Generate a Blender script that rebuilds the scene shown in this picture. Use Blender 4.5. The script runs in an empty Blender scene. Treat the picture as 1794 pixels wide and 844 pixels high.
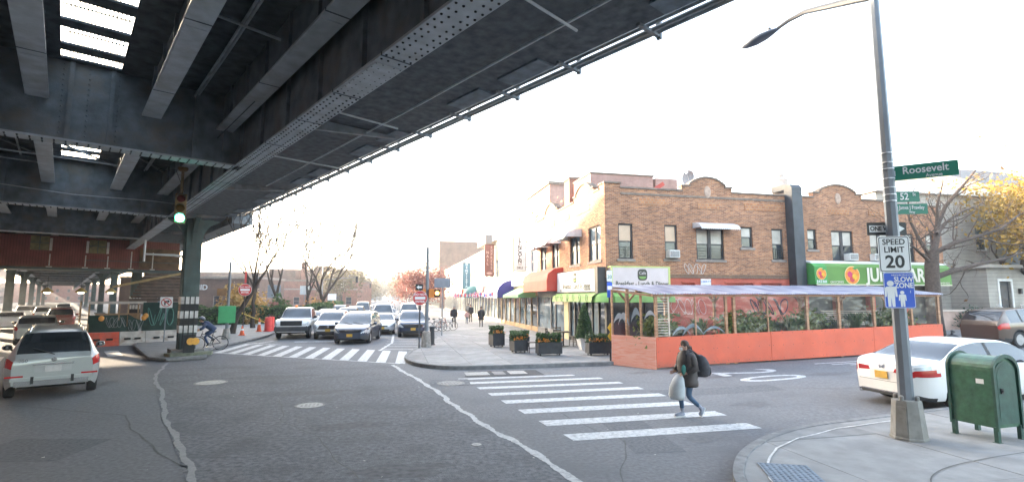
import bpy, bmesh, math, random
import numpy as np
from mathutils import Vector, Matrix, Euler, noise as mnoise
D = bpy.data
SC = bpy.context.scene
COL = SC.collection
R = math.radians
random.seed(7)
RNG = np.random.default_rng(7)

# ---------------------------------------------------------------- camera, sky, sun, exposure
CAM_H = 2.6
PITCH = math.atan(98 / 897.0)
cam = D.objects.new('camera', D.cameras.new('camera'))
COL.objects.link(cam)
cam.data.sensor_width = 36.0
cam.data.lens = 18.0
cam.data.clip_start = 0.1
cam.data.clip_end = 4000.0
cam.location = (0, 0, CAM_H)
cam.rotation_euler = (math.pi / 2 + PITCH, 0, 0)
SC.camera = cam

SUN_AZ, SUN_EL = R(-57.0), R(10.0)          # azimuth measured from +Y, clockwise positive
world = D.worlds.new('World')
SC.world = world
world.use_nodes = True
wn = world.node_tree
bg = wn.nodes['Background']
sky = wn.nodes.new('ShaderNodeTexSky')
sky.sky_type = 'NISHITA'
sky.sun_disc = False
sky.sun_elevation = SUN_EL
sky.sun_rotation = SUN_AZ
sky.air_density = 1.0
sky.dust_density = 4.0
sky.ozone_density = 1.0
hs = wn.nodes.new('ShaderNodeHueSaturation')          # thin white haze over the blue
hs.inputs['Saturation'].default_value = 0.78
wn.links.new(sky.outputs[0], hs.inputs['Color'])
wn.links.new(hs.outputs[0], bg.inputs[0])
bg.inputs[1].default_value = 0.15
sun = D.objects.new('sun', D.lights.new('sun', 'SUN'))
COL.objects.link(sun)
sun.data.energy = 2.3
sun.data.angle = R(0.6)
sun.data.color = (1.0, 0.80, 0.58)
_sd = Vector((math.sin(SUN_AZ) * math.cos(SUN_EL), math.cos(SUN_AZ) * math.cos(SUN_EL), math.sin(SUN_EL)))
sun.rotation_euler = _sd.to_track_quat('Z', 'Y').to_euler()
VS = SC.view_settings
VS.view_transform = 'Standard'
VS.look = 'None'
VS.gamma = 1.0
VS.exposure = 3.75
SC.cycles.use_denoising = True
SC.cycles.max_bounces = 8
SC.cycles.diffuse_bounces = 4
SC.cycles.transparent_max_bounces = 12
SC.cycles.sample_clamp_indirect = 6.0

# ---------------------------------------------------------------- frames
A_N = R(12.9)      # the avenue grid: local x = along the cross street, local y = away along the avenue
A_E = R(41.1)      # the elevated line: local x = across it, local y = along it
uN = (math.cos(A_N), math.sin(A_N)); uS = (-math.sin(A_N), math.cos(A_N))
vE = (math.cos(A_E), math.sin(A_E)); uE = (-math.sin(A_E), math.cos(A_E))
def W(r, q): return (r * uN[0] + q * uS[0], r * uN[1] + q * uS[1])
def WE(t, s): return (t * vE[0] + s * uE[0], t * vE[1] + s * uE[1])
def rq(x, y): return (x * uN[0] + y * uN[1], x * uS[0] + y * uS[1])
def gr(r):
    a = r - 7.5
    if a <= 0: return 0.0
    if a < 4: return 0.024 * a * a / 4
    return 0.024 * min(a, 55.0)
def gz(x, y): return gr(x * uN[0] + y * uN[1])
def gw(x, y, dz=0.0): return (x, y, gz(x, y) + dz)
def gN(r, q, dz=0.0): return (*W(r, q), gr(r) + dz)

# ---------------------------------------------------------------- materials
MATS = {}
def _nodes(m):
    m.use_nodes = True
    return m.node_tree, m.node_tree.nodes['Principled BSDF']
def _ramp(nt, a, b, p0=0.3, p1=0.7):
    r = nt.nodes.new('ShaderNodeValToRGB')
    r.color_ramp.elements[0].position = p0; r.color_ramp.elements[1].position = p1
    r.color_ramp.elements[0].color = (*a, 1); r.color_ramp.elements[1].color = (*b, 1)
    return r
def mat(name, col, rough=0.65, var=0.18, scale=6.0, bump=0.0, metal=0.0, spec=0.5, world=False, bscale=None, emit=None, coat=0.0, detail=6.0, dirt=None, dscale=0.7):
    if name in MATS: return MATS[name]
    m = D.materials.new(name); nt, b = _nodes(m)
    b.inputs['Roughness'].default_value = rough; b.inputs['Metallic'].default_value = metal
    b.inputs['Specular IOR Level'].default_value = spec
    if coat: b.inputs['Coat Weight'].default_value = coat; b.inputs['Coat Roughness'].default_value = 0.04
    tc = nt.nodes.new('ShaderNodeNewGeometry' if world else 'ShaderNodeTexCoord')
    co = tc.outputs['Position'] if world else tc.outputs['Object']
    if var > 0:
        n = nt.nodes.new('ShaderNodeTexNoise'); n.inputs['Scale'].default_value = scale; n.inputs['Detail'].default_value = detail
        nt.links.new(co, n.inputs['Vector'])
        r = _ramp(nt, tuple(c * (1 - var) for c in col), tuple(min(1, c * (1 + var)) for c in col))
        nt.links.new(n.outputs['Fac'], r.inputs[0])
        out = r.outputs[0]
        if dirt:
            n2 = nt.nodes.new('ShaderNodeTexNoise'); n2.inputs['Scale'].default_value = dscale; n2.inputs['Detail'].default_value = 8; n2.inputs['Roughness'].default_value = 0.65
            nt.links.new(co, n2.inputs['Vector'])
            r2 = _ramp(nt, (0, 0, 0), (1, 1, 1), 0.48, 0.72); nt.links.new(n2.outputs['Fac'], r2.inputs[0])
            mx = nt.nodes.new('ShaderNodeMix'); mx.data_type = 'RGBA'
            nt.links.new(r2.outputs[0], mx.inputs[0]); nt.links.new(out, mx.inputs[6]); mx.inputs[7].default_value = (*dirt, 1)
            out = mx.outputs[2]
        nt.links.new(out, b.inputs['Base Color'])
        if bump:
            nb = n
            if bscale:
                nb = nt.nodes.new('ShaderNodeTexNoise'); nb.inputs['Scale'].default_value = bscale; nb.inputs['Detail'].default_value = 4
                nt.links.new(co, nb.inputs['Vector'])
            bp = nt.nodes.new('ShaderNodeBump'); bp.inputs['Strength'].default_value = bump; bp.inputs['Distance'].default_value = 0.02
            nt.links.new(nb.outputs['Fac'], bp.inputs['Height']); nt.links.new(bp.outputs[0], b.inputs['Normal'])
    else:
        b.inputs['Base Color'].default_value = (*col, 1)
    if emit:
        b.inputs['Emission Color'].default_value = (*emit[0], 1); b.inputs['Emission Strength'].default_value = emit[1]
    MATS[name] = m
    return m
def brick_mat(name, c1, c2, mortar, bw=0.21, bh=0.068, tint=None):
    if name in MATS: return MATS[name]
    m = D.materials.new(name); nt, b = _nodes(m)
    tc = nt.nodes.new('ShaderNodeTexCoord'); sx = nt.nodes.new('ShaderNodeSeparateXYZ'); nt.links.new(tc.outputs['Object'], sx.inputs[0])
    ad = nt.nodes.new('ShaderNodeMath'); ad.operation = 'ADD'; nt.links.new(sx.outputs[0], ad.inputs[0]); nt.links.new(sx.outputs[1], ad.inputs[1])
    cx = nt.nodes.new('ShaderNodeCombineXYZ'); nt.links.new(ad.outputs[0], cx.inputs[0]); nt.links.new(sx.outputs[2], cx.inputs[1])
    bt = nt.nodes.new('ShaderNodeTexBrick'); nt.links.new(cx.outputs[0], bt.inputs['Vector'])
    bt.inputs['Scale'].default_value = 1.0; bt.inputs['Brick Width'].default_value = bw; bt.inputs['Row Height'].default_value = bh
    bt.inputs['Mortar Size'].default_value = 0.011; bt.inputs['Mortar Smooth'].default_value = 0.3; bt.inputs['Bias'].default_value = -0.1
    bt.inputs['Color1'].default_value = (*c1, 1); bt.inputs['Color2'].default_value = (*c2, 1); bt.inputs['Mortar'].default_value = (*mortar, 1)
    n = nt.nodes.new('ShaderNodeTexNoise'); n.inputs['Scale'].default_value = 0.7; n.inputs['Detail'].default_value = 9; n.inputs['Roughness'].default_value = 0.7
    nt.links.new(tc.outputs['Object'], n.inputs['Vector'])
    rp = _ramp(nt, (0.62, 0.6, 0.6), (1.25, 1.2, 1.15), 0.3, 0.72); nt.links.new(n.outputs['Fac'], rp.inputs[0])
    mx = nt.nodes.new('ShaderNodeMix'); mx.data_type = 'RGBA'; mx.blend_type = 'MULTIPLY'; mx.inputs[0].default_value = 1.0
    nt.links.new(bt.outputs['Color'], mx.inputs[6]); nt.links.new(rp.outputs[0], mx.inputs[7])
    nt.links.new(mx.outputs[2], b.inputs['Base Color'])
    bp = nt.nodes.new('ShaderNodeBump'); bp.inputs['Strength'].default_value = 0.6; bp.inputs['Distance'].default_value = 0.01; bp.invert = True
    nt.links.new(bt.outputs['Fac'], bp.inputs['Height']); nt.links.new(bp.outputs[0], b.inputs['Normal'])
    b.inputs['Roughness'].default_value = 0.88
    MATS[name] = m
    return m
def stripe_mat(name, c1, c2, scale, axis='Z', rough=0.6, bump=0.3):
    """regular fine boards or ribs too small to build one by one"""
    if name in MATS: return MATS[name]
    m = D.materials.new(name); nt, b = _nodes(m)
    tc = nt.nodes.new('ShaderNodeTexCoord')
    wv = nt.nodes.new('ShaderNodeTexWave'); wv.bands_direction = axis; wv.wave_profile = 'SAW'; wv.inputs['Scale'].default_value = scale
    nt.links.new(tc.outputs['Object'], wv.inputs['Vector'])
    rp = _ramp(nt, c1, c2, 0.02, 0.2); nt.links.new(wv.outputs['Fac'], rp.inputs[0])
    n = nt.nodes.new('ShaderNodeTexNoise'); n.inputs['Scale'].default_value = 1.5; n.inputs['Detail'].default_value = 6
    nt.links.new(tc.outputs['Object'], n.inputs['Vector'])
    r2 = _ramp(nt, (0.8, 0.8, 0.8), (1.1, 1.1, 1.1)); nt.links.new(n.outputs['Fac'], r2.inputs[0])
    mx = nt.nodes.new('ShaderNodeMix'); mx.data_type = 'RGBA'; mx.blend_type = 'MULTIPLY'; mx.inputs[0].default_value = 1.0
    nt.links.new(rp.outputs[0], mx.inputs[6]); nt.links.new(r2.outputs[0], mx.inputs[7]); nt.links.new(mx.outputs[2], b.inputs['Base Color'])
    bp = nt.nodes.new('ShaderNodeBump'); bp.inputs['Strength'].default_value = bump; bp.inputs['Distance'].default_value = 0.02
    nt.links.new(wv.outputs['Fac'], bp.inputs['Height']); nt.links.new(bp.outputs[0], b.inputs['Normal'])
    b.inputs['Roughness'].default_value = rough
    MATS[name] = m
    return m
def leaf_mat(name, c1, c2, trans=0.25):
    if name in MATS: return MATS[name]
    m = D.materials.new(name); nt, b = _nodes(m)
    g = nt.nodes.new('ShaderNodeNewGeometry')
    r = _ramp(nt, c1, c2, 0.0, 1.0); nt.links.new(g.outputs['Random Per Island'], r.inputs[0])
    nt.links.new(r.outputs[0], b.inputs['Base Color'])
    b.inputs['Roughness'].default_value = 0.55
    tr = nt.nodes.new('ShaderNodeBsdfTranslucent'); nt.links.new(r.outputs[0], tr.inputs[0])
    mx = nt.nodes.new('ShaderNodeMixShader'); mx.inputs[0].default_value = trans
    nt.links.new(b.outputs[0], mx.inputs[1]); nt.links.new(tr.outputs[0], mx.inputs[2])
    nt.links.new(mx.outputs[0], nt.nodes['Material Output'].inputs[0])
    MATS[name] = m
    return m
def clear_mat(name, col=(0.9, 0.95, 1.0), alpha=0.25, rough=0.08):
    """thin clear sheet: mostly see-through with a glossy reflection"""
    if name in MATS: return MATS[name]
    m = D.materials.new(name); nt, b = _nodes(m)
    t = nt.nodes.new('ShaderNodeBsdfTransparent'); t.inputs[0].default_value = (*col, 1)
    gl = nt.nodes.new('ShaderNodeBsdfGlossy'); gl.inputs['Roughness'].default_value = rough
    tc = nt.nodes.new('ShaderNodeTexCoord'); n = nt.nodes.new('ShaderNodeTexNoise'); n.inputs['Scale'].default_value = 2.2; n.inputs['Detail'].default_value = 3
    nt.links.new(tc.outputs['Object'], n.inputs['Vector'])
    bp = nt.nodes.new('ShaderNodeBump'); bp.inputs['Strength'].default_value = 0.5; bp.inputs['Distance'].default_value = 0.15
    nt.links.new(n.outputs['Fac'], bp.inputs['Height']); nt.links.new(bp.outputs[0], gl.inputs['Normal'])
    mx = nt.nodes.new('ShaderNodeMixShader'); mx.inputs[0].default_value = alpha
    nt.links.new(t.outputs[0], mx.inputs[1]); nt.links.new(gl.outputs[0], mx.inputs[2])
    nt.links.new(mx.outputs[0], nt.nodes['Material Output'].inputs[0])
    MATS[name] = m
    return m

# ---------------------------------------------------------------- objects
def tag(o, label=None, cat=None, group=None, kind=None):
    if label: o['label'] = label
    if cat: o['category'] = cat
    if group: o['group'] = group
    if kind: o['kind'] = kind
    return o
def link(name, me, m=None, parent=None, loc=None, rz=None):
    o = D.objects.new(name, me)
    COL.objects.link(o)
    if m is not None and me is not None and not me.materials: me.materials.append(m)
    if parent is not None: o.parent = parent
    if loc is not None: o.location = loc
    if rz is not None: o.rotation_euler = (0, 0, rz)
    return o
def empty(name, loc=(0, 0, 0), rz=0.0, label=None, cat=None, group=None, kind=None):
    o = D.objects.new(name, None); COL.objects.link(o)
    o.empty_display_size = 0.2
    o.location = loc; o.rotation_euler = (0, 0, rz)
    return tag(o, label, cat, group, kind)
def copy_tree(o, parent=None):
    c = o.copy(); COL.objects.link(c); c.parent = parent
    for ch in list(o.children): copy_tree(ch, c)
    return c

class MB:
    """collects shapes and links them as ONE mesh object"""
    def __init__(s): s.v = []; s.f = []
    def add(s, vs, fs):
        k = len(s.v); s.v.extend([tuple(float(c) for c in p) for p in vs]); s.f.extend([tuple(i + k for i in f) for f in fs]); return s
    def box(s, x0, x1, y0, y1, z0, z1):
        return s.add([(x0, y0, z0), (x1, y0, z0), (x1, y1, z0), (x0, y1, z0), (x0, y0, z1), (x1, y0, z1), (x1, y1, z1), (x0, y1, z1)],
                     [(3, 2, 1, 0), (4, 5, 6, 7), (0, 1, 5, 4), (1, 2, 6, 5), (2, 3, 7, 6), (3, 0, 4, 7)])
    def cbox(s, c, d): return s.box(c[0] - d[0] / 2, c[0] + d[0] / 2, c[1] - d[1] / 2, c[1] + d[1] / 2, c[2] - d[2] / 2, c[2] + d[2] / 2)
    def hexa(s, p):
        return s.add(p, [(3, 2, 1, 0), (4, 5, 6, 7), (0, 1, 5, 4), (1, 2, 6, 5), (2, 3, 7, 6), (3, 0, 4, 7)])
    def bar(s, a, b, w, h=None, up=(0, 0, 1)):
        h = h or w; a = Vector(a); b = Vector(b); d = (b - a).normalized(); u = Vector(up)
        if abs(d.dot(u)) > 0.98: u = Vector((1, 0, 0))
        x = d.cross(u).normalized() * (w / 2); z = x.cross(d).normalized() * (h / 2)
        return s.hexa([a - x - z, a + x - z, b + x - z, b - x - z, a - x + z, a + x + z, b + x + z, b - x + z])
    def quad(s, *p): return s.add(p, [tuple(range(len(p)))])
    def prism(s, poly, f0, f1):
        n = len(poly)
        vs = [f0(p) for p in poly] + [f1(p) for p in poly]
        return s.add(vs, [tuple(range(n - 1, -1, -1)), tuple(range(n, 2 * n))] + [(i, (i + 1) % n, n + (i + 1) % n, n + i) for i in range(n)])
    def px(s, poly, x0, x1): return s.prism(poly, lambda p: (x0, p[0], p[1]), lambda p: (x1, p[0], p[1]))
    def py(s, poly, y0, y1): return s.prism(poly, lambda p: (p[0], y0, p[1]), lambda p: (p[0], y1, p[1]))
    def pz(s, poly, z0, z1): return s.prism(poly, lambda p: (p[0], p[1], z0), lambda p: (p[0], p[1], z1))
    def tube(s, pts, rad, n=8, cap=True):
        pts = [Vector(p) for p in pts]; m = len(pts)
        if not hasattr(rad, '__len__'): rad = [rad] * m
        k = len(s.v); ref = None
        for i, p in enumerate(pts):
            d = (pts[min(i + 1, m - 1)] - pts[max(i - 1, 0)])
            d = d.normalized() if d.length > 1e-9 else Vector((0, 0, 1))
            if ref is None: ref = Vector((1, 0, 0)) if abs(d.x) < 0.8 else Vector((0, 1, 0))
            x = (ref - d * ref.dot(d)).normalized(); ref = x; y = d.cross(x)
            for j in range(n):
                a = 2 * math.pi * j / n; q = p + (x * math.cos(a) + y * math.sin(a)) * rad[i]
                s.v.append((q.x, q.y, q.z))
        for i in range(m - 1):
            for j in range(n):
                s.f.append((k + i * n + j, k + i * n + (j + 1) % n, k + (i + 1) * n + (j + 1) % n, k + (i + 1) * n + j))
        if cap and n > 2: s.f.append(tuple(k + n - 1 - j for j in range(n))); s.f.append(tuple(k + (m - 1) * n + j for j in range(n)))
        return s
    def cyl(s, a, b, r, r2=None, n=14): return s.tube([a, b], [r, r if r2 is None else r2], n)
    def lathe(s, prof, n=20, c=(0, 0, 0), axis='z'):
        k = len(s.v); m = len(prof)
        for (r, h) in prof:
            for j in range(n):
                a = 2 * math.pi * j / n; u, w = r * math.cos(a), r * math.sin(a)
                p = (u, w, h) if axis == 'z' else ((w, h, u) if axis == 'y' else (h, u, w))
                s.v.append((p[0] + c[0], p[1] + c[1], p[2] + c[2]))
        for i in range(m - 1):
            for j in range(n):
                s.f.append((k + i * n + j, k + i * n + (j + 1) % n, k + (i + 1) * n + (j + 1) % n, k + (i + 1) * n + j))
        s.f.append(tuple(k + n - 1 - j for j in range(n))); s.f.append(tuple(k + (m - 1) * n + j for j in range(n)))
        return s
    def ball(s, c, r, n=12, m=8):
        rx, ry, rz = r if hasattr(r, '__len__') else (r, r, r)
        k = len(s.v)
        for i in range(1, m):
            t = math.pi * i / m
            for j in range(n):
                a = 2 * math.pi * j / n
                s.v.append((c[0] + rx * math.sin(t) * math.cos(a), c[1] + ry * math.sin(t) * math.sin(a), c[2] + rz * math.cos(t)))
        top = len(s.v); s.v.append((c[0], c[1], c[2] + rz)); s.v.append((c[0], c[1], c[2] - rz))
        for j in range(n):
            s.f.append((top, k + j, k + (j + 1) % n)); s.f.append((top + 1, k + (m - 2) * n + (j + 1) % n, k + (m - 2) * n + j))
        for i in range(m - 2):
            for j in range(n):
                s.f.append((k + i * n + j, k + (i + 1) * n + j, k + (i + 1) * n + (j + 1) % n, k + i * n + (j + 1) % n))
        return s
    def xf(s, fn, start=0):
        s.v[start:] = [tuple(fn(p)) for p in s.v[start:]]; return s
    def mesh(s, name, smooth=False, bevel=0.0):
        me = D.meshes.new(name); me.from_pydata(s.v, [], s.f)
        bm = bmesh.new(); bm.from_mesh(me)
        if bevel:
            ed = [e for e in bm.edges if len(e.link_faces) == 2 and e.calc_face_angle(0) > 0.6]
            bmesh.ops.bevel(bm, geom=ed, offset=bevel, segments=2, affect='EDGES', profile=0.6, clamp_overlap=True)
        bmesh.ops.recalc_face_normals(bm, faces=bm.faces[:])
        bm.to_mesh(me); bm.free()
        if smooth:
            me.polygons.foreach_set('use_smooth', [True] * len(me.polygons))
            if smooth != 'all':
                try: me.set_sharp_from_angle(angle=R(38))
                except Exception: pass
        return me
    def build(s, name, m, parent=None, loc=None, rz=None, smooth=False, bevel=0.0):
        return link(name, s.mesh(name, smooth, bevel), m, parent, loc, rz)

def text(name, string, size, m, parent, loc, rot=(math.pi / 2, 0, 0), ext=0.004, align='CENTER', bold=0.0, sx=1.0, space=1.0):
    cu = D.curves.new(name, 'FONT'); cu.body = string; cu.size = size; cu.extrude = ext; cu.align_x = align; cu.align_y = 'CENTER'
    cu.offset = bold; cu.space_character = space; cu.resolution_u = 3
    tmp = D.objects.new('tmp', cu); COL.objects.link(tmp)
    me = D.meshes.new_from_object(tmp)
    D.objects.remove(tmp); D.curves.remove(cu)
    me.materials.clear()
    o = link(name, me, m, parent); o.location = loc; o.rotation_euler = rot; o.scale = (sx, 1, 1)
    return o

def quads_np(centers, size, jitter=0.35, flat=0.0, aspect=1.6, rng=RNG):
    """many leaf-sized quads, random orientation"""
    n = len(centers)
    a = rng.normal(size=(n, 3)); a[:, 2] *= (1 - flat); a /= np.linalg.norm(a, axis=1)[:, None] + 1e-9
    b = rng.normal(size=(n, 3)); b -= (b * a).sum(1)[:, None] * a; b /= np.linalg.norm(b, axis=1)[:, None] + 1e-9
    sz = size * (1 + jitter * rng.normal(size=n)).clip(0.4, 2.0)
    A = a * (sz * aspect / 2)[:, None]; B = b * (sz / 2)[:, None]
    v = np.stack([centers - A, centers + B * 0.9, centers + A, centers - B * 0.9], 1).reshape(-1, 3)
    f = np.arange(4 * n).reshape(-1, 4)
    return v, f
def leaf_obj(name, v, f, m, parent=None, loc=None):
    me = D.meshes.new(name); n = len(f)
    me.vertices.add(len(v)); me.vertices.foreach_set('co', np.asarray(v, dtype=np.float32).ravel())
    me.loops.add(4 * n); me.loops.foreach_set('vertex_index', np.asarray(f, dtype=np.int32).ravel())
    me.polygons.add(n); me.polygons.foreach_set('loop_start', np.arange(0, 4 * n, 4, dtype=np.int32))
    me.update(calc_edges=True)
    return link(name, me, m, parent, loc)
def clip_poly(subj, clip):
    """subject polygon clipped by a convex counter-clockwise polygon"""
    out = list(subj)
    for i in range(len(clip)):
        a, b = clip[i], clip[(i + 1) % len(clip)]
        def side(p): return (b[0] - a[0]) * (p[1] - a[1]) - (b[1] - a[1]) * (p[0] - a[0])
        inp = out; out = []
        for j in range(len(inp)):
            p, q = inp[j], inp[(j + 1) % len(inp)]; sp, sq = side(p), side(q)
            if sp >= 0: out.append(p)
            if (sp >= 0) != (sq >= 0):
                t = sp / (sp - sq); out.append((p[0] + (q[0] - p[0]) * t, p[1] + (q[1] - p[1]) * t))
        if not out: return []
    return out
def area2(p): return sum(p[i][0] * p[(i + 1) % len(p)][1] - p[(i + 1) % len(p)][0] * p[i][1] for i in range(len(p))) / 2
# ================================================================ THE SETTING
M_road = mat('asphalt', (0.160, 0.161, 0.167), 0.9, 0.22, 14.0, 0.5, world=True, bscale=90.0, dirt=(0.122, 0.124, 0.132), dscale=0.35, detail=12.0)
M_road2 = mat('asphalt_patch', (0.138, 0.141, 0.150), 0.93, 0.40, 11.0, 0.8, world=True, bscale=40.0, dirt=(0.096, 0.098, 0.104), dscale=0.9, detail=14.0)
M_ground = mat('ground', (0.16, 0.15, 0.13), 0.95, 0.3, 0.4, world=True)
M_conc = mat('concrete', (0.225, 0.222, 0.218), 0.9, 0.16, 3.0, 0.15, world=True, bscale=60.0, dirt=(0.155, 0.152, 0.15), dscale=0.9)
M_conc2 = mat('concrete_pale', (0.265, 0.26, 0.253), 0.9, 0.16, 2.4, 0.15, world=True, bscale=60.0, dirt=(0.195, 0.19, 0.185), dscale=1.1)
M_joint = mat('joint', (0.11, 0.11, 0.105), 0.95, 0.2, 5.0, world=True)
M_kerb = mat('kerb_stone', (0.20, 0.197, 0.195), 0.9, 0.25, 6.0, 0.2, world=True, dirt=(0.12, 0.12, 0.12), dscale=1.4)
def paint_mat(name, col, wear=0.42):
    m = D.materials.new(name); nt, b = _nodes(m)
    g = nt.nodes.new('ShaderNodeNewGeometry')
    n = nt.nodes.new('ShaderNodeTexNoise'); n.inputs['Scale'].default_value = 9.0; n.inputs['Detail'].default_value = 10; n.inputs['Roughness'].default_value = 0.75
    nt.links.new(g.outputs['Position'], n.inputs['Vector'])
    r = _ramp(nt, (0.19, 0.19, 0.195), col, wear - 0.14, wear + 0.10); nt.links.new(n.outputs['Fac'], r.inputs[0])
    nt.links.new(r.outputs[0], b.inputs['Base Color']); b.inputs['Roughness'].default_value = 0.75
    return m
M_paint = paint_mat('road_paint', (0.56, 0.56, 0.555), 0.45)
M_seam = paint_mat('seam_sealant', (0.46, 0.46, 0.45), 0.44); M_seam2 = paint_mat('seam_dusty', (0.27, 0.27, 0.265), 0.46)
M_iron = mat('cast_iron', (0.13, 0.13, 0.135), 0.55, 0.3, 20.0, 0.4, metal=0.4)

RB = [-1500, -120, -60, -30, -15, -5, 2, 7.5, 8.5, 9.5, 10.5, 11.5, 14, 18, 24, 32, 42, 52, 62.5, 120, 1500]
def sheet(name, rs, q0, q1, dz, m):
    mb = MB(); k = 0
    for r in rs: mb.v += [(*W(r, q0), gr(r) + dz), (*W(r, q1), gr(r) + dz)]
    mb.f = [(2 * i, 2 * i + 2, 2 * i + 3, 2 * i + 1) for i in range(len(rs) - 1)]
    o = mb.build(name, m); o['kind'] = 'structure'; return o
sheet('ground', RB, -600, 2500, -0.06, M_ground)
sheet('road', [r for r in RB if -125 < r < 125], -60, 420, 0.0, M_road)

def flat_poly(name, pts, dz, m, parent=None, kind='structure', world_pts=False):
    """polygon laid on the ground; triangulated along the slope by clipping to strips"""
    mb = MB()
    P = list(pts) if not world_pts else [rq(*p) for p in pts]
    if area2(P) < 0: P.reverse()
    qs = [p[1] for p in P]; q0, q1 = min(qs) - 1, max(qs) + 1
    for i in range(len(RB) - 1):
        c = clip_poly(P, [(RB[i], q0), (RB[i + 1], q0), (RB[i + 1], q1), (RB[i], q1)])
        if len(c) > 2 and abs(area2(c)) > 1e-5: mb.quad(*[(*W(a, b), gr(a) + dz) for a, b in c])
    o = mb.build(name, m, parent)
    if parent is None: o['kind'] = kind
    return o
def ribbon(name, pts, w, dz, m, parent=None, rag=0.0, step=0.25, seed=1):
    """a line of paint or sealant on the ground through (r,q) points"""
    rnd = random.Random(seed); mb = MB(); L = []
    for a, b in zip(pts, pts[1:]):
        n = max(1, int(math.hypot(b[0] - a[0], b[1] - a[1]) / step))
        for i in range(n): L.append((a[0] + (b[0] - a[0]) * i / n, a[1] + (b[1] - a[1]) * i / n))
    L.append(pts[-1])
    for i, p in enumerate(L):
        a = L[max(0, i - 1)]; b = L[min(len(L) - 1, i + 1)]; dx, dy = b[0] - a[0], b[1] - a[1]; l = math.hypot(dx, dy) or 1
        nx, ny = -dy / l, dx / l; e = i * step; jr = rag * (1.6 * math.sin(e * 0.9 + seed) + 0.7 * math.sin(e * 2.3 + 2 * seed) + 0.3 * math.sin(e * 5.7)); k1 = w / 2 * (1 + (0.3 * math.sin(e * 6.1 + seed) + rnd.uniform(-0.28, 0.28) if rag else 0)); k2 = w / 2 * (1 + (0.3 * math.sin(e * 5.3) + rnd.uniform(-0.28, 0.28) if rag else 0))
        x, y = p[0] + nx * jr, p[1] + ny * jr
        for k in (k1, -k2):
            rr, qq = x + nx * k, y + ny * k; mb.v.append((*W(rr, qq), gr(rr) + dz))
    mb.f = [(2 * i, 2 * i + 1, 2 * i + 3, 2 * i + 2) for i in range(len(L) - 1)]
    o = mb.build(name, m, parent)
    if parent is None: o['kind'] = 'structure'
    return o

# darker, rougher overlay in the middle of the crossing, between its two seams
flat_poly('road_overlay', [(0.0, 20.6), (0.55, 18.2), (1.2, 14.5), (1.9, 10.6), (2.6, 7.1), (3.6, 2.5), (-1.5, 2.5), (-2.8, 8.4), (-4.2, 11.5), (-6.0, 15.5), (-7.4, 19.0), (-8.4, 22.3), (-8.7, 25.4), (-8.5, 27.0), (-4.0, 23.85)], 0.004, M_road2)
ribbon('road_seam', [(0.0, 20.6), (0.55, 18.2), (1.2, 14.5), (1.9, 10.6), (2.6, 7.1), (3.4, 3.5)], 0.13, 0.008, M_seam, rag=0.03, seed=3, step=0.07)
ribbon('road_seam', [(-1.6, 3.0), (-2.75, 8.4), (-3.9, 11.0), (-5.9, 15.5), (-7.4, 19.0), (-8.5, 22.3), (-9.2, 25.4)], 0.10, 0.008, M_seam2, rag=0.03, seed=5, step=0.09)
ribbon('road_seam', [(-3.0, 9.0), (-5.8, 13.2), (-9.0, 15.2)], 0.03, 0.004, M_joint, rag=0.05, seed=6)
ribbon('road_seam', [(3.2, 17.4), (12.0, 12.0), (24.0, 13.2)], 0.03, 0.004, M_joint, rag=0.05, seed=8)
for i, (p, sd) in enumerate([([(-5.2, 20.0), (-3.0, 16.5), (-2.2, 12.0), (-0.4, 8.0)], 11), ([(-6.5, 16.6), (-3.0, 17.8), (0.4, 17.3)], 12), ([(-2.2, 12.1), (0.4, 12.8), (1.4, 13.2)], 13), ([(-1.0, 20.2), (-1.6, 16.0), (0.8, 15.2)], 14), ([(2.9, 6.2), (4.0, 9.0), (3.6, 13.0)], 15), ([(-4.2, 11.6), (-1.6, 10.4), (2.0, 10.3)], 16)]):
    ribbon('road_crack', p, 0.022, 0.006 if i != 4 else 0.003, M_joint, rag=0.07, step=0.14, seed=sd)

def smooth(P, n=6):
    out = []
    for i in range(len(P) - 1):
        a, b, c, d = P[max(0, i - 1)], P[i], P[i + 1], P[min(len(P) - 1, i + 2)]
        if math.hypot(c[0] - b[0], c[1] - b[1]) > 4: out.append(b); continue
        for k in range(n):
            t = k / n; out.append(tuple(0.5 * (2 * b[j] + (c[j] - a[j]) * t + (2 * a[j] - 5 * b[j] + 4 * c[j] - d[j]) * t * t + (3 * b[j] - a[j] - 3 * c[j] + d[j]) * t ** 3) for j in (0, 1)))
    out.append(P[-1]); return out
# painted crossing over the cross street
cw = empty('crosswalk', gN(4.8, 13), 0, kind='structure')
QS = [9.16, 10.30, 11.46, 12.62, 13.70, 14.72, 15.66, 16.5, 17.3]
for i, q in enumerate(QS):
    l = 3.25 - 0.145 * (q - 9.16); rr = (7.22, 7.25, 7.2, 7.1, 7.0, 6.85, 6.6, 5.95, 4.2)[i]; h = (0.46, 0.46, 0.45, 0.42, 0.38, 0.34, 0.32, 0.26, 0.25)[i]
    x0 = l if i < 7 else (2.1 if i == 7 else 2.6)
    ob = flat_poly('stripe', [(x0, q), (rr, q + 0.02), (rr - 0.02, q + h), (x0 - 0.05, q + h)], 0.005, M_paint)
    del ob['kind']; ob.parent = cw; ob.matrix_parent_inverse = Matrix.Translation(-Vector(cw.location))
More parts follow.
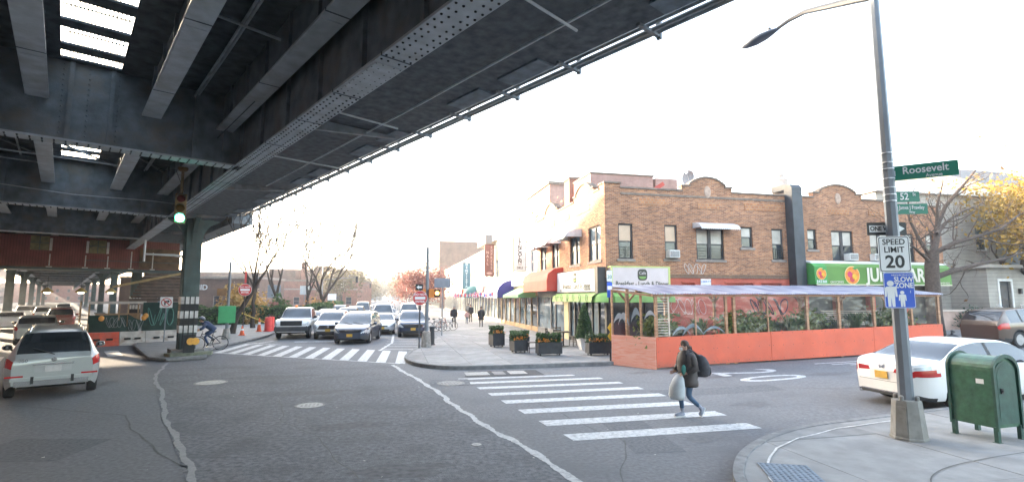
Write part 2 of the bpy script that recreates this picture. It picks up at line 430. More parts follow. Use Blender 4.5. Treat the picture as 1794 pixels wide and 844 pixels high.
# painted crossing over the avenue, skewed
cw2 = empty('crosswalk', gN(-3.8, 24), 0, kind='structure')
for i in range(12):
    r0 = -8.2 + 0.755 * i; q0 = 24.85 - (r0 + 5.19) * 0.71
    ob = flat_poly('stripe', [(r0, q0), (r0 + 0.38, q0 - 0.27), (r0 + 0.56, q0 + 4.35), (r0 + 0.18, q0 + 4.6)], 0.009, M_paint)
    del ob['kind']; ob.parent = cw2; ob.matrix_parent_inverse = Matrix.Translation(-Vector(cw2.location))
ribbon('lane_marking', [(-8.6, 27.2), (0.3, 20.9)], 0.12, 0.013, M_paint, rag=0.01)
ribbon('lane_marking', [(-8.2, 32.6), (-6.0, 30.6)], 0.12, 0.004, M_paint)
ribbon('lane_marking', [(-5.6, 32.4), (-1.3, 32.0)], 0.30, 0.004, M_paint, rag=0.01)
ribbon('lane_marking', [(-8.0, 30.4), (-6.9, 33.4)], 0.13, 0.004, M_paint)
ribbon('lane_marking', [(-0.62, 26.2), (-0.05, 30.5), (0.3, 60)], 0.13, 0.004, M_paint, rag=0.004)
for k in range(5):
    ribbon('lane_marking', [(-0.5 + 0.05 * k, 26.9 + 1.5 * k), (1.35, 26.5 + 1.5 * k)], 0.13, 0.008, M_paint)
for k in range(9):
    ribbon('lane_marking', [(-3.6, 46 + 9 * k), (-3.6, 49 + 9 * k)], 0.12, 0.004, M_paint)
# crossing under the elevated line (E frame)
cw3 = empty('crosswalk', (*WE(2.6, 30.5), 0), A_E, kind='structure')
for i in range(6):
    t0 = -3.6 + 1.32 * i
    mb = MB().quad((t0 - 2.6, -1.6, 0.005), (t0 - 2.05, -1.6, 0.005), (t0 - 2.05, 1.3, 0.005), (t0 - 2.6, 1.3, 0.005)); mb.build('stripe', M_paint, cw3)
for k in range(8):
    a = WE(-1.9, 40 + 12 * k); b = WE(-1.9, 43 + 12 * k); ribbon('lane_marking', [rq(*a), rq(*b)], 0.12, 0.004, M_paint)

# speed number painted on the cross street
def road_text(s, size, r, q, sy):
    o = text('road_lettering', s, size, M_paint, None, (0, 0, 0), ext=0.0)
    me = o.data
    for v in me.vertices:
        cx, cy = v.co.x, v.co.y
        rr, qq = r + cy * sy, q - cx
        v.co = (*W(rr, qq), gr(rr) + 0.005)
    o.rotation_euler = (0, 0, 0); o['kind'] = 'structure'; return o
road_text('2', 1.9, 11.45, 15.35, 1.75); road_text('0', 1.9, 11.45, 14.1, 1.75)
for k, (a, b, q) in enumerate([(15.0, 17.6, 16.1), (15.4, 17.4, 15.75), (15.9, 17.4, 15.45)]):
    ribbon('lane_marking', [(a, q), (b, q - 0.05)], 0.11, 0.005, M_paint)
ribbon('lane_marking', [(20.0, 15.9), (34.0, 15.9)], 0.1, 0.005, M_paint)

# old utility cuts and oil stains
M_cut = mat('asphalt_cut', (0.122, 0.124, 0.131), 0.93, 0.3, 16.0, 0.6, world=True, detail=12.0); M_oil = mat('oil_stain', (0.105, 0.105, 0.109), 0.7, 0.25, 9.0, world=True)
for P_ in ([(6.9, 12.6), (10.6, 12.4), (10.7, 13.3), (7.0, 13.5)], [(4.0, 8.2), (4.9, 8.1), (5.2, 10.4), (4.3, 10.5)], [(-6.9, 10.2), (-5.2, 9.9), (-5.0, 11.2), (-6.7, 11.6)], [(12.8, 11.6), (20, 11.5), (20, 12.1), (12.8, 12.2)], [(-4.9, 33.2), (-3.3, 33.0), (-3.2, 30.6), (-4.8, 30.8)]): flat_poly('road_overlay', P_, 0.0025, M_cut)
def blot(r, q, a, b, seed, dz, m):
    rnd = random.Random(seed); ph = [rnd.uniform(0, 6.28) for _ in range(3)]
    flat_poly('road_stain', [(r + a * math.cos(t) * (1 + 0.22 * math.sin(3 * t + ph[0]) + 0.15 * math.sin(7 * t + ph[1])), q + b * math.sin(t) * (1 + 0.2 * math.sin(4 * t + ph[2]))) for t in [2 * math.pi * k / 30 for k in range(30)]], dz, m)
for k, (r, q, a, b) in enumerate(((8.6, 11.2, 0.5, 0.3), (10.2, 15.0, 0.7, 0.25), (13.8, 14.1, 0.8, 0.3), (5.6, 8.8, 0.35, 0.25), (8.3, 16.6, 0.5, 0.2), (-9.5, 13.5, 0.5, 0.4), (-8.6, 18.2, 0.4, 0.6), (-5.2, 31.2, 0.5, 0.35), (3.2, 6.0, 0.4, 0.3))): blot(r, q, a, b, k, 0.0033, M_oil)
for k, (r, q, a, b) in enumerate(((-2.4, 15.2, 1.2, 0.35), (-0.9, 11.2, 0.8, 0.3), (-3.9, 18.4, 1.4, 0.4), (0.2, 8.2, 0.7, 0.35), (-5.6, 21.2, 1.0, 0.3))): blot(r, q, a, b, 20 + k, 0.0058, mat('patch_stain', (0.10, 0.101, 0.106), 0.9, 0.35, 9.0, world=True))
# manhole covers
def manhole(x, y, rad, label):
    o = empty('manhole_cover', gw(x, y, 0), 0.3, label, 'manhole')
    MB().lathe([(rad * 1.16, 0.0), (rad * 1.16, 0.011), (rad * 1.02, 0.013), (rad * 1.02, 0.006)], 36).build('rim', mat('iron_rim', (0.2, 0.195, 0.185), 0.8, 0.2, 8.0), o)
    mb = MB().lathe([(rad, 0.0), (rad, 0.014)], 36)
    n = int(rad / 0.09)
    for i in range(-n, n + 1):
        for j in range(-n, n + 1):
            if i * i + j * j < (n - 0.4) ** 2: mb.cbox((i * 0.09, j * 0.09, 0.016), (0.055, 0.055, 0.006))
    mb.build('cover', M_manh, o)
    return o
M_manh = mat('manhole_pale', (0.36, 0.35, 0.33), 0.7, 0.25, 14.0, 0.3)
manhole(-9.19, 16.0, 0.40, 'pale manhole cover near the wavy seam left of centre')
manhole(-4.87, 12.7, 0.30, 'round pale manhole cover in the middle of the crossing')
manhole(-0.63, 9.4, 0.085, 'small round valve cover in the dark asphalt')
mo = manhole(-1.85, 15.9, 0.36, 'dark iron manhole beside the crosswalk stripes'); [c for c in mo.children if c.name.startswith('cover')][0].data.materials[0] = M_iron
flat_poly('road_overlay', [(1.1, 15.6), (2.3, 15.45), (2.35, 16.6), (1.15, 16.7)], 0.010, M_road2)
flat_poly('road_overlay', [(2.3, 17.0), (5.0, 16.9), (5.0, 18.1), (2.6, 18.2)], 0.012, mat('asphalt_stain', (0.05, 0.051, 0.054), 0.9, 0.3, 12.0, world=True))
for k, (a, b) in enumerate([(2.35, 3.2), (3.3, 3.75), (3.85, 4.5)]):
    flat_poly('street_grate', [(a + .05, 17.25), (b, 17.22), (b + .02, 17.95), (a + .07, 17.98)], 0.018, mat('plate_pale%d' % k, [(0.33, 0.32, 0.30), (0.2, 0.19, 0.185), (0.35, 0.33, 0.31)][k], 0.8, 0.25, 14.0, 0.4, world=True))

# ---------------------------------------------------------------- sidewalks with slabs and kerbs
def sidewalk(name, poly, cell, near, kerb_pts, rot=0.0, off=(0, 0), mats=(None,)):
    """poly in (r,q); slabs inside the window `near`=(r0,r1,q0,q1); one sheet everywhere under them"""
    base = flat_poly(name, poly, 0.118, M_joint)
    P = list(poly)
    if area2(P) < 0: P.reverse()
    r0, r1, q0, q1 = near; rnd = random.Random(len(name) + int(r0)); g = 0.006
    i = 0; qa = q0
    while qa < q1 - 1e-6:
        qb = qa + cell; ra = r0
        while ra < r1 - 1e-6:
            rb = ra + cell
            c = clip_poly(P, [(ra + g, qa + g), (rb - g, qa + g), (rb - g, qb - g), (ra + g, qb - g)])
            if len(c) > 2 and area2(c) > 0.02:
                dz = 0.130 + rnd.uniform(-0.003, 0.003); n = len(c)
                vs = [(*W(a, b), gr(a) + dz) for a, b in c] + [(*W(a, b), gr(a) + 0.11) for a, b in c]
                MB().add(vs, [tuple(range(n))] + [(k, n + k, n + (k + 1) % n, (k + 1) % n) for k in range(n)]).build('slab', rnd.choice(mats), base)
            ra = rb
        qa = qb
    for kp in kerb_pts:
        kerb(kp)
    return base
def kerb(pts, w=0.16, h=0.142):
    L = []
    for a, b in zip(pts, pts[1:]):
        n = max(1, int(math.hypot(b[0] - a[0], b[1] - a[1]) / 3.0)) if a[0] != b[0] else 1
        for i in range(n): L.append((a[0] + (b[0] - a[0]) * i / n, a[1] + (b[1] - a[1]) * i / n))
    L.append(pts[-1]); mb = MB()
    for i, p in enumerate(L):
        a = L[max(0, i - 1)]; b = L[min(len(L) - 1, i + 1)]; dx, dy = b[0] - a[0], b[1] - a[1]; l = math.hypot(dx, dy) or 1
        nx, ny = -dy / l, dx / l
        for k, z in ((0, -0.05), (0, h - 0.02), (0.02, h), (w, h), (w, 0.05)):
            rr, qq = p[0] + nx * k, p[1] + ny * k; mb.v.append((*W(rr, qq), gr(rr) + z))
    for i in range(len(L) - 1):
        for k in range(4): mb.f.append((5 * i + k, 5 * i + k + 1, 5 * i + 6 + k, 5 * i + 5 + k))
    o = mb.build('kerb', M_kerb); o['kind'] = 'structure'; return o
# far corner in front of the shops: kerb on the left of the walking direction of the list
KC = [(62, 18.68), (30, 18.68), (8.4, 18.64), (4.3, 18.62), (2.2, 18.78), (1.35, 19.35), (0.75, 20.4), (0.48, 22.1), (0.72, 24.2), (1.2, 26.6), (1.5, 29.6), (2.5, 32.0), (2.5, 36.5), (2.5, 80), (2.5, 300)]
KC = smooth(KC[::-1])
sidewalk('sidewalk', KC + [(62, 23.6), (10.2, 23.6), (10.2, 300)], 1.52, (-0.2, 40, 18.0, 62), [KC], mats=(M_conc, M_conc, M_conc2))
flat_poly('sidewalk', [(2.66, 62.2), (10.0, 62.2), (10.0, 299), (2.66, 299)], 0.128, M_conc)
# near corner with the lamp post
KD = [(62, 8.85), (20, 8.85), (12.5, 8.85), (9.9, 8.8), (8.12, 8.64), (6.86, 8.22), (5.84, 7.6), (5.2, 7.0), (4.7, 6.3), (4.4, 5.4), (4.3, 4.0), (4.3, -20)]
KD = smooth(KD)
sidewalk('sidewalk', KD + [(62, -20)], 2.3, (4.0, 30.2, -3.6, 9.1), [KD[::-1]], mats=(M_conc2, M_conc2, M_conc))
ribbon('kerb_joint', [(4.62, 4.9), (4.78, 5.7), (5.1, 6.35), (5.55, 6.95), (6.2, 7.55), (7.0, 8.0), (8.2, 8.38), (9.9, 8.55)], 0.035, 0.141, mat('pale_joint', (0.55, 0.54, 0.52), 0.9, 0.3, 8.0), rag=0.015)
ribbon('kerb_joint', smooth([(6.3, 3.6), (6.42, 4.6), (6.85, 5.5), (7.6, 6.05), (8.9, 6.32), (11, 6.4), (14, 6.42)]), 0.018, 0.141, M_joint)
# tactile ramp plate
tp = empty('tactile_plate', gN(5.5, 6.45, 0.134), A_N - 0.42, 'grey blue tactile paving plate with raised dots at the corner', 'paving plate')
M_tac = mat('tactile', (0.18, 0.215, 0.26), 0.75, 0.2, 10.0)
MB().box(-0.34, 0.34, -0.52, 0.40, 0, 0.012).build('plate', M_tac, tp)
mb = MB()
for i in range(9):
    for j in range(12):
        mb.lathe([(0.024, 0.01), (0.020, 0.018), (0.010, 0.021)], 8, (-0.30 + 0.075 * i, -0.47 + 0.075 * j, 0))
mb.build('domes', M_tac, tp)['kind'] = 'stuff'
# left island and plaza between the elevated line and the avenue
KL = [rq(*WE(3.1, 33.5)), rq(*WE(3.0, 26.0)), rq(*WE(3.4, 25.1)), rq(*WE(4.6, 25.0)), (-8.75, 27.4), (-8.75, 30.0), (-8.45, 32.4), (-8.1, 36), (-8.4, 42), (-8.9, 60), (-9.2, 120), (-9.5, 300)]
PL = KL + [(-70, 300), rq(*WE(5.4, 140)), rq(*WE(5.4, 60))]
base = flat_poly('sidewalk', PL, 0.118, M_conc)
kerb(KL[::-1])
ribbon('kerb_joint', [(-9.2, 29.5), (-16.0, 32.5)], 0.02, 0.123, M_joint); ribbon('kerb_joint', [(-8.8, 34.0), (-15, 37)], 0.02, 0.123, M_joint)
# left side of the road under the line
flat_poly('sidewalk', [WE(-9.5, -20), WE(-9.5, 300), WE(-18.2, 300), WE(-18.2, -20)], 0.125, M_conc, world_pts=True)
# ================================================================ ELEVATED RAILWAY (local x = across, y = along)
M_steel = mat('el_steel', (0.145, 0.172, 0.192), 0.55, 0.35, 3.0, 0.2, metal=0.0, spec=0.5, bscale=30.0, dirt=(0.19, 0.165, 0.14), dscale=1.1)
M_steel_l = mat('el_steel_flange', (0.43, 0.47, 0.50), 0.6, 0.15, 4.0, 0.1, dirt=(0.30, 0.30, 0.29), dscale=1.2)
M_deck = mat('el_deck', (0.085, 0.096, 0.108), 0.95, 0.4, 4.0, 0.3)
M_green = mat('el_green', (0.050, 0.080, 0.076), 0.6, 0.25, 3.0, 0.15, dirt=(0.06, 0.065, 0.055), dscale=1.0)
M_band_b = mat('band_black', (0.02, 0.02, 0.02), 0.7, 0.3, 6.0)
EL = empty('elevated_railway', (0, 0, 0), A_E, 'dark steel elevated railway with riveted girders spanning over the road', 'railway bridge')
ZB, ZD, ZS = 6.1, 8.0, 7.05
S0, S1 = -12.0, 330.0
def plate_girder(name, t, s0, s1, fw, m_web, m_fl, z0=ZB, z1=ZD, along=True, rivets=None, stiff=None):
    mb = MB()
    w = 0.05
    if along: mb.box(t - w, t + w, s0, s1, z0 + 0.04, z1)
    else: mb.box(s0, s1, t - w, t + w, z0 + 0.04, z1)
    if stiff:
        for p in stiff:
            if along: mb.box(t - 0.13, t + 0.13, p - 0.045, p + 0.045, z0 + 0.05, z1 - 0.01)
            else: mb.box(p - 0.045, p + 0.045, t - 0.13, t + 0.13, z0 + 0.05, z1 - 0.01)
    g = mb.build(name, m_web, EL)
    fb = MB()
    if along: fb.box(t - fw / 2, t + fw / 2, s0, s1, z0, z0 + 0.045)
    else: fb.box(s0, s1, t - fw / 2, t + fw / 2, z0, z0 + 0.045)
    fo = fb.build('flange', m_fl, g)
    if rivets:
        rb = MB()
        a, b, st = rivets; p = a
        while p < b:
            for sgn in (-1, 1):
                for o in (fw / 2 - 0.05, fw / 2 - 0.16):
                    c = (t + sgn * o, p) if along else (p, t + sgn * o)
                    rb.lathe([(0.021, z0 + 0.001), (0.018, z0 - 0.012), (0.008, z0 - 0.018)], 6, (c[0], c[1], 0))
            p += st
        rb.build('rivets', M_band_b, g)['kind'] = 'stuff'
    return g
plate_girder('main_girder', 3.5, S0, S1, 0.50, M_steel, M_steel_l, rivets=(4, 26, 0.16), stiff=[k * 1.9 for k in range(-2, 20)])
plate_girder('main_girder', -4.2, S0, S1, 0.62, M_steel, M_steel_l)
for t in (2.98, 1.35, -0.75, -2.6, -6.2, -8.2):
    z = ZS if t < 5 else 7.55
    plate_girder('stringer', t, S0, 120.0, 0.40 if t < 5 else 0.2, M_steel, M_steel_l if t < 5 else M_steel, z0=z, z1=ZD - 0.002)
CG = [3.8, 15.3, 26.8, 38.3, 50, 62, 74, 86, 98, 110, 124, 140, 160]
for k, sc in enumerate(CG):
    plate_girder('cross_girder', sc, -4.15, 3.45, 0.46, M_steel, M_steel_l, along=False, rivets=((-4, 3.6, 0.2) if k in (1, 2) else None), stiff=([-3.2, -2.0, -0.2, 0.55, 2.3, 3.0] if k in (1, 2, 3) else None))
    for sg in (-1, 1):      # short cantilever brackets out to the walkway
        MB().py([(0, 0), (4.1, 0.42), (4.1, 0.5), (0, 0.5)], sc - 0.06, sc + 0.06).xf(lambda p: ((3.55 + p[0] * 1.1) if sg > 0 else (-4.25 - p[0]), p[1], 7.47 + p[2])).build('bracket', M_steel, EL)
# web rivet rows of the girder in view
rb = MB()
for tt in (-0.34, 0.12, 0.68):
    for i in range(14): rb.lathe([(0.022, 15.24), (0.018, 15.226), (0.006, 15.22)], 6, (tt, 0, 6.3 + 0.125 * i), 'y')
rb.build('rivets', M_steel, EL)['kind'] = 'stuff'
# splice gaps and cover plates along the flanges in view
for t, z, w, ss in ((3.5, ZB, 0.50, (6.6, 8.4, 10.2, 12.3, 17.5, 21)), (2.98, ZS, 0.40, (7.6, 11.2)), (1.35, ZS, 0.40, (9.3, 13.1)), (-0.75, ZS, 0.40, (12.4, 18))):
    for s in ss: MB().box(t - w / 2 - 0.004, t + w / 2 + 0.004, s, s + 0.03, z - 0.006, z + 0.05).build('splice_joint', M_deck, EL)
    MB().box(t - w / 2 + 0.03, t + w / 2 - 0.03, ss[0] + 0.25, ss[1] - 0.2, z - 0.014, z - 0.001).build('cover_plate', M_steel_l, EL)
for t in (1.35, -0.75, 2.98):
    for k in range(14): MB().box(t - 0.11, t + 0.11, 5.2 + 1.5 * k, 5.27 + 1.5 * k, ZS + 0.05, ZD - 0.01).build('stiffener', M_steel, EL)
for a, b in ((-0.75, 1.35), (1.35, 2.98), (-2.6, -0.75)):
    for k in range(3): MB().bar((a + 0.1, 16.2 + 3.4 * k, 7.9), (b - 0.1, 19.2 + 3.4 * k, 7.9), 0.09, 0.05).build('brace', M_steel, EL)
MB().box(7.8, 7.9, -8, 38, ZD + 0.06, ZD + 2.35).build('parapet', M_steel, EL)  # unseen tall screen added to shade the edge pipes and the lamp pole
# deck with daylight openings between the ties
T0, T1 = -0.42, 0.68
MB().box(T1, 8.36, S0, S1, ZD, ZD + 0.06).build('deck', M_deck, EL)
MB().box(-9.0, T0, S0, S1, ZD, ZD + 0.06).build('deck', M_deck, EL)
OPEN = [(10.55, 11.55), (11.95, 12.9), (13.3, 14.2), (14.6, 15.05), (22.0, 23.2), (23.5, 24.5), (25.0, 25.9), (33.2, 33.7), (34.4, 34.7)]
edges = [S0] + [v for a in OPEN for v in a] + [S1]
for i in range(0, len(edges), 2):
    MB().box(T0 + 0.002, T1 - 0.002, edges[i], edges[i + 1], ZD + 0.004, ZD + 0.054).build('tie', M_deck, EL)
for k, (a, b) in enumerate(OPEN[:5]):
    n = 15
    if k == 4: break
    for i in range(n):
        t = T0 + 0.14 + (T1 - T0 - 0.16) * i / n
        MB().box(t, t + 0.02, a, b, ZD + 0.05, ZD + 0.075).build('slat', M_deck, EL)
    MB().box(T0, T1, (a + b) / 2 - 0.02, (a + b) / 2 + 0.02, ZD + 0.10, ZD + 0.12).build('slat', M_deck, EL)
# walkway edge: brackets and pipes outside the deck
for t, z, w in ((8.47, 8.02, 0.045), (8.66, 8.0, 0.05), (8.86, 8.03, 0.05)):
    MB().tube([(t, -8, z), (t, 38, z)], w, 6).build('pipe', M_steel, EL)
for k in range(-2, 17):
    s = 1.2 + 2.2 * k
    MB().box(8.2, 8.98, s - 0.04, s + 0.04, ZD - 0.07, ZD - 0.003).box(8.9, 8.97, s - 0.05, s + 0.05, ZD - 0.1, ZD + 0.9).build('rail_bracket', M_steel, EL)
    if k % 3 != 2: MB().box(7.75, 8.3, s + 0.2, s + 1.65, ZD - 0.05, ZD - 0.004).build('plank', mat('el_plank', (0.12, 0.15, 0.18), 0.8, 0.3, 4.0), EL)
MB().box(8.90, 8.94, -8, 38, ZD + 0.5, ZD + 0.55).box(8.90, 8.94, -8, 38, ZD + 0.9, ZD + 0.95).build('handrail', M_steel, EL)
# thin conduits slung across the underside
for (a, b, s, z) in ((1.5, 3.15, 10.2, 7.72), (4.3, 7.2, 13.2, 7.6), (4.3, 7.0, 5.9, 7.62), (4.3, 7.8, 18.6, 7.5), (-2.4, -0.9, 24.5, 7.4), (-3, 1.2, 22.2, 7.2)):
    MB().tube([(a, s, z), (b, s + 0.25, z)], 0.028, 6).build('conduit', M_steel_l, EL)
MB().tube([(2.9, 12.0, 6.9), (2.8, 16, 6.8), (1.9, 19.2, 6.5), (2.6, 20.4, 6.9), (3.4, 24, 6.8)], 0.012, 5).build('cable', M_deck, EL)
MB().tube([(-3, 25.0, 6.6), (0, 24.6, 6.35), (2.4, 24.9, 6.45), (3.9, 26.2, 6.6)], 0.02, 5).build('cable', M_steel_l, EL)
for t, z in ((2.2, 7.86), (2.28, 7.9), (-1.55, 7.84), (5.4, 7.88), (7.0, 7.9)): MB().tube([(t, 4, z), (t + 0.05, 12, z - 0.02), (t, 26, z)], 0.03, 6).build('conduit', M_steel_l if t != 5.4 else M_steel, EL)
# the station beyond: platform, plus unseen windscreen and roofs added to cast shadow
MB().box(8.25, 9.5, 38.2, 230, 7.55, 8.9).build('platform', M_steel, EL)
MB().box(9.3, 9.4, 40, 228, 8.9, 13.1).build('windscreen', M_green, EL)
MB().px([(0, 0), (1, 0), (1, 1)], 0, 0.001)
MB().hexa([(5.2, 40, 12.6), (9.9, 40, 13.6), (9.9, 228, 13.6), (5.2, 228, 12.6), (5.2, 40, 12.8), (9.9, 40, 13.9), (9.9, 228, 13.9), (5.2, 228, 12.8)]).build('canopy', M_green, EL)
MB().hexa([(-10.3, 40, 12.3), (-5.6, 40, 11.5), (-5.6, 228, 11.5), (-10.3, 228, 12.3), (-10.3, 40, 12.6), (-5.6, 40, 11.7), (-5.6, 228, 11.7), (-10.3, 228, 12.6)]).build('canopy', M_green, EL)
# columns
M_band_w = mat('band_white', (0.62, 0.60, 0.57), 0.7, 0.2, 6.0, dirt=(0.35, 0.31, 0.28), dscale=3.0)
M_band_b = mat('band_black', (0.02, 0.02, 0.02), 0.7, 0.3, 6.0)
M_foot = mat('column_foot', (0.20, 0.195, 0.185), 0.9, 0.25, 4.0, 0.3)
def column(t, s, detail):
    c = MB(); w = 0.285
    c.box(t - 0.05, t + 0.05, s - w + 0.03, s + w - 0.03, 0.1, ZB)
    for sg in (-1, 1):
        c.box(t - w, t + w, s + sg * w - 0.03, s + sg * w + 0.03, 0.1, ZB)
        for k in (-1, 1): c.box(t + k * w - 0.05, t + k * w + 0.05, s + sg * (w - 0.09) - 0.06, s + sg * (w - 0.09) + 0.06, 0.1, ZB - 0.6)
    col = c.build('column', M_green, EL)
    # flared head: curved knee plates along and across
    prof = [(0.285, 4.3), (0.33, 5.0), (0.42, 5.45), (0.62, 5.8), (1.0, 6.02), (1.0, 6.09), (0.0, 6.09), (0.0, 4.3)]
    for ax, sg in ((0, 1), (0, -1), (1, 1), (1, -1)):
        k = MB()
        if ax == 0: k.py([(t + sg * a, z) for a, z in prof], s - 0.09, s + 0.09)
        else: k.px([(s + sg * a, z) for a, z in prof], t - 0.09, t + 0.09)
        k.build('knee_plate', M_green, col)
    MB().box(t - 0.6, t + 0.6, s - 0.6, s + 0.6, 0.10, 0.34).build('footing', M_foot, col)
    if detail:
        z = 1.05
        for k in range(5):
            MB().box(t - w - 0.055, t + w + 0.055, s - w - 0.035, s + w + 0.035, z, z + 0.31).build('band', M_band_w if k % 2 == 0 else M_band_b, col); z += 0.312
        for k in (-1, 0, 1):
            MB().box(t + k * 0.19 - 0.02, t + k * 0.19 + 0.02, s - w - 0.06, s - w - 0.03, 0.4, 2.62).build('rib', M_band_b, col)
column(4.25, 26.8, True)
for s in (50, 74, 98, 124, 160, 200):
    column(4.3, s, s < 60); column(-4.2, s, False)
column(-4.2, 26.8, True); column(-4.2, 3.8, True)

# column guard with reflectors at its foot
cgd = empty('column_guard', (*WE(4.3, 26.05), 0.1), A_E, 'low concrete base with round orange reflectors before the striped column', 'column base')
MB().pz([(-0.75, -0.35), (0.75, -0.35), (0.9, 0.1), (0.9, 0.3), (-0.9, 0.3), (-0.9, 0.1)], 0.0, 0.14).build('base', mat('mossy_concrete', (0.16, 0.17, 0.12), 0.9, 0.3, 5.0, 0.3), cgd)
M_amber = mat('amber', (0.75, 0.36, 0.04), 0.4, 0.1, 8.0)
for x in (-0.05, 0.12): MB().cyl((x, -0.30 - x * .2, 0.62), (x, -0.34 - x * .2, 0.62), 0.15, n=20).build('reflector', M_amber, cgd)
MB().box(-0.3, 0.12, -0.26, -0.22, 0.1, 0.9).build('post', M_band_b, cgd)

# ---------------------------------------------------------------- station mezzanine slung below the line
MZ = empty('station_mezzanine', (*WE(0, 47), 0), A_E, 'red boarded station house slung under the railway with small windows', 'station house')
M_redwood = stripe_mat('red_boards', (0.075, 0.024, 0.02), (0.19, 0.062, 0.052), 2.2, 'X', 0.8, 0.3)
M_trimw = mat('trim_white', (0.50, 0.47, 0.42), 0.7, 0.2, 5.0)
MB().box(-9, 6.6, 0.0, 2.0, 4.62, 6.75).build('wall', M_redwood, MZ)
MB().box(-9.2, 6.9, -0.45, 2.1, 4.45, 4.60).build('floor_beam', M_green, MZ)
MB().box(-9.2, 6.9, -0.45, -0.38, 4.60, 4.70).build('kick_plate', mat('rust_plate', (0.14, 0.06, 0.04), 0.8, 0.3, 6.0), MZ)
for x, zz in ((-1.42, 5.75), (1.65, 5.68), (-4.6, 5.75)):
    wd = MB().box(x - 0.47, x + 0.47, -0.05, 0.01, zz, zz + 0.95).build('window', mat('window_dim', (0.20, 0.17, 0.09), 0.25, 0.3, 4.0), MZ)
    MB().box(x - 0.02, x + 0.02, -0.08, -0.051, zz, zz + 0.95).box(x - 0.47, x + 0.47, -0.083, -0.052, zz + 0.5, zz + 0.54).build('muntin', M_green, wd)
    for sg in ((1,) if x == -1.42 else (-1, 1)):
        MB().box(x + sg * 0.57 - 0.07, x + sg * 0.57 + 0.07, -0.09, -0.055, zz, zz + 0.85).build('shutter', M_trimw, wd)
for x in (-0.85, 1.02, 2.25, 3.6, 4.9):
    MB().box(x - 0.03, x + 0.03, -0.40, -0.34, 4.6, 5.9 if x > 2.5 else 5.5).box(x - 0.16, x + 0.16, -0.46, -0.3, 4.6, 4.66).build('post', M_trimw, MZ)
MB().box(1.0, 6.8, -0.39, -0.35, 5.15, 5.19).build('handrail', M_green, MZ)
MB().box(4.1, 6.65, -0.12, 0.0, 4.7, 6.2).build('panel', mat('brown_boards', (0.11, 0.065, 0.035), 0.85, 0.4, 3.0), MZ)
for k in range(9):      # the timber stair house coming down beside it
    MB().box(3.6 + 0.1 * k, 6.9, -1.0, -0.9, 2.3 + 0.23 * k, 2.3 + 0.23 * k + 0.19).build('plank', mat('stair_board', (0.075, 0.05, 0.035), 0.85, 0.4, 3.0), MZ)
MB().bar((6.8, -1.2, 4.4), (2.6, -1.2, 3.3), 0.1, 0.16).build('stair_rail', mat('rail_ochre', (0.30, 0.22, 0.10), 0.7, 0.2, 4.0), MZ)

# hanging lamps under the station
for k, (t, s) in enumerate(((-1.05, 60), (1.2, 60), (3.3, 60.0))):
    l = empty('hanging_lamp', (*WE(t, s), 3.0), 0, ('leftmost', 'middle', 'rightmost')[k] + ' of three yellowish hanging lamps under the station house', 'lamp', 'lamps hanging under the station')
    MB().lathe([(0.05, 0.42), (0.16, 0.34), (0.42, 0.12), (0.42, 0.0)], 16).build('lamp_shade', mat('shade_ochre', (0.42, 0.30, 0.10), 0.6, 0.2, 5.0), l, smooth=True)
    MB().lathe([(0.26, 0.05), (0.2, -0.07), (0.08, -0.11)], 14).build('bulb', mat('lamp_glow', (0.9, 0.9, 0.7), 0.4, 0.0, emit=((1.0, 0.95, 0.6), 1.2)), l)
    MB().cyl((0, 0, 0.4), (0, 0, 1.35), 0.02, n=6).build('rod', M_deck, l)
# ================================================================ BUILDINGS (avenue grid; local x = r, y = q)
M_brick = brick_mat('brick_tan', (0.24, 0.095, 0.048), (0.54, 0.25, 0.118), (0.36, 0.275, 0.205))
M_brick_or = brick_mat('brick_orange', (0.48, 0.235, 0.11), (0.36, 0.155, 0.075), (0.33, 0.26, 0.2), 0.21, 0.136)
M_brick_red = brick_mat('brick_red', (0.22, 0.075, 0.05), (0.28, 0.11, 0.07), (0.26, 0.21, 0.18))
M_brick_pink = brick_mat('brick_pink', (0.36, 0.20, 0.17), (0.43, 0.25, 0.21), (0.40, 0.33, 0.30))
M_brick_dk = brick_mat('brick_brown', (0.13, 0.075, 0.055), (0.19, 0.11, 0.08), (0.2, 0.17, 0.15))
M_redpaint = brick_mat('brick_painted', (0.52, 0.125, 0.085), (0.55, 0.145, 0.10), (0.46, 0.11, 0.075))
M_cope = mat('coping', (0.19, 0.15, 0.12), 0.85, 0.25, 4.0, 0.2)
M_sill = mat('sill_stone', (0.26, 0.22, 0.19), 0.85, 0.2, 4.0)
M_frame = mat('window_frame_dark', (0.05, 0.045, 0.045), 0.6, 0.2, 4.0)
M_glassd = mat('glass_dark', (0.035, 0.045, 0.055), 0.06, 0.5, 1.5, spec=0.8)
M_glassb = mat('glass_blue', (0.10, 0.14, 0.17), 0.05, 0.5, 1.2, spec=0.8)
M_blind = mat('blind_peach', (0.52, 0.36, 0.24), 0.35, 0.15, 2.0)
M_blind2 = mat('blind_pale', (0.48, 0.44, 0.38), 0.35, 0.25, 2.0)
M_white = mat('white_paint', (0.74, 0.73, 0.70), 0.6, 0.08, 3.0)
M_stucco = mat('white_stucco', (0.72, 0.70, 0.64), 0.8, 0.1, 2.0, 0.1)
M_cream = mat('cream_wall', (0.62, 0.55, 0.42), 0.8, 0.12, 2.0)
M_alum = mat('aluminium', (0.62, 0.63, 0.66), 0.4, 0.12, 5.0, metal=0.3)
M_black = mat('black_metal', (0.018, 0.018, 0.02), 0.5, 0.3, 5.0)
M_roof = mat('roof_tar', (0.07, 0.068, 0.065), 0.9, 0.3, 2.0)

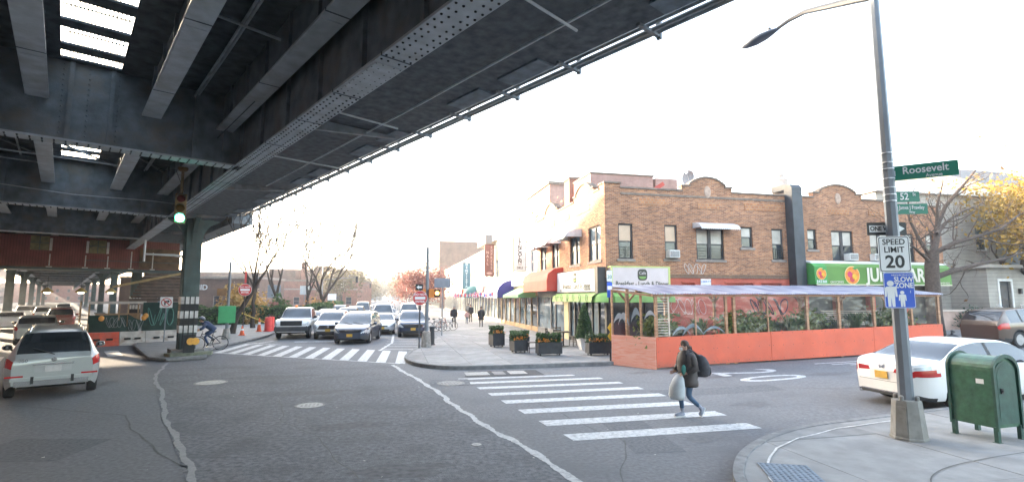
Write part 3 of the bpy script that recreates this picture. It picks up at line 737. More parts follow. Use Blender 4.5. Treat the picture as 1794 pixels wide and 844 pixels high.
def holed(mb, ax, u0, u1, z0, z1, d0, d1, holes):
    """box wall with rectangular openings; ax 'x': runs along x, thickness in y d0..d1"""
    us = sorted({u0, u1, *[h for o in holes for h in (o[0], o[1])]}); zs = sorted({z0, z1, *[h for o in holes for h in (o[2], o[3])]})
    us = [u for u in us if u0 <= u <= u1]; zs = [z for z in zs if z0 <= z <= z1]
    for a, b in zip(us, us[1:]):
        run = None
        cells = []
        for c, d in zip(zs, zs[1:]):
            m = ((a + b) / 2, (c + d) / 2)
            solid = not any(h[0] < m[0] < h[1] and h[2] < m[1] < h[3] for h in holes)
            if solid and cells and abs(cells[-1][1] - c) < 1e-9: cells[-1][1] = d
            elif solid: cells.append([c, d])
        for c, d in cells:
            if ax == 'x': mb.box(a, b, d0, d1, c, d)
            else: mb.box(d0, d1, a, b, c, d)
    return mb
def window(par, ax, u0, u1, z0, z1, d, n=1, frame=None, lower=None, upper=None, guard=False, sill=True, inward=0.10, sillm=None):
    """sash window in an opening; d = wall face coordinate, +inward goes into the wall"""
    P = (lambda u, k, z: (u, d + k, z)) if ax == 'x' else (lambda u, k, z: (d + k, u, z))
    def bx(mb, a, b, k0, k1, c, e):
        p, q = P(a, k0, c), P(b, k1, e)
        return mb.box(min(p[0], q[0]), max(p[0], q[0]), min(p[1], q[1]), max(p[1], q[1]), min(p[2], q[2]), max(p[2], q[2]))
    f = MB(); fw = 0.075; i = inward
    bx(f, u0, u0 + fw, i - 0.03, i + 0.05, z0, z1); bx(f, u1 - fw, u1, i - 0.03, i + 0.05, z0, z1)
    bx(f, u0 + fw, u1 - fw, i - 0.03, i + 0.05, z1 - fw, z1); bx(f, u0 + fw, u1 - fw, i - 0.03, i + 0.05, z0, z0 + fw)
    w = (u1 - u0) / n; zm = (z0 + z1) / 2
    for k in range(1, n): bx(f, u0 + k * w - 0.09, u0 + k * w + 0.09, i - 0.03, i + 0.05, z0 + fw, z1 - fw)
    for k in range(n): bx(f, u0 + k * w + 0.05, u0 + (k + 1) * w - 0.05, i - 0.01, i + 0.04, zm - 0.03, zm + 0.03)
    fo = f.build('window', frame or M_frame, par)
    for k in range(n):
        a, b = u0 + k * w + 0.06, u0 + (k + 1) * w - 0.06
        bx(MB(), a, b, i + 0.012, i + 0.03, zm + 0.02, z1 - 0.06).build('pane', upper or M_blind2, fo)
        bx(MB(), a, b, i + 0.022, i + 0.038, z0 + 0.06, zm - 0.02).build('pane', lower or M_glassd, fo)
    if sill: bx(MB(), u0 - 0.1, u1 + 0.1, -0.05, i, z0 - 0.12, z0 - 0.002).build('sill', sillm or M_sill, fo)
    if guard:
        g = MB()
        for k in range(5): bx(g, u0 + 0.04, u1 - 0.04, 0.03, 0.045, z0 + 0.06 + 0.13 * k, z0 + 0.075 + 0.13 * k)
        bx(g, u0 + 0.05, u0 + 0.07, 0.028, 0.047, z0, z0 + 0.62); bx(g, u1 - 0.07, u1 - 0.05, 0.028, 0.047, z0, z0 + 0.62); bx(g, (u0 + u1) / 2 - 0.01, (u0 + u1) / 2 + 0.01, 0.028, 0.047, z0, z0 + 0.62)
        g.build('guard', M_black, fo)
    return fo
def arc(u0, u1, zb, zt, n=12):
    w = (u1 - u0) / 2; h = zt - zb; Rr = (w * w + h * h) / (2 * h); c = (u0 + u1) / 2; a0 = math.asin(min(1, w / Rr))
    return [(c + Rr * math.sin(-a0 + 2 * a0 * i / n), zt - Rr + Rr * math.cos(-a0 + 2 * a0 * i / n)) for i in range(n + 1)]
def parapet(par, ax, prof, zb, d0, d1, m):
    pts = [(prof[0][0], zb)] + prof + [(prof[-1][0], zb)]
    mb = MB(); (mb.py if ax == 'x' else mb.px)(pts, d0, d1)
    mb.build('parapet', m, par)
    c = MB()
    for a, b in zip(prof, prof[1:]):
        if abs(a[0] - b[0]) < 1e-6: continue
        e = 0.03
        q = [(a[0] - e, a[1] + 0.002), (b[0] + e, b[1] + 0.002), (b[0] + e, b[1] + 0.085), (a[0] - e, a[1] + 0.085)]
        (c.py if ax == 'x' else c.px)(q, d0 - 0.06, d1 + 0.05)
    c.build('coping', M_cope, par)
def scallop_awning(par, ax, u0, u1, z0, z1, d, out, m):
    """ribbed metal window hood: sloping sheet, valance with scalloped edge, side cheeks"""
    P = (lambda u, k, z: (u, d - k, z)) if ax == 'x' else (lambda u, k, z: (d - k, u, z))
    mb = MB(); n = max(6, int((u1 - u0) / 0.12)); v0 = []
    prof = [(0.0, z1), (out * 0.35, z1 - 0.02), (out * 0.8, z1 - (z1 - z0) * 0.35), (out, z0 + 0.1)]
    rows = []
    for i in range(n * 2 + 1):
        u = u0 + (u1 - u0) * i / (2 * n); k = 0.018 if i % 2 else 0.0
        r = [P(u, o + k, z) for o, z in prof] + [P(u, out + k, z0 + (0.0 if i % 2 else 0.05))]
        rows.append(r)
    m0 = len(rows[0]); vs = [p for r in rows for p in r]
    mb.add(vs, [(i * m0 + j, (i + 1) * m0 + j, (i + 1) * m0 + j + 1, i * m0 + j + 1) for i in range(len(rows) - 1) for j in range(m0 - 1)])
    for r in (rows[0], rows[-1]): mb.quad(*(r[:4] + [P(u0 if r is rows[0] else u1, 0, z0 + 0.12)]))
    return mb.build('window_hood', m, par)

# ---------------------------------------------------------------- corner building
X0, Y0 = 9.9, 23.0
CB = empty('corner_building', (*W(X0, Y0), 0), A_N, 'two storey tan brick corner building with arched parapets above the cafe', 'building')
def cx(r): return r - X0
def cy(q): return q - Y0
w52 = [(10.58, 11.35, 4.44, 6.18), (13.07, 13.77, 4.48, 6.19), (14.82, 16.40, 4.47, 6.05), (17.42, 18.11, 5.13, 6.22), (19.27, 19.97, 4.53, 6.17)]
wsk = [(23.58, 25.20, 4.41, 6.19), (26.51, 28.1, 4.39, 6.0), (30.2, 31.6, 4.40, 6.0), (32.9, 34.3, 4.40, 6.0)]
def sh(o, f): return [(f(a), f(b), c, d) for a, b, c, d in o]
wall = MB()
holed(wall, 'x', 0.0, cx(20.75), 3.72, 7.05, 0.0, 0.3, sh(w52, cx))
holed(wall, 'y', 0.3, cy(35.2), 3.72, 7.05, 0.0, 0.3, sh(wsk, cy))
wall.box(cx(20.45), cx(20.75), 0.3, cy(35.2), 0.3, 7.05).box(0.3, cx(20.45), cy(34.9), cy(35.2), 0, 7.05)
wall.build('wall', M_brick, CB)
MB().box(0.3, cx(20.45), 0.3, cy(34.9), 6.75, 7.0).build('roof', M_roof, CB)
M_ = None
P52 = [(cx(9.9), 8.15), (cx(10.74), 8.15), (cx(10.74), 7.93), (cx(14.1), 7.93), (cx(14.1), 8.2), (cx(14.55), 8.2)] + arc(cx(14.55), cx(16.6), 8.3, 8.68) + [(cx(16.6), 8.2), (cx(17.0), 8.2), (cx(17.0), 7.93), (cx(20.75), 7.93)]
parapet(CB, 'x', P52, 7.05, 0.0, 0.3, M_brick)
PSK = [(0.3, 8.15), (cy(23.65), 8.15), (cy(23.65), 7.93), (cy(24.4), 7.93), (cy(24.4), 8.2), (cy(24.8), 8.2)] + arc(cy(24.8), cy(27.0), 8.3, 8.68) + [(cy(27.0), 8.2), (cy(27.4), 8.2), (cy(27.4), 7.93), (cy(30.4), 7.93), (cy(30.4), 8.15), (cy(30.8), 8.15)] + arc(cy(30.8), cy(33.0), 8.25, 8.65) + [(cy(33.0), 8.15), (cy(33.4), 8.15), (cy(33.4), 7.93), (cy(35.2), 7.93)]
parapet(CB, 'y', PSK, 7.05, 0.0, 0.3, M_brick)
# decorative orange panels, medallion and soldier course
for a, b, z in ((11.7, 13.2, 7.15), (15.0, 16.2, 7.05), (17.7, 20.3, 7.1)):
    MB().box(cx(a), cx(b), -0.022, 0.05, z, z + 0.34).build('brick_panel', M_brick_or, CB)
for a, b in ((24.9, 27.0), (28.2, 30.0), (31.0, 32.9)):
    MB().box(-0.022, 0.05, cy(a), cy(b), 7.12, 7.46).build('brick_panel', M_brick_or, CB)
MB().lathe([(0.26, 0.06), (0.24, 0.0), (0.18, -0.02)], 24, axis='y').xf(lambda p: (cx(15.57) + p[0] * 0.75, -0.03 + p[1], 7.95 + p[2] * 1.25)).build('medallion', mat('terracotta_pale', (0.42, 0.30, 0.23), 0.8, 0.15, 6.0), CB)
mb = MB().box(-0.04, cx(20.75), -0.035, 0.28, 3.53, 3.715).box(-0.041, 0.28, 0.29, cy(35.2), 3.9, 4.0)
mb.build('soldier_course', brick_mat('brick_soldier', (0.16, 0.085, 0.05), (0.24, 0.13, 0.07), (0.22, 0.18, 0.15), 0.075, 0.3), CB)
MB().box(cx(10.75), cx(20.5), -0.025, 0.05, 7.62, 7.72).build('band_course', M_cope, CB)
for k, (a, b, c, d) in enumerate(sh(w52, cx)):
    window(CB, 'x', a, b, c, d, 0.0, n=2 if k == 2 else 1, guard=k in (0, 2, 4), upper=M_blind if k in (0, 1) else M_blind2)
for k, (a, b, c, d) in enumerate(sh(wsk, cy)):
    window(CB, 'y', a, b, c, d, 0.0, n=2, upper=M_glassb, lower=M_glassb)
scallop_awning(CB, 'x', cx(14.65), cx(16.85), 5.93, 6.33, 0.0, 0.75, M_alum)
scallop_awning(CB, 'y', cy(26.2), cy(28.5), 5.75, 6.3, 0.0, 1.0, M_alum)
scallop_awning(CB, 'y', cy(29.8), cy(32.0), 5.75, 6.3, 0.0, 1.0, M_alum)
scallop_awning(CB, 'y', cy(32.5), cy(34.7), 5.75, 6.3, 0.0, 1.0, M_alum)
# ground floor: painted wall on the side street with blind recesses
g = MB()
rec = [(13.95, 14.65, 2.9, 3.3), (16.4, 18.0, 2.7, 3.3), (18.5, 19.7, 2.7, 3.3)]
holed(g, 'x', cx(13.15), cx(20.75), -0.3, 3.53, 0.0, 0.3, sh(rec, cx))
g.box(cx(13.15), cx(20.7), 0.12, 0.28, 2.5, 3.45)
g.build('painted_wall', M_redpaint, CB)
for a, b in ((16.35, 18.05), (18.45, 19.75), (13.9, 14.7)):
    MB().box(cx(a), cx(b), -0.03, 0.02, 3.3, 3.38).build('lintel', M_redpaint, CB)
# cafe shopfront: corner piers, glazing, doors
sf = MB()
for a, b in ((9.9, 10.12), (13.0, 13.15)): sf.box(cx(a), cx(b), 0.02, 0.25, 0.05, 3.0)
sf.box(cx(10.12), cx(13.0), 0.06, 0.2, 0.05, 0.45).box(cx(10.12), cx(13.0), 0.06, 0.2, 2.55, 3.53)
for u in (10.95, 11.9): sf.box(cx(u), cx(u) + 0.09, 0.05, 0.18, 0.45, 2.55)
for u in (24.1, 24.95, 25.85, 26.9, 27.6): sf.box(0.05, 0.18, cy(u), cy(u) + 0.1, 0.12, 2.55)
sf.box(0.02, 0.25, cy(28.3), cy(28.55), 0.12, 3.5).box(0.06, 0.2, cy(23.25), cy(28.3), 0.12, 0.42).box(0.06, 0.2, cy(23.25), cy(28.3), 2.5, 3.9)
sf.build('shopfront_frame', M_black, CB)
us = [10.12, 10.95, 11.9, 13.0]
for a, b in zip(us, us[1:]): MB().box(cx(a) + 0.03, cx(b) - 0.02, 0.11, 0.13, 0.45, 2.55).build('pane', M_glassd, CB)
us = [23.25, 24.1, 24.95, 25.85, 26.9, 27.6, 28.3]
for k, (a, b) in enumerate(zip(us, us[1:])): MB().box(0.11, 0.13, cy(a) + 0.05, cy(b) - 0.02, 0.42, 2.5).build('pane', M_glassb if k % 2 else M_glassd, CB)
MB().box(0.0, 0.22, cy(28.56), cy(29.3), 0.1, 3.6).build('pier', mat('pier_yellow', (0.50, 0.44, 0.25), 0.7, 0.1, 3.0), CB)
# red awning shop
us = [29.3, 31.2, 32.1, 35.2]; sf = MB()
for u in us: sf.box(0.04, 0.2, cy(u) - 0.06, cy(u) + 0.06, 0.1, 3.9)
sf.box(0.05, 0.19, cy(29.36), cy(35.14), 0.1, 0.55).box(0.05, 0.19, cy(29.36), cy(35.14), 2.6, 3.9)
sf.build('shopfront_frame', mat('shop_grey', (0.12, 0.12, 0.13), 0.5, 0.2, 4.0), CB)
for k, (a, b) in enumerate(zip(us, us[1:])): MB().box(0.11, 0.13, cy(a) + 0.06, cy(b) - 0.06, 0.55, 2.6).build('pane', M_glassb, CB)
MB().box(-0.02, 0.04, cy(29.4), cy(31.1), 2.15, 2.6).build('roller_shutter', stripe_mat('shutter_ribs', (0.25, 0.24, 0.22), (0.42, 0.40, 0.37), 6.0, 'Z', 0.5), CB)
# black roof duct climbing the facade between the two brick fronts
dct = empty('roof_duct', (*W(20.52, Y0), 0), A_N, 'tall black metal kitchen duct climbing the brick facade', 'duct')
M_duct = mat('duct_black', (0.028, 0.034, 0.044), 0.45, 0.3, 2.0, 0.1, dirt=(0.05, 0.06, 0.075), dscale=0.8)
MB().box(-0.34, 0.28, -0.55, -0.01, 2.75, 8.1).build('shaft', M_duct, dct, bevel=0.02)
MB().px([(-0.55, 8.102), (-0.55, 8.32), (-0.40, 8.5), (0.9, 8.62), (0.9, 8.30), (0.0, 8.28), (-0.01, 8.102)], -0.34, 0.28).build('elbow', M_duct, dct)
MB().box(-0.45, 0.4, -0.6, -0.005, 2.65, 2.748).build('flange', M_duct, dct)
# second brick front with the juice bar
BB = empty('brick_building', (*W(20.8, Y0), 0), A_N, 'tan brick building with arched parapet above the green juice bar awning', 'building')
def bx_(r): return r - 20.8
wb = [(21.49, 22.06, 5.12, 6.22), (23.02, 24.43, 4.54, 6.18), (25.56, 26.9, 4.54, 6.15), (27.85, 28.6, 4.54, 6.15), (29.4, 30.0, 4.9, 6.15)]
wall = MB(); holed(wall, 'x', 0, bx_(30.6), 3.4, 7.05, 0.0, 0.3, sh(wb, bx_)); wall.box(bx_(30.3), bx_(30.6), 0.3, 12, 0.2, 7.05).box(0.02, 0.3, 0.3, 12, 0.2, 7.05)
wall.build('wall', M_brick, BB)
MB().box(0.3, bx_(30.3), 0.3, 12, 6.75, 7.0).build('roof', M_roof, BB)
PB = [(0.0, 7.93), (bx_(22.0), 7.93), (bx_(22.0), 8.2), (bx_(22.4), 8.2)] + arc(bx_(22.4), bx_(24.8), 8.3, 8.68) + [(bx_(24.8), 8.2), (bx_(25.2), 8.2), (bx_(25.2), 7.93), (bx_(27.4), 7.93), (bx_(27.4), 7.75), (bx_(30.6), 7.75)]
parapet(BB, 'x', PB, 7.05, 0.0, 0.3, M_brick)
MB().lathe([(0.26, 0.06), (0.24, 0.0), (0.18, -0.02)], 24, axis='y').xf(lambda p: (bx_(23.6) + p[0] * 0.75, -0.03 + p[1], 7.95 + p[2] * 1.25)).build('medallion', MATS['terracotta_pale'], BB)
for a, b in ((22.9, 24.3), (25.6, 27.2)): MB().box(bx_(a), bx_(b), -0.022, 0.05, 7.08, 7.4).build('brick_panel', M_brick_or, BB)
for k, (a, b, c, d) in enumerate(sh(wb, bx_)): window(BB, 'x', a, b, c, d, 0.0, n=2 if k in (1, 2) else 1, upper=M_blind2)
MB().box(0.3, bx_(30.6), 0.4, 0.6, 0.2, 3.4).build('shopfront', mat('shop_dim', (0.06, 0.055, 0.05), 0.4, 0.3, 2.0), BB)
for r in (21.1, 23.2, 25.4, 27.6, 29.6): MB().box(bx_(r), bx_(r) + 0.25, 0.02, 0.398, 0.2, 3.4).build('pier', M_redpaint, BB)
for r in (26.6,): MB().box(bx_(r), bx_(r) + 0.9, 0.36, 0.399, 0.5, 3.1).build('door', mat('door_green', (0.10, 0.22, 0.06), 0.5, 0.2, 3.0), BB)

def ac_unit(r, z, label):
    o = empty('air_conditioner', (*W(r, Y0 - 0.02), z), A_N, label, 'air conditioner', 'window air conditioners')
    MB().box(-0.28, 0.28, -0.30, 0.1, 0, 0.38).build('case', mat('ac_case', (0.62, 0.61, 0.58), 0.5, 0.08, 4.0), o, bevel=0.015)
    gm = mat('ac_grille', (0.10, 0.10, 0.10), 0.6, 0.2, 6.0)
    MB().box(-0.24, 0.24, -0.312, -0.301, 0.05, 0.33).build('grille', gm, o)
    for k in range(7):
        MB().box(-0.24, 0.24, -0.322, -0.313, 0.065 + 0.04 * k, 0.078 + 0.04 * k).build('slat', MATS['ac_case'], o)
ac_unit(13.42, 4.52, 'white air conditioner in the window above the white notice')
ac_unit(24.1, 4.56, 'white air conditioner in the double window above the juice bar awning')
ac_unit(25.75, 4.56, 'white air conditioner half hidden behind the speed limit sign')

# roof things
bk = empty('roof_bulkhead', (*W(11.6, 29), 7.0), A_N, 'pinkish brick stair bulkhead on the corner building roof', 'roof structure')
MB().box(0, 4.2, 0, 3.0, 0, 3.15).build('wall', M_brick_pink, bk); MB().box(4.42, 5.95, 0.1, 3.0, 0, 3.1).build('wall', M_brick_pink, bk)
MB().box(-0.06, 4.26, -0.06, 3.06, 3.15, 3.24).build('coping', M_cope, bk); MB().bar((3.9, -0.05, 2.1), (4.9, -0.05, 2.75), 0.05, 0.25).build('flashing', mat('flashing_red', (0.45, 0.06, 0.04), 0.6, 0.1, 3.0), bk)
ch = empty('chimney', (*W(12.0, 33.4), 7.0), A_N, 'red brick chimney on the corner building roof', 'chimney')
MB().box(-0.4, 0.4, -0.5, 0.6, 0, 3.7).build('stack', M_brick_red, ch); MB().box(-0.46, 0.46, -0.56, 0.66, 3.7, 3.85).build('cap', M_cope, ch)
sd = empty('satellite_dish', (*W(15.9, 25), 7.0), A_N, 'white satellite dish on the roof beside the arched parapet', 'satellite dish')
dish = MB().lathe([(0.02, 0.0), (0.2, 0.02), (0.36, 0.08), (0.46, 0.16), (0.45, 0.17), (0.35, 0.095), (0.02, 0.02)], 22)
dish.xf(lambda p: (p[0] * 0.9 - p[2] * 0.45 - 0.15, -p[2] * 0.8 + p[0] * 0.1, 2.15 + p[1] * 0.9 + p[0] * 0.25)).build('dish', mat('dish_grey', (0.20, 0.20, 0.21), 0.5, 0.1), sd, smooth=True)
MB().cyl((0, 0, 0), (0, 0.05, 2.1), 0.03, n=8).bar((-0.1, -0.05, 1.9), (-0.55, -0.55, 2.3), 0.02).cbox((-0.56, -0.56, 2.32), (0.08, 0.08, 0.12)).build('mast', M_alum, sd)
an = empty('roof_antenna', (*W(18.3, 26), 7.0), A_N, 'thin television antenna standing on the roof', 'antenna')
MB().cyl((0, 0, 0), (-0.1, 0, 4.05), 0.032, n=6).build('mast', mat('galvanised', (0.07, 0.07, 0.075), 0.5, 0.2, 6.0), an)
ab = MB().bar((-0.85, 0.2, 3.72), (0.85, -0.2, 4.28), 0.045)
for k in range(7): u = -0.8 + 0.27 * k; ab.bar((u, 0.2 * -u / .85 - 0.35, 3.99 + 0.33 * u), (u, 0.2 * -u / .85 + 0.35, 3.99 + 0.33 * u), 0.016)
ab.build('boom', MATS['galvanised'], an)
vp = empty('roof_vent', (*W(22.6, 26), 7.0), A_N, 'round metal exhaust vent on the roof behind the black duct', 'vent')
MB().lathe([(0.28, 0), (0.28, 1.7), (0.5, 1.85), (0.5, 2.25), (0.42, 2.3), (0.42, 2.6), (0.3, 2.7), (0.2, 2.75), (0.2, 2.95)], 20).build('stack', mat('vent_rusty', (0.45, 0.38, 0.33), 0.6, 0.25, 4.0), vp, smooth=True)
MB().lathe([(0.52, 2.0), (0.52, 2.06)], 20).build('ring', mat('vent_ring', (0.3, 0.12, 0.08), 0.7, 0.2, 4.0), vp)
hb = empty('background_house', (*W(27, 55), 0), A_N, 'brick house roofline seen behind the corner building roof', 'building')
MB().box(-10, 4, 0, 10, 0, 15.4).build('wall', M_brick_pink, hb); MB().box(6, 14, 1, 10, 0, 15.6).build('wall', M_brick_pink, hb); MB().box(-10.2, 4.2, -0.2, 10.2, 15.4, 15.7).build('coping', M_cope, hb)

# ---------------------------------------------------------------- cafe signs and awnings (things fixed on the facade)
M_lime = mat('lime_canvas', (0.20, 0.36, 0.09), 0.7, 0.12, 3.0)
M_signw = mat('sign_white', (0.66, 0.70, 0.70), 0.35, 0.05, 2.0)
M_signp = mat('sign_pinkish', (0.60, 0.51, 0.50), 0.4, 0.06, 2.0)
M_olive = mat('letters_dark', (0.06, 0.055, 0.035), 0.6, 0.1, 4.0)
M_edge = mat('sign_edge_lime', (0.50, 0.56, 0.20), 0.5, 0.1, 4.0)
def cafe_logo(par, P, k):
    """round-cornered badge: dark frame, lime lower half"""
    a = MB(); b = MB(); n = 28
    def se(r, c=(0, 0), y0=0.0, y1=0.0, keep=lambda z: True):
        pts = []
        for i in range(n):
            t = 2 * math.pi * i / n; x = math.copysign(abs(math.cos(t)) ** 0.6, math.cos(t)) * r * 0.92; z = math.copysign(abs(math.sin(t)) ** 0.6, math.sin(t)) * r
            pts.append((x + c[0], z + c[1]))
        return pts
    a.prism(se(0.27), lambda p: P(p[0], 0.0, p[1]), lambda p: P(p[0], 0.015, p[1])); a.build('logo_badge', M_olive, par)
    low = [(x, z) for x, z in se(0.2) if z < 0.0]
    b.prism(low, lambda p: P(p[0], 0.015, p[1]), lambda p: P(p[0], 0.022, p[1])); b.build('logo_leaf', M_lime, par)
s1 = empty('cafe_sign', (*W(X0, Y0), 0), A_N, 'pale cafe sign board over the avenue shopfront reading breakfast lunch and dinner', 'sign')
MB().box(-0.42, -0.02, cy(23.45), cy(29.3), 2.86, 4.0).build('board', M_signw, s1)
MB().box(-0.43, -0.01, cy(23.02), cy(23.43), 2.78, 4.04).build('end_box', M_black, s1)
MB().box(-0.43, -0.421, cy(23.44), cy(29.3), 3.98, 4.03).box(-0.43, -0.421, cy(23.44), cy(29.3), 2.84, 2.88).build('trim', M_black, s1)
text('lettering', 'Breakfast - Lunch & Dinner', 0.40, M_olive, s1, (-0.428, cy(26.1), 3.17), (math.pi / 2, 0, -math.pi / 2), bold=0.004, sx=0.98)
text('lettering', '718 424-2914', 0.17, M_olive, s1, (-0.428, cy(24.4), 2.97), (math.pi / 2, 0, -math.pi / 2)); text('lettering', 'CAFE', 0.17, M_olive, s1, (-0.428, cy(28.6), 2.97), (math.pi / 2, 0, -math.pi / 2))
cafe_logo(s1, lambda u, k, z: (-0.424 - k, cy(26.2) - u, 3.62 + z), 0)
text('lettering', 'Cafe', 0.2, M_signw, s1, (-0.442, cy(26.2), 3.68), (math.pi / 2, 0, -math.pi / 2))
s2 = empty('cafe_sign', (*W(X0, Y0), 0), A_N, 'pinkish cafe sign board on the side street reading breakfast lunch and dinner', 'sign')
MB().box(cx(10.02), cx(13.05), -0.36, -0.02, 2.86, 4.0).build('board', M_signp, s2)
mb = MB().box(cx(9.98), cx(13.09), -0.375, -0.0, 4.0, 4.07).box(cx(12.99), cx(13.09), -0.375, -0.015, 2.84, 4.0).box(cx(10.0), cx(10.08), -0.376, -0.361, 2.84, 4.0); mb.build('trim', M_edge, s2)
text('lettering', 'Breakfast - Lunch & Dinner', 0.32, M_olive, s2, (cx(11.62), -0.366, 3.22), bold=0.006, sx=0.79)
cafe_logo(s2, lambda u, k, z: (cx(11.62) + u, -0.363 - k, 3.66 + z), 0); text('lettering', 'Cafe', 0.2, M_signp, s2, (cx(11.62), -0.382, 3.74))
a1 = empty('cafe_awning', (*W(X0, Y0), 0), A_N, 'lime green cafe awning below the corner sign boards', 'awning')
mb = MB(); prof = [(0.0, 2.82), (0.5, 2.78), (0.72, 2.62), (0.78, 2.35)]
n = 12
mb.add([(-o, cy(23.0), z) for o, z in prof] + [(-o, cy(29.2), z) for o, z in prof], [(i, i + 1, i + 5, i + 4) for i in range(3)])
mb.quad(*[(-o, cy(29.2), z) for o, z in prof], (0, cy(29.2), 2.4))
mb.build('canvas', M_lime, a1)
MB().add([(cx(10.0), -o, z) for o, z in prof] + [(cx(13.1), -o, z) for o, z in prof], [(i, i + 1, i + 5, i + 4) for i in range(3)]).quad(*[(cx(13.1), -o, z) for o, z in prof], (cx(13.1), 0, 2.4)).build('canvas', M_lime, a1)
MB().lathe([(0.02, 2.83), (0.40, 2.79), (0.62, 2.66), (0.74, 2.36), (0.735, 2.35), (0.6, 2.6), (0.02, 2.75)], 24).xf(lambda p: (p[0] + 0.06, p[1] + 0.06, p[2])).build('corner_canvas', M_lime, a1, smooth=True)
for k in range(6):
    t = cy(23.6 + 0.95 * k); pts = [(-0.79 + 0.1 * math.cos(a) * 0.2, t + 0.2 * math.cos(a), 2.55 + 0.17 * math.sin(a)) for a in [i * math.pi / 6 for i in range(13)]]
    MB().tube(pts, 0.014, 5).build('swirl', M_olive, a1)
ra = empty('red_awning', (*W(X0, 29.4), 0), A_N, 'faded red box awning over the shop next to the cafe', 'awning')
prof = [(0.0, 4.38), (0.55, 4.30), (0.95, 4.0), (1.05, 3.6), (1.05, 2.95)]
mb = MB().add([(-o, 0.0, z) for o, z in prof] + [(-o, 5.75, z) for o, z in prof], [(i, i + 1, i + 6, i + 5) for i in range(4)])
mb.build('canvas', mat('red_canvas_faded', (0.62, 0.12, 0.08), 0.75, 0.12, 1.5), ra)
MB().px([(0, 0), (1, 0), (1, 1)], 0, 0.1)
MB().py([(-o, z) for o, z in prof] + [(0, 2.95)], -0.012, -0.002).build('cheek', mat('red_canvas', (0.60, 0.07, 0.045), 0.7, 0.1, 2.0), ra)
MB().py([(-o, z) for o, z in prof] + [(0, 2.95)], 5.752, 5.762).build('cheek', MATS['red_canvas'], ra)
ja = empty('juice_bar_awning', (*W(21.45, Y0), 0), A_N, 'long green juice bar awning with fruit emblems above the dining shed', 'awning')
M_jg = mat('juice_green', (0.10, 0.235, 0.040), 0.6, 0.15, 0.7); M_jg2 = mat('juice_green_dark', (0.055, 0.27, 0.06), 0.6, 0.1, 2.0)
MB().px([(0.0, 4.45), (-0.75, 4.33), (-0.95, 4.15), (-0.98, 3.25), (0.0, 3.25)], 0.2, 8.3).build('canvas', M_jg, ja)
MB().px([(0.0, 4.45), (-0.75, 4.33), (-0.95, 4.15), (-0.98, 3.25), (0.0, 3.25)], -0.55, 0.198).build('canvas', M_jg2, ja)
MB().px([(0.0, 4.452), (0.0, 4.53), (-0.75, 4.42), (-0.75, 4.335)], -0.57, 8.32).build('rain_cover', M_white, ja)
MB().box(-0.5, 8.3, -1.0, -0.985, 3.2, 3.26).build('valance', mat('valance_cream', (0.6, 0.56, 0.42), 0.7, 0.1, 3.0), ja)
M_cre = mat('letters_cream', (0.75, 0.70, 0.58), 0.6, 0.05, 3.0)
text('lettering', 'JUICE BAR', 0.98, M_cre, ja, (4.55, -0.99, 3.72), bold=0.03, sx=0.86)
text('lettering', 'JUICE BAR', 0.19, M_signw, ja, (-0.17, -0.99, 3.38), bold=0.004, sx=0.7)
text('lettering', 'GROCERIES', 0.16, M_cre, ja, (0.75, -0.99, 3.36)); text('lettering', '718-424-7272 | 718-424-0203', 0.14, M_cre, ja, (7.3, -0.99, 3.34))
for (u, z, s) in ((-0.18, 3.78, 0.28), (1.72, 3.72, 0.44)):
    em = MB().lathe([(s * 1.08, 0.0), (s * 1.08, -0.008)], 26, axis='y').xf(lambda p: (u + p[0], -0.985 + p[1], z + p[2])).build('emblem', mat('emblem_edge', (0.7, 0.62, 0.3), 0.6, 0.1, 3.0), ja)
    MB().lathe([(s, 0.0), (s, -0.006)], 26, axis='y').xf(lambda p: (u + p[0], -0.995 + p[1], z + p[2])).build('fruit', mat('fruit_orange', (0.78, 0.24, 0.03), 0.6, 0.35, 6.0), em)
    for k, (a, b, c) in enumerate(((-0.35, 0.1, (0.55, 0.03, 0.12)), (0.3, -0.2, (0.8, 0.45, 0.03)), (-0.05, -0.45, (0.5, 0.04, 0.05)))):
        MB().lathe([(s * 0.36, 0.0), (s * 0.33, -0.005)], 18, axis='y').xf(lambda p: (u + a * s + p[0], -1.002 + p[1], z + b * s + p[2])).build('berry', mat('berry%d' % k, c, 0.6, 0.2, 8.0), em)
    MB().prism([(0, 0), (0.18, 0.1), (0.4, 0.02), (0.2, -0.08)], lambda p: (u + p[0] * s * 2.2, -1.0, z + s * 0.8 + p[1] * s * 2), lambda p: (u + p[0] * s * 2.2, -1.006, z + s * 0.8 + p[1] * s * 2)).build('leaf', M_jg2, em)
# white notice and graffiti on the painted wall
wn_ = empty('wall_notice', (*W(15.25, Y0), 0), A_N, 'small white notice with blue lettering on the painted red wall', 'notice')
MB().box(-0.28, 0.28, -0.05, -0.005, 3.1, 3.5).build('board', M_white, wn_)
text('lettering', 'LIBERTY', 0.15, mat('notice_blue', (0.12, 0.2, 0.5), 0.6, 0.05), wn_, (0, -0.055, 3.36)); MB().box(-0.2, 0.2, -0.056, -0.051, 3.15, 3.19).build('underline', MATS['notice_blue'], wn_)
M_spray = mat('spray_white', (0.62, 0.60, 0.58), 0.8, 0.2, 4.0)
def squiggle(name, par, P, x0, x1, z0, z1, m, seed, n=4, w=0.022):
    rnd = random.Random(seed)
    for k in range(n):
        a = x0 + (x1 - x0) * k / n; b = x0 + (x1 - x0) * (k + 1) / n; pts = []
        c = rnd.uniform(0, 6); d = rnd.uniform(1.2, 2.4)
        for i in range(15):
            t = i / 14; pts.append(P(a + (b - a) * (0.5 + 0.55 * math.sin(c + d * 4 * t)), z0 + (z1 - z0) * (0.5 + 0.5 * math.cos(c * 1.7 + 7.0 * t + k))))
        MB().tube(pts, w, 4).build(name, m, par)
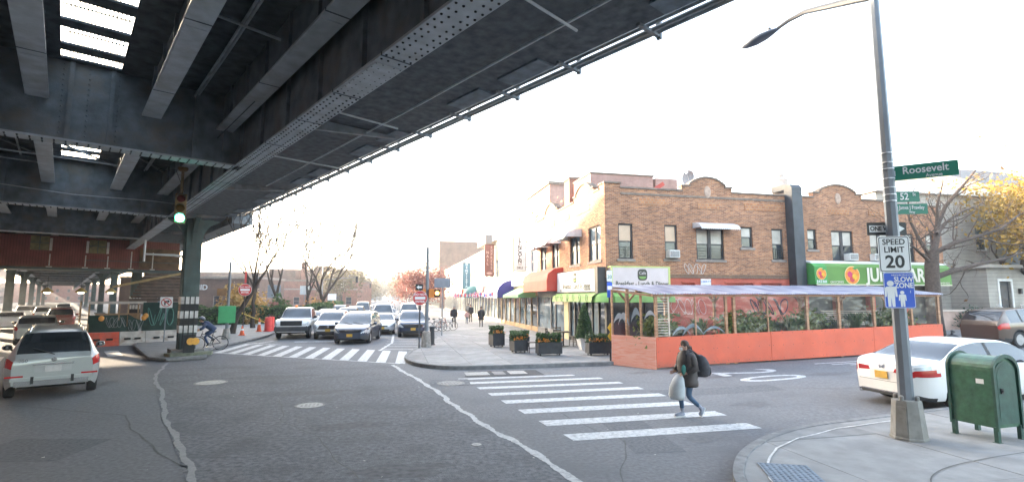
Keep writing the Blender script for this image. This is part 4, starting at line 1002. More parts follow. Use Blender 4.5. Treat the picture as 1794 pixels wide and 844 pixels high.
squiggle('graffiti', CB, lambda u, z: (cx(u), -0.004, z), 14.1, 15.3, 3.75, 4.25, M_spray, 3, 5, 0.012)
squiggle('graffiti', CB, lambda u, z: (cx(u), -0.004, z), 12.3 + 1.0, 15.2, 1.75, 2.5, mat('spray_pink', (0.66, 0.42, 0.38), 0.8, 0.1), 8, 5, 0.02)
squiggle('graffiti', CB, lambda u, z: (cx(u), -0.004, z), 17.8, 20.0, 1.7, 2.5, mat('spray_black', (0.04, 0.03, 0.05), 0.8, 0.1), 9, 5, 0.03)

# ---------------------------------------------------------------- the row of shops along the avenue
def row_building(name, q0, q1, zt, wallm, label, wins, gable=None, floor_mat=None, zsh=3.4, depth=12, cornice=True):
    o = empty(name, (*W(X0, q0), 0), A_N, label, 'building')
    L = q1 - q0; wl = MB(); hs = [(a - q0, b - q0, c, d) for a, b, c, d in wins]
    holed(wl, 'y', 0, L, zsh, zt, 0.0, 0.3, hs); wl.box(0.3, depth, 0.0, 0.3, 0, zt).box(0.3, depth, L - 0.3, L, 0, zt).box(depth - .3, depth, 0.3, L - 0.3, 0, zt)
    wl.build('wall', wallm, o)
    MB().box(0.3, depth - .3, 0.3, L - 0.3, zt - 0.5, zt - 0.3).build('roof', M_roof, o)
    if gable: MB().px([(a - q0, b) for a, b in gable], 0.0, 0.3).build('gable', wallm, o)
    elif cornice: MB().box(-0.12, 0.35, -0.0, L, zt + 0.002, zt + 0.14).build('cornice', M_cope if wallm not in (M_stucco, M_cream) else wallm, o)
    for a, b, c, d in hs: window(o, 'y', a, b, c, d, 0.0, n=1, frame=M_white if wallm in (M_stucco, M_cream) else M_frame, upper=M_glassb, lower=M_glassd, sillm=M_white if wallm in (M_stucco, M_cream) else None)
    k = max(2, int(L / 1.8)); f = MB()
    for i in range(k + 1): f.box(0.03, 0.2, L * i / k - (0.05 if i else 0), L * i / k + (0.05 if i < k else 0), 0.1, zsh)
    f.box(0.05, 0.19, 0, L, 0.1, 0.5).box(0.05, 0.19, 0, L, 2.7, zsh); f.build('shopfront_frame', floor_mat or M_cream, o)
    for i in range(k): MB().box(0.11, 0.13, L * i / k + 0.05, L * (i + 1) / k - 0.05, 0.5, 2.7).build('pane', M_glassb if (i % 3) else M_glassd, o)
    return o
row_building('white_building', 35.25, 47.9, 7.55, M_stucco, 'white stucco building with pointed gable above the deli', [(42.5, 43.5, 4.5, 6.0), (45.7, 46.7, 4.5, 6.0), (36.2, 37.0, 4.4, 6.0)], gable=[(35.25, 7.55), (35.6, 7.8), (36.4, 7.9), (37.0, 8.3), (37.6, 8.8), (38.3, 9.0), (39.0, 8.8), (39.6, 8.3), (40.4, 7.95), (43.5, 7.9), (47.9, 7.8), (47.9, 7.55)], floor_mat=mat('shop_ochre', (0.36, 0.22, 0.10), 0.6, 0.2, 3.0))
row_building('cream_building', 48.0, 57.4, 8.2, M_cream, 'cream two storey building behind the red nail sign', [(49, 50.2, 4.5, 6.2), (52, 53.2, 4.5, 6.2), (55.2, 56.2, 4.5, 6.2)])
row_building('white_building', 57.5, 72.0, 7.75, M_stucco, 'white two storey building beside the teal dentist sign', [(58.6 + 2.7 * i, 59.7 + 2.7 * i, 4.5, 6.1) for i in range(5)])
row_building('cream_building', 72.1, 86.0, 7.75, M_cream, 'cream row building beyond the dentist sign', [(73 + 2.7 * i, 74.1 + 2.7 * i, 4.5, 6.1) for i in range(5)])
row_building('white_building', 86.1, 104.0, 7.8, M_stucco, 'farthest white row building before the brown brick block', [(87 + 2.9 * i, 88.1 + 2.9 * i, 4.5, 6.1) for i in range(6)])
row_building('brown_brick_building', 118.0, 150.0, 15.4, M_brick_dk, 'tall brown brick apartment block at the end of the shop row', [(119.5 + 3.4 * i, 120.9 + 3.4 * i, z, z + 1.7) for i in range(9) for z in (4.6, 8.0, 11.4)], depth=16)
row_building('brick_building', 151.0, 300.0, 10.0, M_brick_dk, 'long low brick row far along the avenue', [(153 + 7 * i, 155 + 7 * i, z, z + 1.7) for i in range(20) for z in (4.4, 7.3)], depth=14)
# fascia signs, awnings and hanging signs of the row
def awning_y(name, label, q0, q1, zt, zb, out, m, side=None):
    o = empty(name, (*W(X0, q0), 0), A_N, label, 'awning'); L = q1 - q0
    MB().add([(-0.02, 0, zt), (-out, 0, zb + 0.2), (-out, 0, zb), (-0.02, L, zt), (-out, L, zb + 0.2), (-out, L, zb)], [(0, 1, 4, 3), (1, 2, 5, 4)]).build('canvas', m, o)
    for y in (-0.004, L + 0.004): MB().quad((-0.02, y, zt), (-out, y, zb + 0.2), (-out, y, zb), (-0.02, y, zb)).build('cheek', side or m, o)
    return o
awning_y('green_awning', 'green sloping awning of the deli next to the red awning', 35.6, 40.8, 3.35, 2.55, 1.3, mat('green_canvas', (0.16, 0.42, 0.18), 0.7, 0.12, 2.0))
ba = empty('blue_awning', (*W(X0, 42.6), 0), A_N, 'white barrel awning with a deep blue end beyond the deli', 'awning')
prof = [(0.0, 4.05)] + [(1.45 * math.sin(a), 2.9 + 1.15 * math.cos(a)) for a in [R(20), R(40), R(60), R(80), R(90)]] + [(1.45, 2.55)]
MB().add([(-o, 0, z) for o, z in prof] + [(-o, 6.2, z) for o, z in prof], [(i, i + 1, i + 1 + len(prof), i + len(prof)) for i in range(len(prof) - 1)]).build('canvas', mat('white_canvas', (0.72, 0.73, 0.76), 0.6, 0.06, 2.0), ba)
MB().py([(-o, z) for o, z in prof] + [(0, 2.55)], -0.012, -0.002).build('cheek', mat('blue_canvas', (0.035, 0.035, 0.22), 0.6, 0.1, 2.0), ba)
text('lettering', 'RESTAURANT', 0.62, mat('sign_blue', (0.10, 0.14, 0.42), 0.6, 0.05), ba, (-1.462, 3.1, 2.82), (math.pi / 2, 0, -math.pi / 2))
fs = empty('fascia_sign', (*W(X0, 35.7), 0), A_N, 'white fascia sign with black letters above the deli awning', 'sign')
MB().box(-0.3, -0.02, 0, 6.4, 3.5, 4.35).build('board', M_white, fs); MB().box(-0.31, -0.302, 0.1, 1.0, 3.6, 4.25).build('panel', M_stucco, fs)
text('lettering', 'LINCOLN', 0.78, M_black, fs, (-0.306, 3.7, 3.92), (math.pi / 2, 0, -math.pi / 2), bold=0.02, sx=1.15)
def blade_sign(name, label, q, z0, z1, w, m, edge, cols, m_txt, size, off=0.35):
    """projecting sign, both faces lettered downwards"""
    o = empty(name, (*W(X0, q), 0), A_N, label, 'sign')
    MB().box(-off - w, -off, -0.13, 0.13, z0, z1).build('board', m, o)
    e = MB()
    for a, b, c, d in ((-off - w - 0.05, -off - w, z0 - 0.05, z1 + 0.05), (-off, -off + 0.05, z0 - 0.05, z1 + 0.05), (-off - w, -off, z1, z1 + 0.05), (-off - w, -off, z0 - 0.05, z0)): e.box(a, b, -0.15, 0.15, c, d)
    e.build('trim', edge, o)
    for (s, u, zt, zb) in cols:
        for i, chh in enumerate(s):
            z = zt - (zt - zb) * (i + 0.5) / len(s)
            text('lettering', chh, size, m_txt, o, (-off - w + w * u, -0.136, z), bold=0.012)
    MB().box(-off + 0.05, 0.0, -0.03, 0.03, z1 - 0.3, z1 - 0.22).box(-off + 0.05, 0.0, -0.03, 0.03, z0 + 0.22, z0 + 0.3).build('arm', M_black, o)
    return o
bs = blade_sign('hanging_sign', 'tall white hanging sign with black vertical letters above the deli', 37.2, 4.55, 7.0, 0.92, M_white, M_olive, [('LINCOLN', 0.5, 6.95, 5.1)], M_olive, 0.38)
text('lettering', 'AVE', 0.16, M_olive, bs, (-0.81, -0.136, 5.0)); text('lettering', 'DELI', 0.24, M_olive, bs, (-0.81, -0.136, 4.76), bold=0.006)
bs = blade_sign('hanging_sign', 'tall faded red hanging sign with two columns of letters', 50.5, 4.7, 7.8, 0.85, mat('sign_faded_red', (0.20, 0.075, 0.06), 0.7, 0.15, 1.5), mat('rust_brown', (0.16, 0.07, 0.05), 0.8, 0.2, 4.0), [('NAIL', 0.27, 7.2, 5.7), ('EXPRESS', 0.74, 7.7, 5.3)], mat('letters_pink', (0.5, 0.30, 0.25), 0.6, 0.05), 0.36, 0.25)
MB().lathe([(0.3, 0.0), (0.28, -0.012)], 18, axis='y').xf(lambda p: (-0.675 + p[0], -0.136 + p[1], 4.95 + p[2] * 0.42)).build('oval', MATS['letters_pink'], bs)
MB().box(-1.0, -0.3, 0.3, 5.5, 7.98, 8.9).build('sign_box', mat('sign_box_grey', (0.28, 0.24, 0.22), 0.7, 0.15, 1.0), bs)
blade_sign('hanging_sign', 'narrow teal hanging sign with pale vertical letters', 66.0, 3.7, 7.0, 0.95, mat('sign_teal', (0.07, 0.17, 0.24), 0.6, 0.15, 2.0), M_black, [('DENTISTA', 0.5, 6.95, 3.75)], mat('letters_pale', (0.55, 0.65, 0.72), 0.6, 0.05), 0.42)
ta = empty('teal_awning', (*W(X0, 62.5), 0), A_N, 'domed teal awning below the dentist sign', 'awning')
MB().lathe([(1.5, 2.5), (1.5, 2.9), (1.35, 3.4), (0.95, 3.8), (0.4, 4.0), (0.05, 4.05)], 20).xf(lambda p: (min(0.0, p[0]), p[1] * 1.0 + 1.5, p[2])).build('canvas', mat('teal_canvas', (0.05, 0.16, 0.17), 0.7, 0.1, 2.0), ta, smooth=True)
for k, (q0, q1, lab, c) in enumerate(((48.3, 52.5, 'red and brown fascia sign beside the blue awning', (0.20, 0.05, 0.04)), (53, 57, 'dark maroon fascia sign beyond the nail sign', (0.12, 0.04, 0.05)), (68, 72, 'pale fascia sign beyond the teal awning', (0.55, 0.5, 0.42)), (75, 82, 'red fascia sign far along the shop row', (0.5, 0.10, 0.08)))):
    o = empty('fascia_sign', (*W(X0, q0), 0), A_N, lab, 'sign'); MB().box(-0.25, -0.01, 0, q1 - q0, 3.05, 3.75).build('board', mat('fascia%d' % k, c, 0.6, 0.2, 3.0), o)
    text('lettering', ('PIZZA', 'SALON', 'OPTICAL', 'PHARMACY')[k], 0.5, MATS['letters_pink'] if k != 2 else M_olive, o, (-0.256, (q1 - q0) / 2, 3.4), (math.pi / 2, 0, -math.pi / 2), bold=0.01)
# red white and blue bunting over the sidewalk
bu = empty('bunting', (*W(X0, 44.0), 0), A_N, 'red white and blue bunting strung along the shop row', 'bunting')
cols = [mat('bunting_red', (0.55, 0.05, 0.06), 0.7, 0.1), mat('bunting_blue', (0.06, 0.09, 0.40), 0.7, 0.1), mat('bunting_white', (0.75, 0.74, 0.74), 0.7, 0.05)]
MB().tube([(-1.6 - 0.5 * math.sin(i * 0.5), 1.5 * i, 2.95 - 0.18 * abs(math.sin(i * 1.57))) for i in range(22)], 0.012, 4).build('string', M_black, bu)
for i in range(64):
    y = 0.5 * i; x = -1.6 - 0.5 * math.sin(i * 0.167); z = 2.9 - 0.15 * abs(math.sin(i * 0.5)); r = random.uniform(0.22, 0.4)
    pts = [(r * (1 if k % 2 == 0 else 0.35) * math.cos(k * math.pi / 5 + i), r * (1 if k % 2 == 0 else 0.35) * math.sin(k * math.pi / 5 + i)) for k in range(10)]
    MB().prism(pts, lambda p: (x + p[0] * 0.7, y + p[0] * 0.7, z + p[1]), lambda p: (x + p[0] * 0.7 + 0.01, y + p[0] * 0.7 - 0.01, z + p[1])).build('pennant', cols[i % 3], bu)

# ---------------------------------------------------------------- houses beyond the juice bar
M_siding = stripe_mat('siding_cream', (0.24, 0.225, 0.20), (0.40, 0.375, 0.335), 1.3, 'Z', 0.6); M_siding2 = stripe_mat('siding_grey', (0.15, 0.165, 0.18), (0.26, 0.28, 0.30), 1.3, 'Z', 0.6)
h1 = empty('sided_house', (*W(31.2, 27.4), 0), A_N, 'cream clapboard house with a flat roofed entrance porch', 'house')
wl = MB(); holed(wl, 'x', 0, 10.6, 0, 9.6, 0, 0.25, [(2.0, 3.0, 5.6, 7.4), (8.3, 9.3, 5.8, 7.5), (1.6, 2.6, 2.0, 3.7), (3.4, 4.4, 2.0, 3.7)]); wl.box(0, 0.25, 0.25, 11, 0, 9.6).box(10.35, 10.6, 0.25, 11, 0, 9.6)
wl.build('wall', M_siding, h1); MB().box(-0.3, 10.9, -0.35, 11, 9.6, 9.95).build('cornice', M_white, h1)
for a in ((2.0, 3.0, 5.6, 7.4), (8.3, 9.3, 5.8, 7.5), (1.6, 2.6, 2.0, 3.7), (3.4, 4.4, 2.0, 3.7)): window(h1, 'x', *a, 0.0, frame=M_white, upper=M_glassb)
wl = MB(); holed(wl, 'x', 5.6, 9.3, 0.4, 4.45, -2.3, -2.1, [(6.5, 7.5, 1.3, 3.6)]); wl.box(5.6, 5.8, -2.1, 0, 0.4, 4.45).box(9.1, 9.3, -2.1, 0, 0.4, 4.45); wl.build('porch', M_siding, h1)
MB().box(5.3, 9.6, -2.65, 0.0, 4.452, 4.65).build('porch_roof', mat('porch_roof', (0.42, 0.39, 0.35), 0.7, 0.1, 3.0), h1)
d = MB().box(6.55, 7.45, -2.2, -2.12, 1.3, 3.55).build('door', M_black, h1); MB().box(6.72, 7.28, -2.212, -2.202, 1.6, 3.3).build('pane', M_glassd, d)
MB().box(6.38, 6.5, -2.36, -2.302, 1.3, 3.7).box(7.5, 7.62, -2.36, -2.302, 1.3, 3.7).box(6.38, 7.62, -2.362, -2.304, 3.6, 3.75).build('door_trim', M_white, h1)
MB().cbox((8.15, -2.4, 2.95), (0.14, 0.16, 0.3)).box(8.1, 8.2, -2.5, -2.31, 3.1, 3.14).build('wall_lamp', M_black, h1)
for k in range(5): MB().box(6.1, 7.9, -2.6 - 0.28 * (k + 1), -2.6 - 0.28 * k, 0.4, 1.28 - 0.17 * k).build('step', M_conc2, h1)
for x in (6.0, 8.0): MB().bar((x, -2.4, 2.1), (x, -4.1, 1.2), 0.05, 0.07).bar((x, -4.05, 0.5), (x, -4.05, 1.2), 0.05).bar((x, -2.45, 1.2), (x, -2.45, 2.1), 0.05).build('handrail', M_white, h1)
h2 = empty('sided_house', (*W(42.2, 28.2), 0), A_N, 'tall grey clapboard house behind the yellow tree', 'house')
hw2 = [(1.2, 2.5, 2.2, 4.3), (4.2, 5.4, 5.8, 7.6), (1.2, 2.4, 5.8, 7.6), (6.6, 7.8, 2.4, 4.2)]
wl = MB(); holed(wl, 'x', 0, 10.0, 0, 10.6, 0, 0.25, hw2); wl.box(0, 0.25, 0.25, 11, 0, 10.6).box(9.75, 10, 0.25, 11, 0, 10.6); wl.build('wall', M_siding2, h2)
for a in hw2: window(h2, 'x', *a, 0.0, frame=M_white, upper=M_glassb, sillm=M_white)
MB().px([(-0.5, 10.6), (5.5, 13.6), (11.5, 10.6)], -0.3, 10.3).build('roof', mat('shingle', (0.16, 0.15, 0.145), 0.9, 0.25, 3.0), h2)
h3 = empty('background_house', (*W(56, 30), 0), A_N, 'pale house at the far end of the side street', 'house')
MB().box(0, 26, 0, 12, 0, 9.5).build('wall', M_siding, h3); MB().px([(-0.5, 9.5), (6, 12.8), (12.5, 9.5)], -0.4, 26.4).build('roof', MATS['shingle'], h3)
rw = empty('garden_wall', (*W(31.0, 23.75), 0), A_N, 'low pinkish garden wall behind the brown car', 'wall')
MB().box(0, 6.0, 0, 0.3, 0.2, 1.75).box(8.2, 40, 0.01, 0.31, 0.2, 1.8).build('wall', mat('stucco_pink', (0.46, 0.32, 0.26), 0.85, 0.15, 2.0), rw)
MB().box(-0.05, 6.05, -0.05, 0.35, 1.75, 1.86).box(8.15, 40, -0.04, 0.36, 1.8, 1.91).build('coping', mat('stucco_pale', (0.52, 0.42, 0.36), 0.85, 0.1, 2.0), rw)

# ---------------------------------------------------------------- buildings at the left, beyond the plaza
def block(name, label, x, y, rz, w, d, h, m, wz, nx, z0=1.2, group=None, ww=1.2, wh=1.6, roof=None, floor_h=3.1, cor=M_cope):
    o = empty(name, (x, y, 0), rz, label, 'building', group); hs = []
    for i in range(nx):
        for z in wz: u = w * (i + 0.5) / nx; hs.append((u - ww / 2, u + ww / 2, z, z + wh))
    wl = MB(); holed(wl, 'x', 0, w, 0, h, 0, 0.3, hs); wl.box(0, 0.3, 0.3, d, 0, h).box(w - 0.3, w, 0.3, d, 0, h).box(0.3, w - .3, d - .3, d, 0, h)
    wl.build('wall', m, o); MB().box(-0.15, w + 0.15, -0.15, d + 0.15, h + 0.002, h + 0.35).build('cornice', cor, o)
    for a in hs: window(o, 'x', *a, 0.0, frame=M_sill, upper=M_glassd, lower=M_glassd)
    return o
xw, yw = -54.5, 108.0
lb = block('red_brick_building', 'low red brick building with pale trim behind the bare trees', xw, yw, R(6), 21.5, 18, 5.9, M_brick_red, (1.0,), 6)
MB().box(2, 7.5, 3, 10, 5.9, 8.6).box(11, 14.2, 5, 12, 5.9, 9.4).build('upper_storey', M_brick_dk, lb); MB().box(8.5, 9.5, 4, 5, 5.9, 10.2).build('chimney', M_brick_red, lb)
MB().box(0.0, 21.5, -0.1, -0.002, 4.1, 4.4).build('band_course', M_sill, lb); MB().box(15, 19, -0.12, -0.003, 4.6, 6.0).build('sign_panel', M_blind2, lb); MB().box(16.4, 18.4, -0.06, -0.004, 0.1, 3.0).build('door', M_frame, lb)
block('brown_brick_building', 'taller brown brick apartment building behind the red brick one', -66.0, 140.0, R(5), 22, 16, 9.8, M_brick_dk, (2.0, 5.4), 6)
block('brown_brick_building', 'brown brick block with a stepped top at far left of the avenue', -92.0, 128.0, R(10), 30, 16, 8.6, M_brick_dk, (2.0, 5.2), 8)
o = block('brown_brick_building', 'brown brick building with a lettered sign behind the hedge', -58.0, 76.0, R(4), 20, 10, 5.3, M_brick_dk, (1.2,), 5, cor=M_sill)
text('lettering', 'MID', 1.1, M_signw, o, (11.6, -0.1, 4.0), bold=0.02)
for k in range(7):
    block('brick_building', ('narrow', 'plain', 'pale', 'wide', 'small', 'dull', 'distant')[k] + ' brick building far down the left side of the avenue', *W(-24 - 2 * (k % 2), 150 + 26 * k), A_N + R(90), 25, 12, (8.2, 9.5, 7.6, 10.4, 8.8, 9.9, 8.0)[k], (M_brick_red, M_brick_dk, M_cream)[k % 3], (1.2, 4.6), 6)
# mostly unseen street wall left of the line: heights and gap shape the sunlight
for k, (s0, s1, hh) in enumerate(((-30, 93, 16.0), (95, 152, 5.5), (160, 330, 13.5))):
    o = empty('street_row', (*WE(-18.5, s0), 0), A_E, ('long brick row on the far side of the road under the railway', 'low shop row under the far railway', 'distant brick row beyond the railway columns')[k], 'building')
    wl = MB().box(-11, 0, 0, s1 - s0, 0, hh); wl.build('wall', (M_brick_red, M_cream, M_brick_dk)[k], o)
    n = int((s1 - s0) / 4)
    if k == 2:
        for i in range(n):
            for z in (4.5, 8.0): MB().box(0.0, 0.06, 4 * i + 1.2, 4 * i + 2.6, z, z + 1.8).build('window', M_glassb, o)
    for i in range(0, n): 
        if k > 0: MB().box(0.0, 0.05, 4 * i + 0.3, 4 * i + 3.6, 0.5, 2.8).build('pane', M_glassd, o)
block('brick_building', 'brick block closing the far end of the road under the railway', *WE(-30, 345), A_E, 60, 12, 9.0, M_brick_red, (1.2, 5.0), 14)
# towers on the skyline
M_tower = mat('tower_glass', (0.05, 0.10, 0.13), 0.3, 0.2, 0.05)
tw = empty('skyscraper', (-91.4, 400, 0), 0.2, 'pale blue glass skyscraper in the haze at the end of the avenue', 'skyscraper')
MB().box(-2.3, 4.9, -3.4, 3.4, 0, 22).build('shaft', M_tower, tw); MB().box(-2.3, 0.3, -3.1, 3.1, 22, 30).build('shaft', M_tower, tw); MB().box(-2.4, 5.0, -3.6, 3.6, 12, 12.4).build('band', M_white, tw)
tw = empty('skyscraper', (-107.5, 400, 0), 0.1, 'shorter pale tower block on the hazy skyline', 'skyscraper')
MB().box(-1.1, 6.9, -3.4, 3.4, 0, 13.5).build('shaft', M_tower, tw); MB().box(0, 4.6, -2.3, 2.3, 13.5, 17).build('crown', M_tower, tw); MB().box(0, 4.6, -2.4, 2.4, 17, 17.6).build('cap', M_cope, tw)
# ================================================================ OUTDOOR DINING SHED
SH = empty('dining_shed', (*W(9.25, 17.1), gr(9.25)), A_N, 'long orange plywood outdoor dining shed with clear plastic windows', 'dining shed')
zb_ = gr(9.25)
def sx_(r): return r - 9.25
def sg(r): return gr(r) - zb_
M_ply = mat('ply_orange', (0.66, 0.125, 0.062), 0.7, 0.10, 1.2, 0.08, dirt=(0.60, 0.13, 0.075), dscale=1.5, bscale=14.0)
_nt = M_ply.node_tree; _b = _nt.nodes['Principled BSDF']; _src = _b.inputs['Base Color'].links[0].from_socket      # splashed street dirt along the foot
_tc = _nt.nodes.new('ShaderNodeTexCoord'); _sp = _nt.nodes.new('ShaderNodeSeparateXYZ'); _nt.links.new(_tc.outputs['Object'], _sp.inputs[0])
_mr = _nt.nodes.new('ShaderNodeMapRange'); _mr.inputs[1].default_value = 0.75; _mr.inputs[2].default_value = 0.0; _nt.links.new(_sp.outputs[2], _mr.inputs[0])
_n3 = _nt.nodes.new('ShaderNodeTexNoise'); _n3.inputs['Scale'].default_value = 5.0; _n3.inputs['Detail'].default_value = 10; _n3.inputs['Roughness'].default_value = 0.7; _nt.links.new(_tc.outputs['Object'], _n3.inputs[0])
_ml = _nt.nodes.new('ShaderNodeMath'); _ml.operation = 'MULTIPLY'; _nt.links.new(_mr.outputs[0], _ml.inputs[0]); _nt.links.new(_n3.outputs['Fac'], _ml.inputs[1])
_r3 = _ramp(_nt, (0, 0, 0), (0.75, 0.75, 0.75), 0.28, 0.55); _nt.links.new(_ml.outputs[0], _r3.inputs[0])
_mx = _nt.nodes.new('ShaderNodeMix'); _mx.data_type = 'RGBA'; _nt.links.new(_r3.outputs[0], _mx.inputs[0]); _nt.links.new(_src, _mx.inputs[6]); _mx.inputs[7].default_value = (0.34, 0.12, 0.08, 1); _nt.links.new(_mx.outputs[2], _b.inputs['Base Color'])
def grain_mat(name, c1, c2):
    m = D.materials.new(name); nt, b = _nodes(m); tc = nt.nodes.new('ShaderNodeTexCoord')
    mp = nt.nodes.new('ShaderNodeMapping'); mp.inputs['Scale'].default_value = (1.2, 1.2, 9.0); nt.links.new(tc.outputs['Object'], mp.inputs[0])
    n = nt.nodes.new('ShaderNodeTexNoise'); n.inputs['Scale'].default_value = 1.3; n.inputs['Detail'].default_value = 7; n.inputs['Distortion'].default_value = 1.2; nt.links.new(mp.outputs[0], n.inputs[0])
    r = _ramp(nt, c1, c2, 0.35, 0.62); nt.links.new(n.outputs['Fac'], r.inputs[0]); nt.links.new(r.outputs[0], b.inputs['Base Color']); b.inputs['Roughness'].default_value = 0.75
    MATS[name] = m; return m
M_ply2 = grain_mat('ply_salmon', (0.86, 0.33, 0.22), (0.90, 0.46, 0.34))
M_post = grain_mat('post_wood', (0.30, 0.15, 0.08), (0.46, 0.26, 0.15))
M_lath = mat('lath_pale', (0.55, 0.45, 0.36), 0.7, 0.2, 5.0)
M_post_s = mat('screw_dark', (0.12, 0.05, 0.035), 0.6, 0.1)
# front panels, each a sheet of plywood
rs = [9.25, 11.65, 14.05, 16.45, 18.85, 21.25, 22.4]
for i, (a, b) in enumerate(zip(rs, rs[1:])):
    g = 0.004; off = (0.0, 0.006, -0.003, 0.004, 0.0, 0.007)[i]
    MB().hexa([(sx_(a) + g, off, sg(a) + 0.06), (sx_(b) - g, off, sg(b) + 0.06), (sx_(b) - g, off + 0.03, sg(b) + 0.06), (sx_(a) + g, off + 0.03, sg(a) + 0.06), (sx_(a) + g, off, sg(a) + 1.13), (sx_(b) - g, off, sg(b) + 1.12), (sx_(b) - g, off + 0.03, sg(b) + 1.12), (sx_(a) + g, off + 0.03, sg(a) + 1.13)]).build('plywood_panel', M_ply, SH)
    sc_ = MB()
    for kx in range(6):
        for kz in (0.15, 0.62, 1.06): xx = a + 0.08 + (b - a - 0.16) * kx / 5; sc_.lathe([(0.016, 0.0), (0.012, -0.004)], 6, (sx_(xx), off - 0.0005, sg(xx) + kz), 'y')
    sc_.build('screws', M_post_s, SH)['kind'] = 'stuff'
# right end and left angled end
MB().hexa([(sx_(22.4), 0.035, sg(22.4) + 0.05), (sx_(22.43), 0.035, sg(22.4) + 0.05), (sx_(22.43), 1.5, sg(22.4) + 0.05), (sx_(22.4), 1.5, sg(22.4) + 0.05), (sx_(22.4), 0.035, sg(22.4) + 1.1), (sx_(22.43), 0.035, sg(22.4) + 1.1), (sx_(22.43), 1.5, sg(22.4) + 1.1), (sx_(22.4), 1.5, sg(22.4) + 1.1)]).build('plywood_panel', M_ply, SH)
LE = (-1.0, 1.62)
def le(k, off=0.0): return (LE[0] * k - 0.85 * off, LE[1] * k - 0.52 * off)
p0, p1 = le(0.012), le(1.0); n0, n1 = le(0.012, 0.03), le(1.0, 0.03)
MB().hexa([(*n0, -0.005), (*p0, -0.005), (*p1, 0.0), (*n1, 0.0), (*n0, 1.14), (*p0, 1.14), (*p1, 1.14), (*n1, 1.14)]).build('end_panel', M_ply2, SH)
# posts
for r, w in ((9.31, 0.1), (10.9, 0.05), (12.2, 0.09), (12.55, 0.1), (14.0, 0.05), (15.8, 0.1), (17.3, 0.1), (19.0, 0.1), (20.9, 0.09), (22.33, 0.1)):
    MB().box(sx_(r) - w / 2, sx_(r) + w / 2, 0.04, 0.04 + w, sg(r) + 0.02, 2.64).build('post', M_post, SH)
for r in (9.3, 11.0, 13.3, 15.6, 17.6, 19.8, 22.3):
    MB().box(sx_(r) - 0.05, sx_(r) + 0.05, 2.35, 2.45, sg(r) + 0.02, 2.93).build('post', M_post, SH)
    for sgn in (-1, 1): MB().bar((sx_(r), 2.4, 2.35), (sx_(r) + sgn * 0.45, 2.4, 2.85), 0.07).build('brace', M_post, SH)
for k in (0.33, 0.66, 1.0): a = le(k, -0.05); MB().box(a[0] - 0.035, a[0] + 0.035, a[1] - 0.035, a[1] + 0.035, 0.0, 2.64 + 0.2 * k).build('post', M_post, SH)
# beams and rafters
MB().box(-0.1, sx_(22.45), 0.04, 0.12, 2.60, 2.67).build('beam', M_post, SH)
MB().box(-0.6, sx_(22.45), 2.36, 2.44, 2.90, 2.97).build('beam', M_post, SH)
for r in (9.4, 11, 12.6, 14.2, 15.8, 17.4, 19, 20.6, 22.2): MB().bar((sx_(r), 0.02, 2.66), (sx_(r), 2.4, 2.94), 0.05, 0.07).build('rafter', M_post, SH)
MB().bar((le(0.02)[0], le(0.02)[1], 2.62), (le(1.0)[0], le(1.0)[1], 2.84), 0.05, 0.08).build('rafter', M_post, SH)
# corrugated plastic roof sheets
m_ = D.materials.new('roof_plastic'); nt, b = _nodes(m_); b.inputs['Roughness'].default_value = 0.22
tc = nt.nodes.new('ShaderNodeTexCoord'); mpp = nt.nodes.new('ShaderNodeMapping'); mpp.inputs['Scale'].default_value = (1.0, 0.25, 1.0); nt.links.new(tc.outputs['Object'], mpp.inputs[0]); nn = nt.nodes.new('ShaderNodeTexNoise'); nn.inputs['Scale'].default_value = 2.6; nn.inputs['Detail'].default_value = 5; nt.links.new(mpp.outputs[0], nn.inputs[0]); rp = _ramp(nt, (0.24, 0.25, 0.36), (0.62, 0.63, 0.70), 0.35, 0.66); nt.links.new(nn.outputs['Fac'], rp.inputs[0]); nt.links.new(rp.outputs[0], b.inputs['Base Color'])
tl = nt.nodes.new('ShaderNodeBsdfTranslucent'); tl.inputs[0].default_value = (0.5, 0.52, 0.68, 1); mx = nt.nodes.new('ShaderNodeMixShader'); mx.inputs[0].default_value = 0.35
nt.links.new(b.outputs[0], mx.inputs[1]); nt.links.new(tl.outputs[0], mx.inputs[2]); nt.links.new(mx.outputs[0], nt.nodes['Material Output'].inputs[0])
M_roofp = m_
x = -0.2
for k in range(11):
    w = 1.24; n = 48; vs = []; dz = 0.012 * (k % 2)
    for i in range(n + 1):
        u = x + w * i / n; h = 0.03 * math.sin(i * math.pi / 2) + dz
        sh_ = max(0.0, (0.15 - (u + 0.2)) ) * 0
        y1 = 2.75; y0 = -0.17 if k else -0.17 + 0.0
        ux = u - (0.45 * (1 - min(1, (u + 0.2) / 1.1)) if k == 0 else 0)
        vs += [(u, y0, 2.705 + h), (u, 1.3, 2.885 + h), (ux, y1, 3.065 + h)]
    MB().add(vs, [(3 * i + j, 3 * i + 3 + j, 3 * i + 4 + j, 3 * i + 1 + j) for i in range(n) for j in (0, 1)]).build('roof_sheet', M_roofp, SH, smooth='all')
    x += w - 0.035
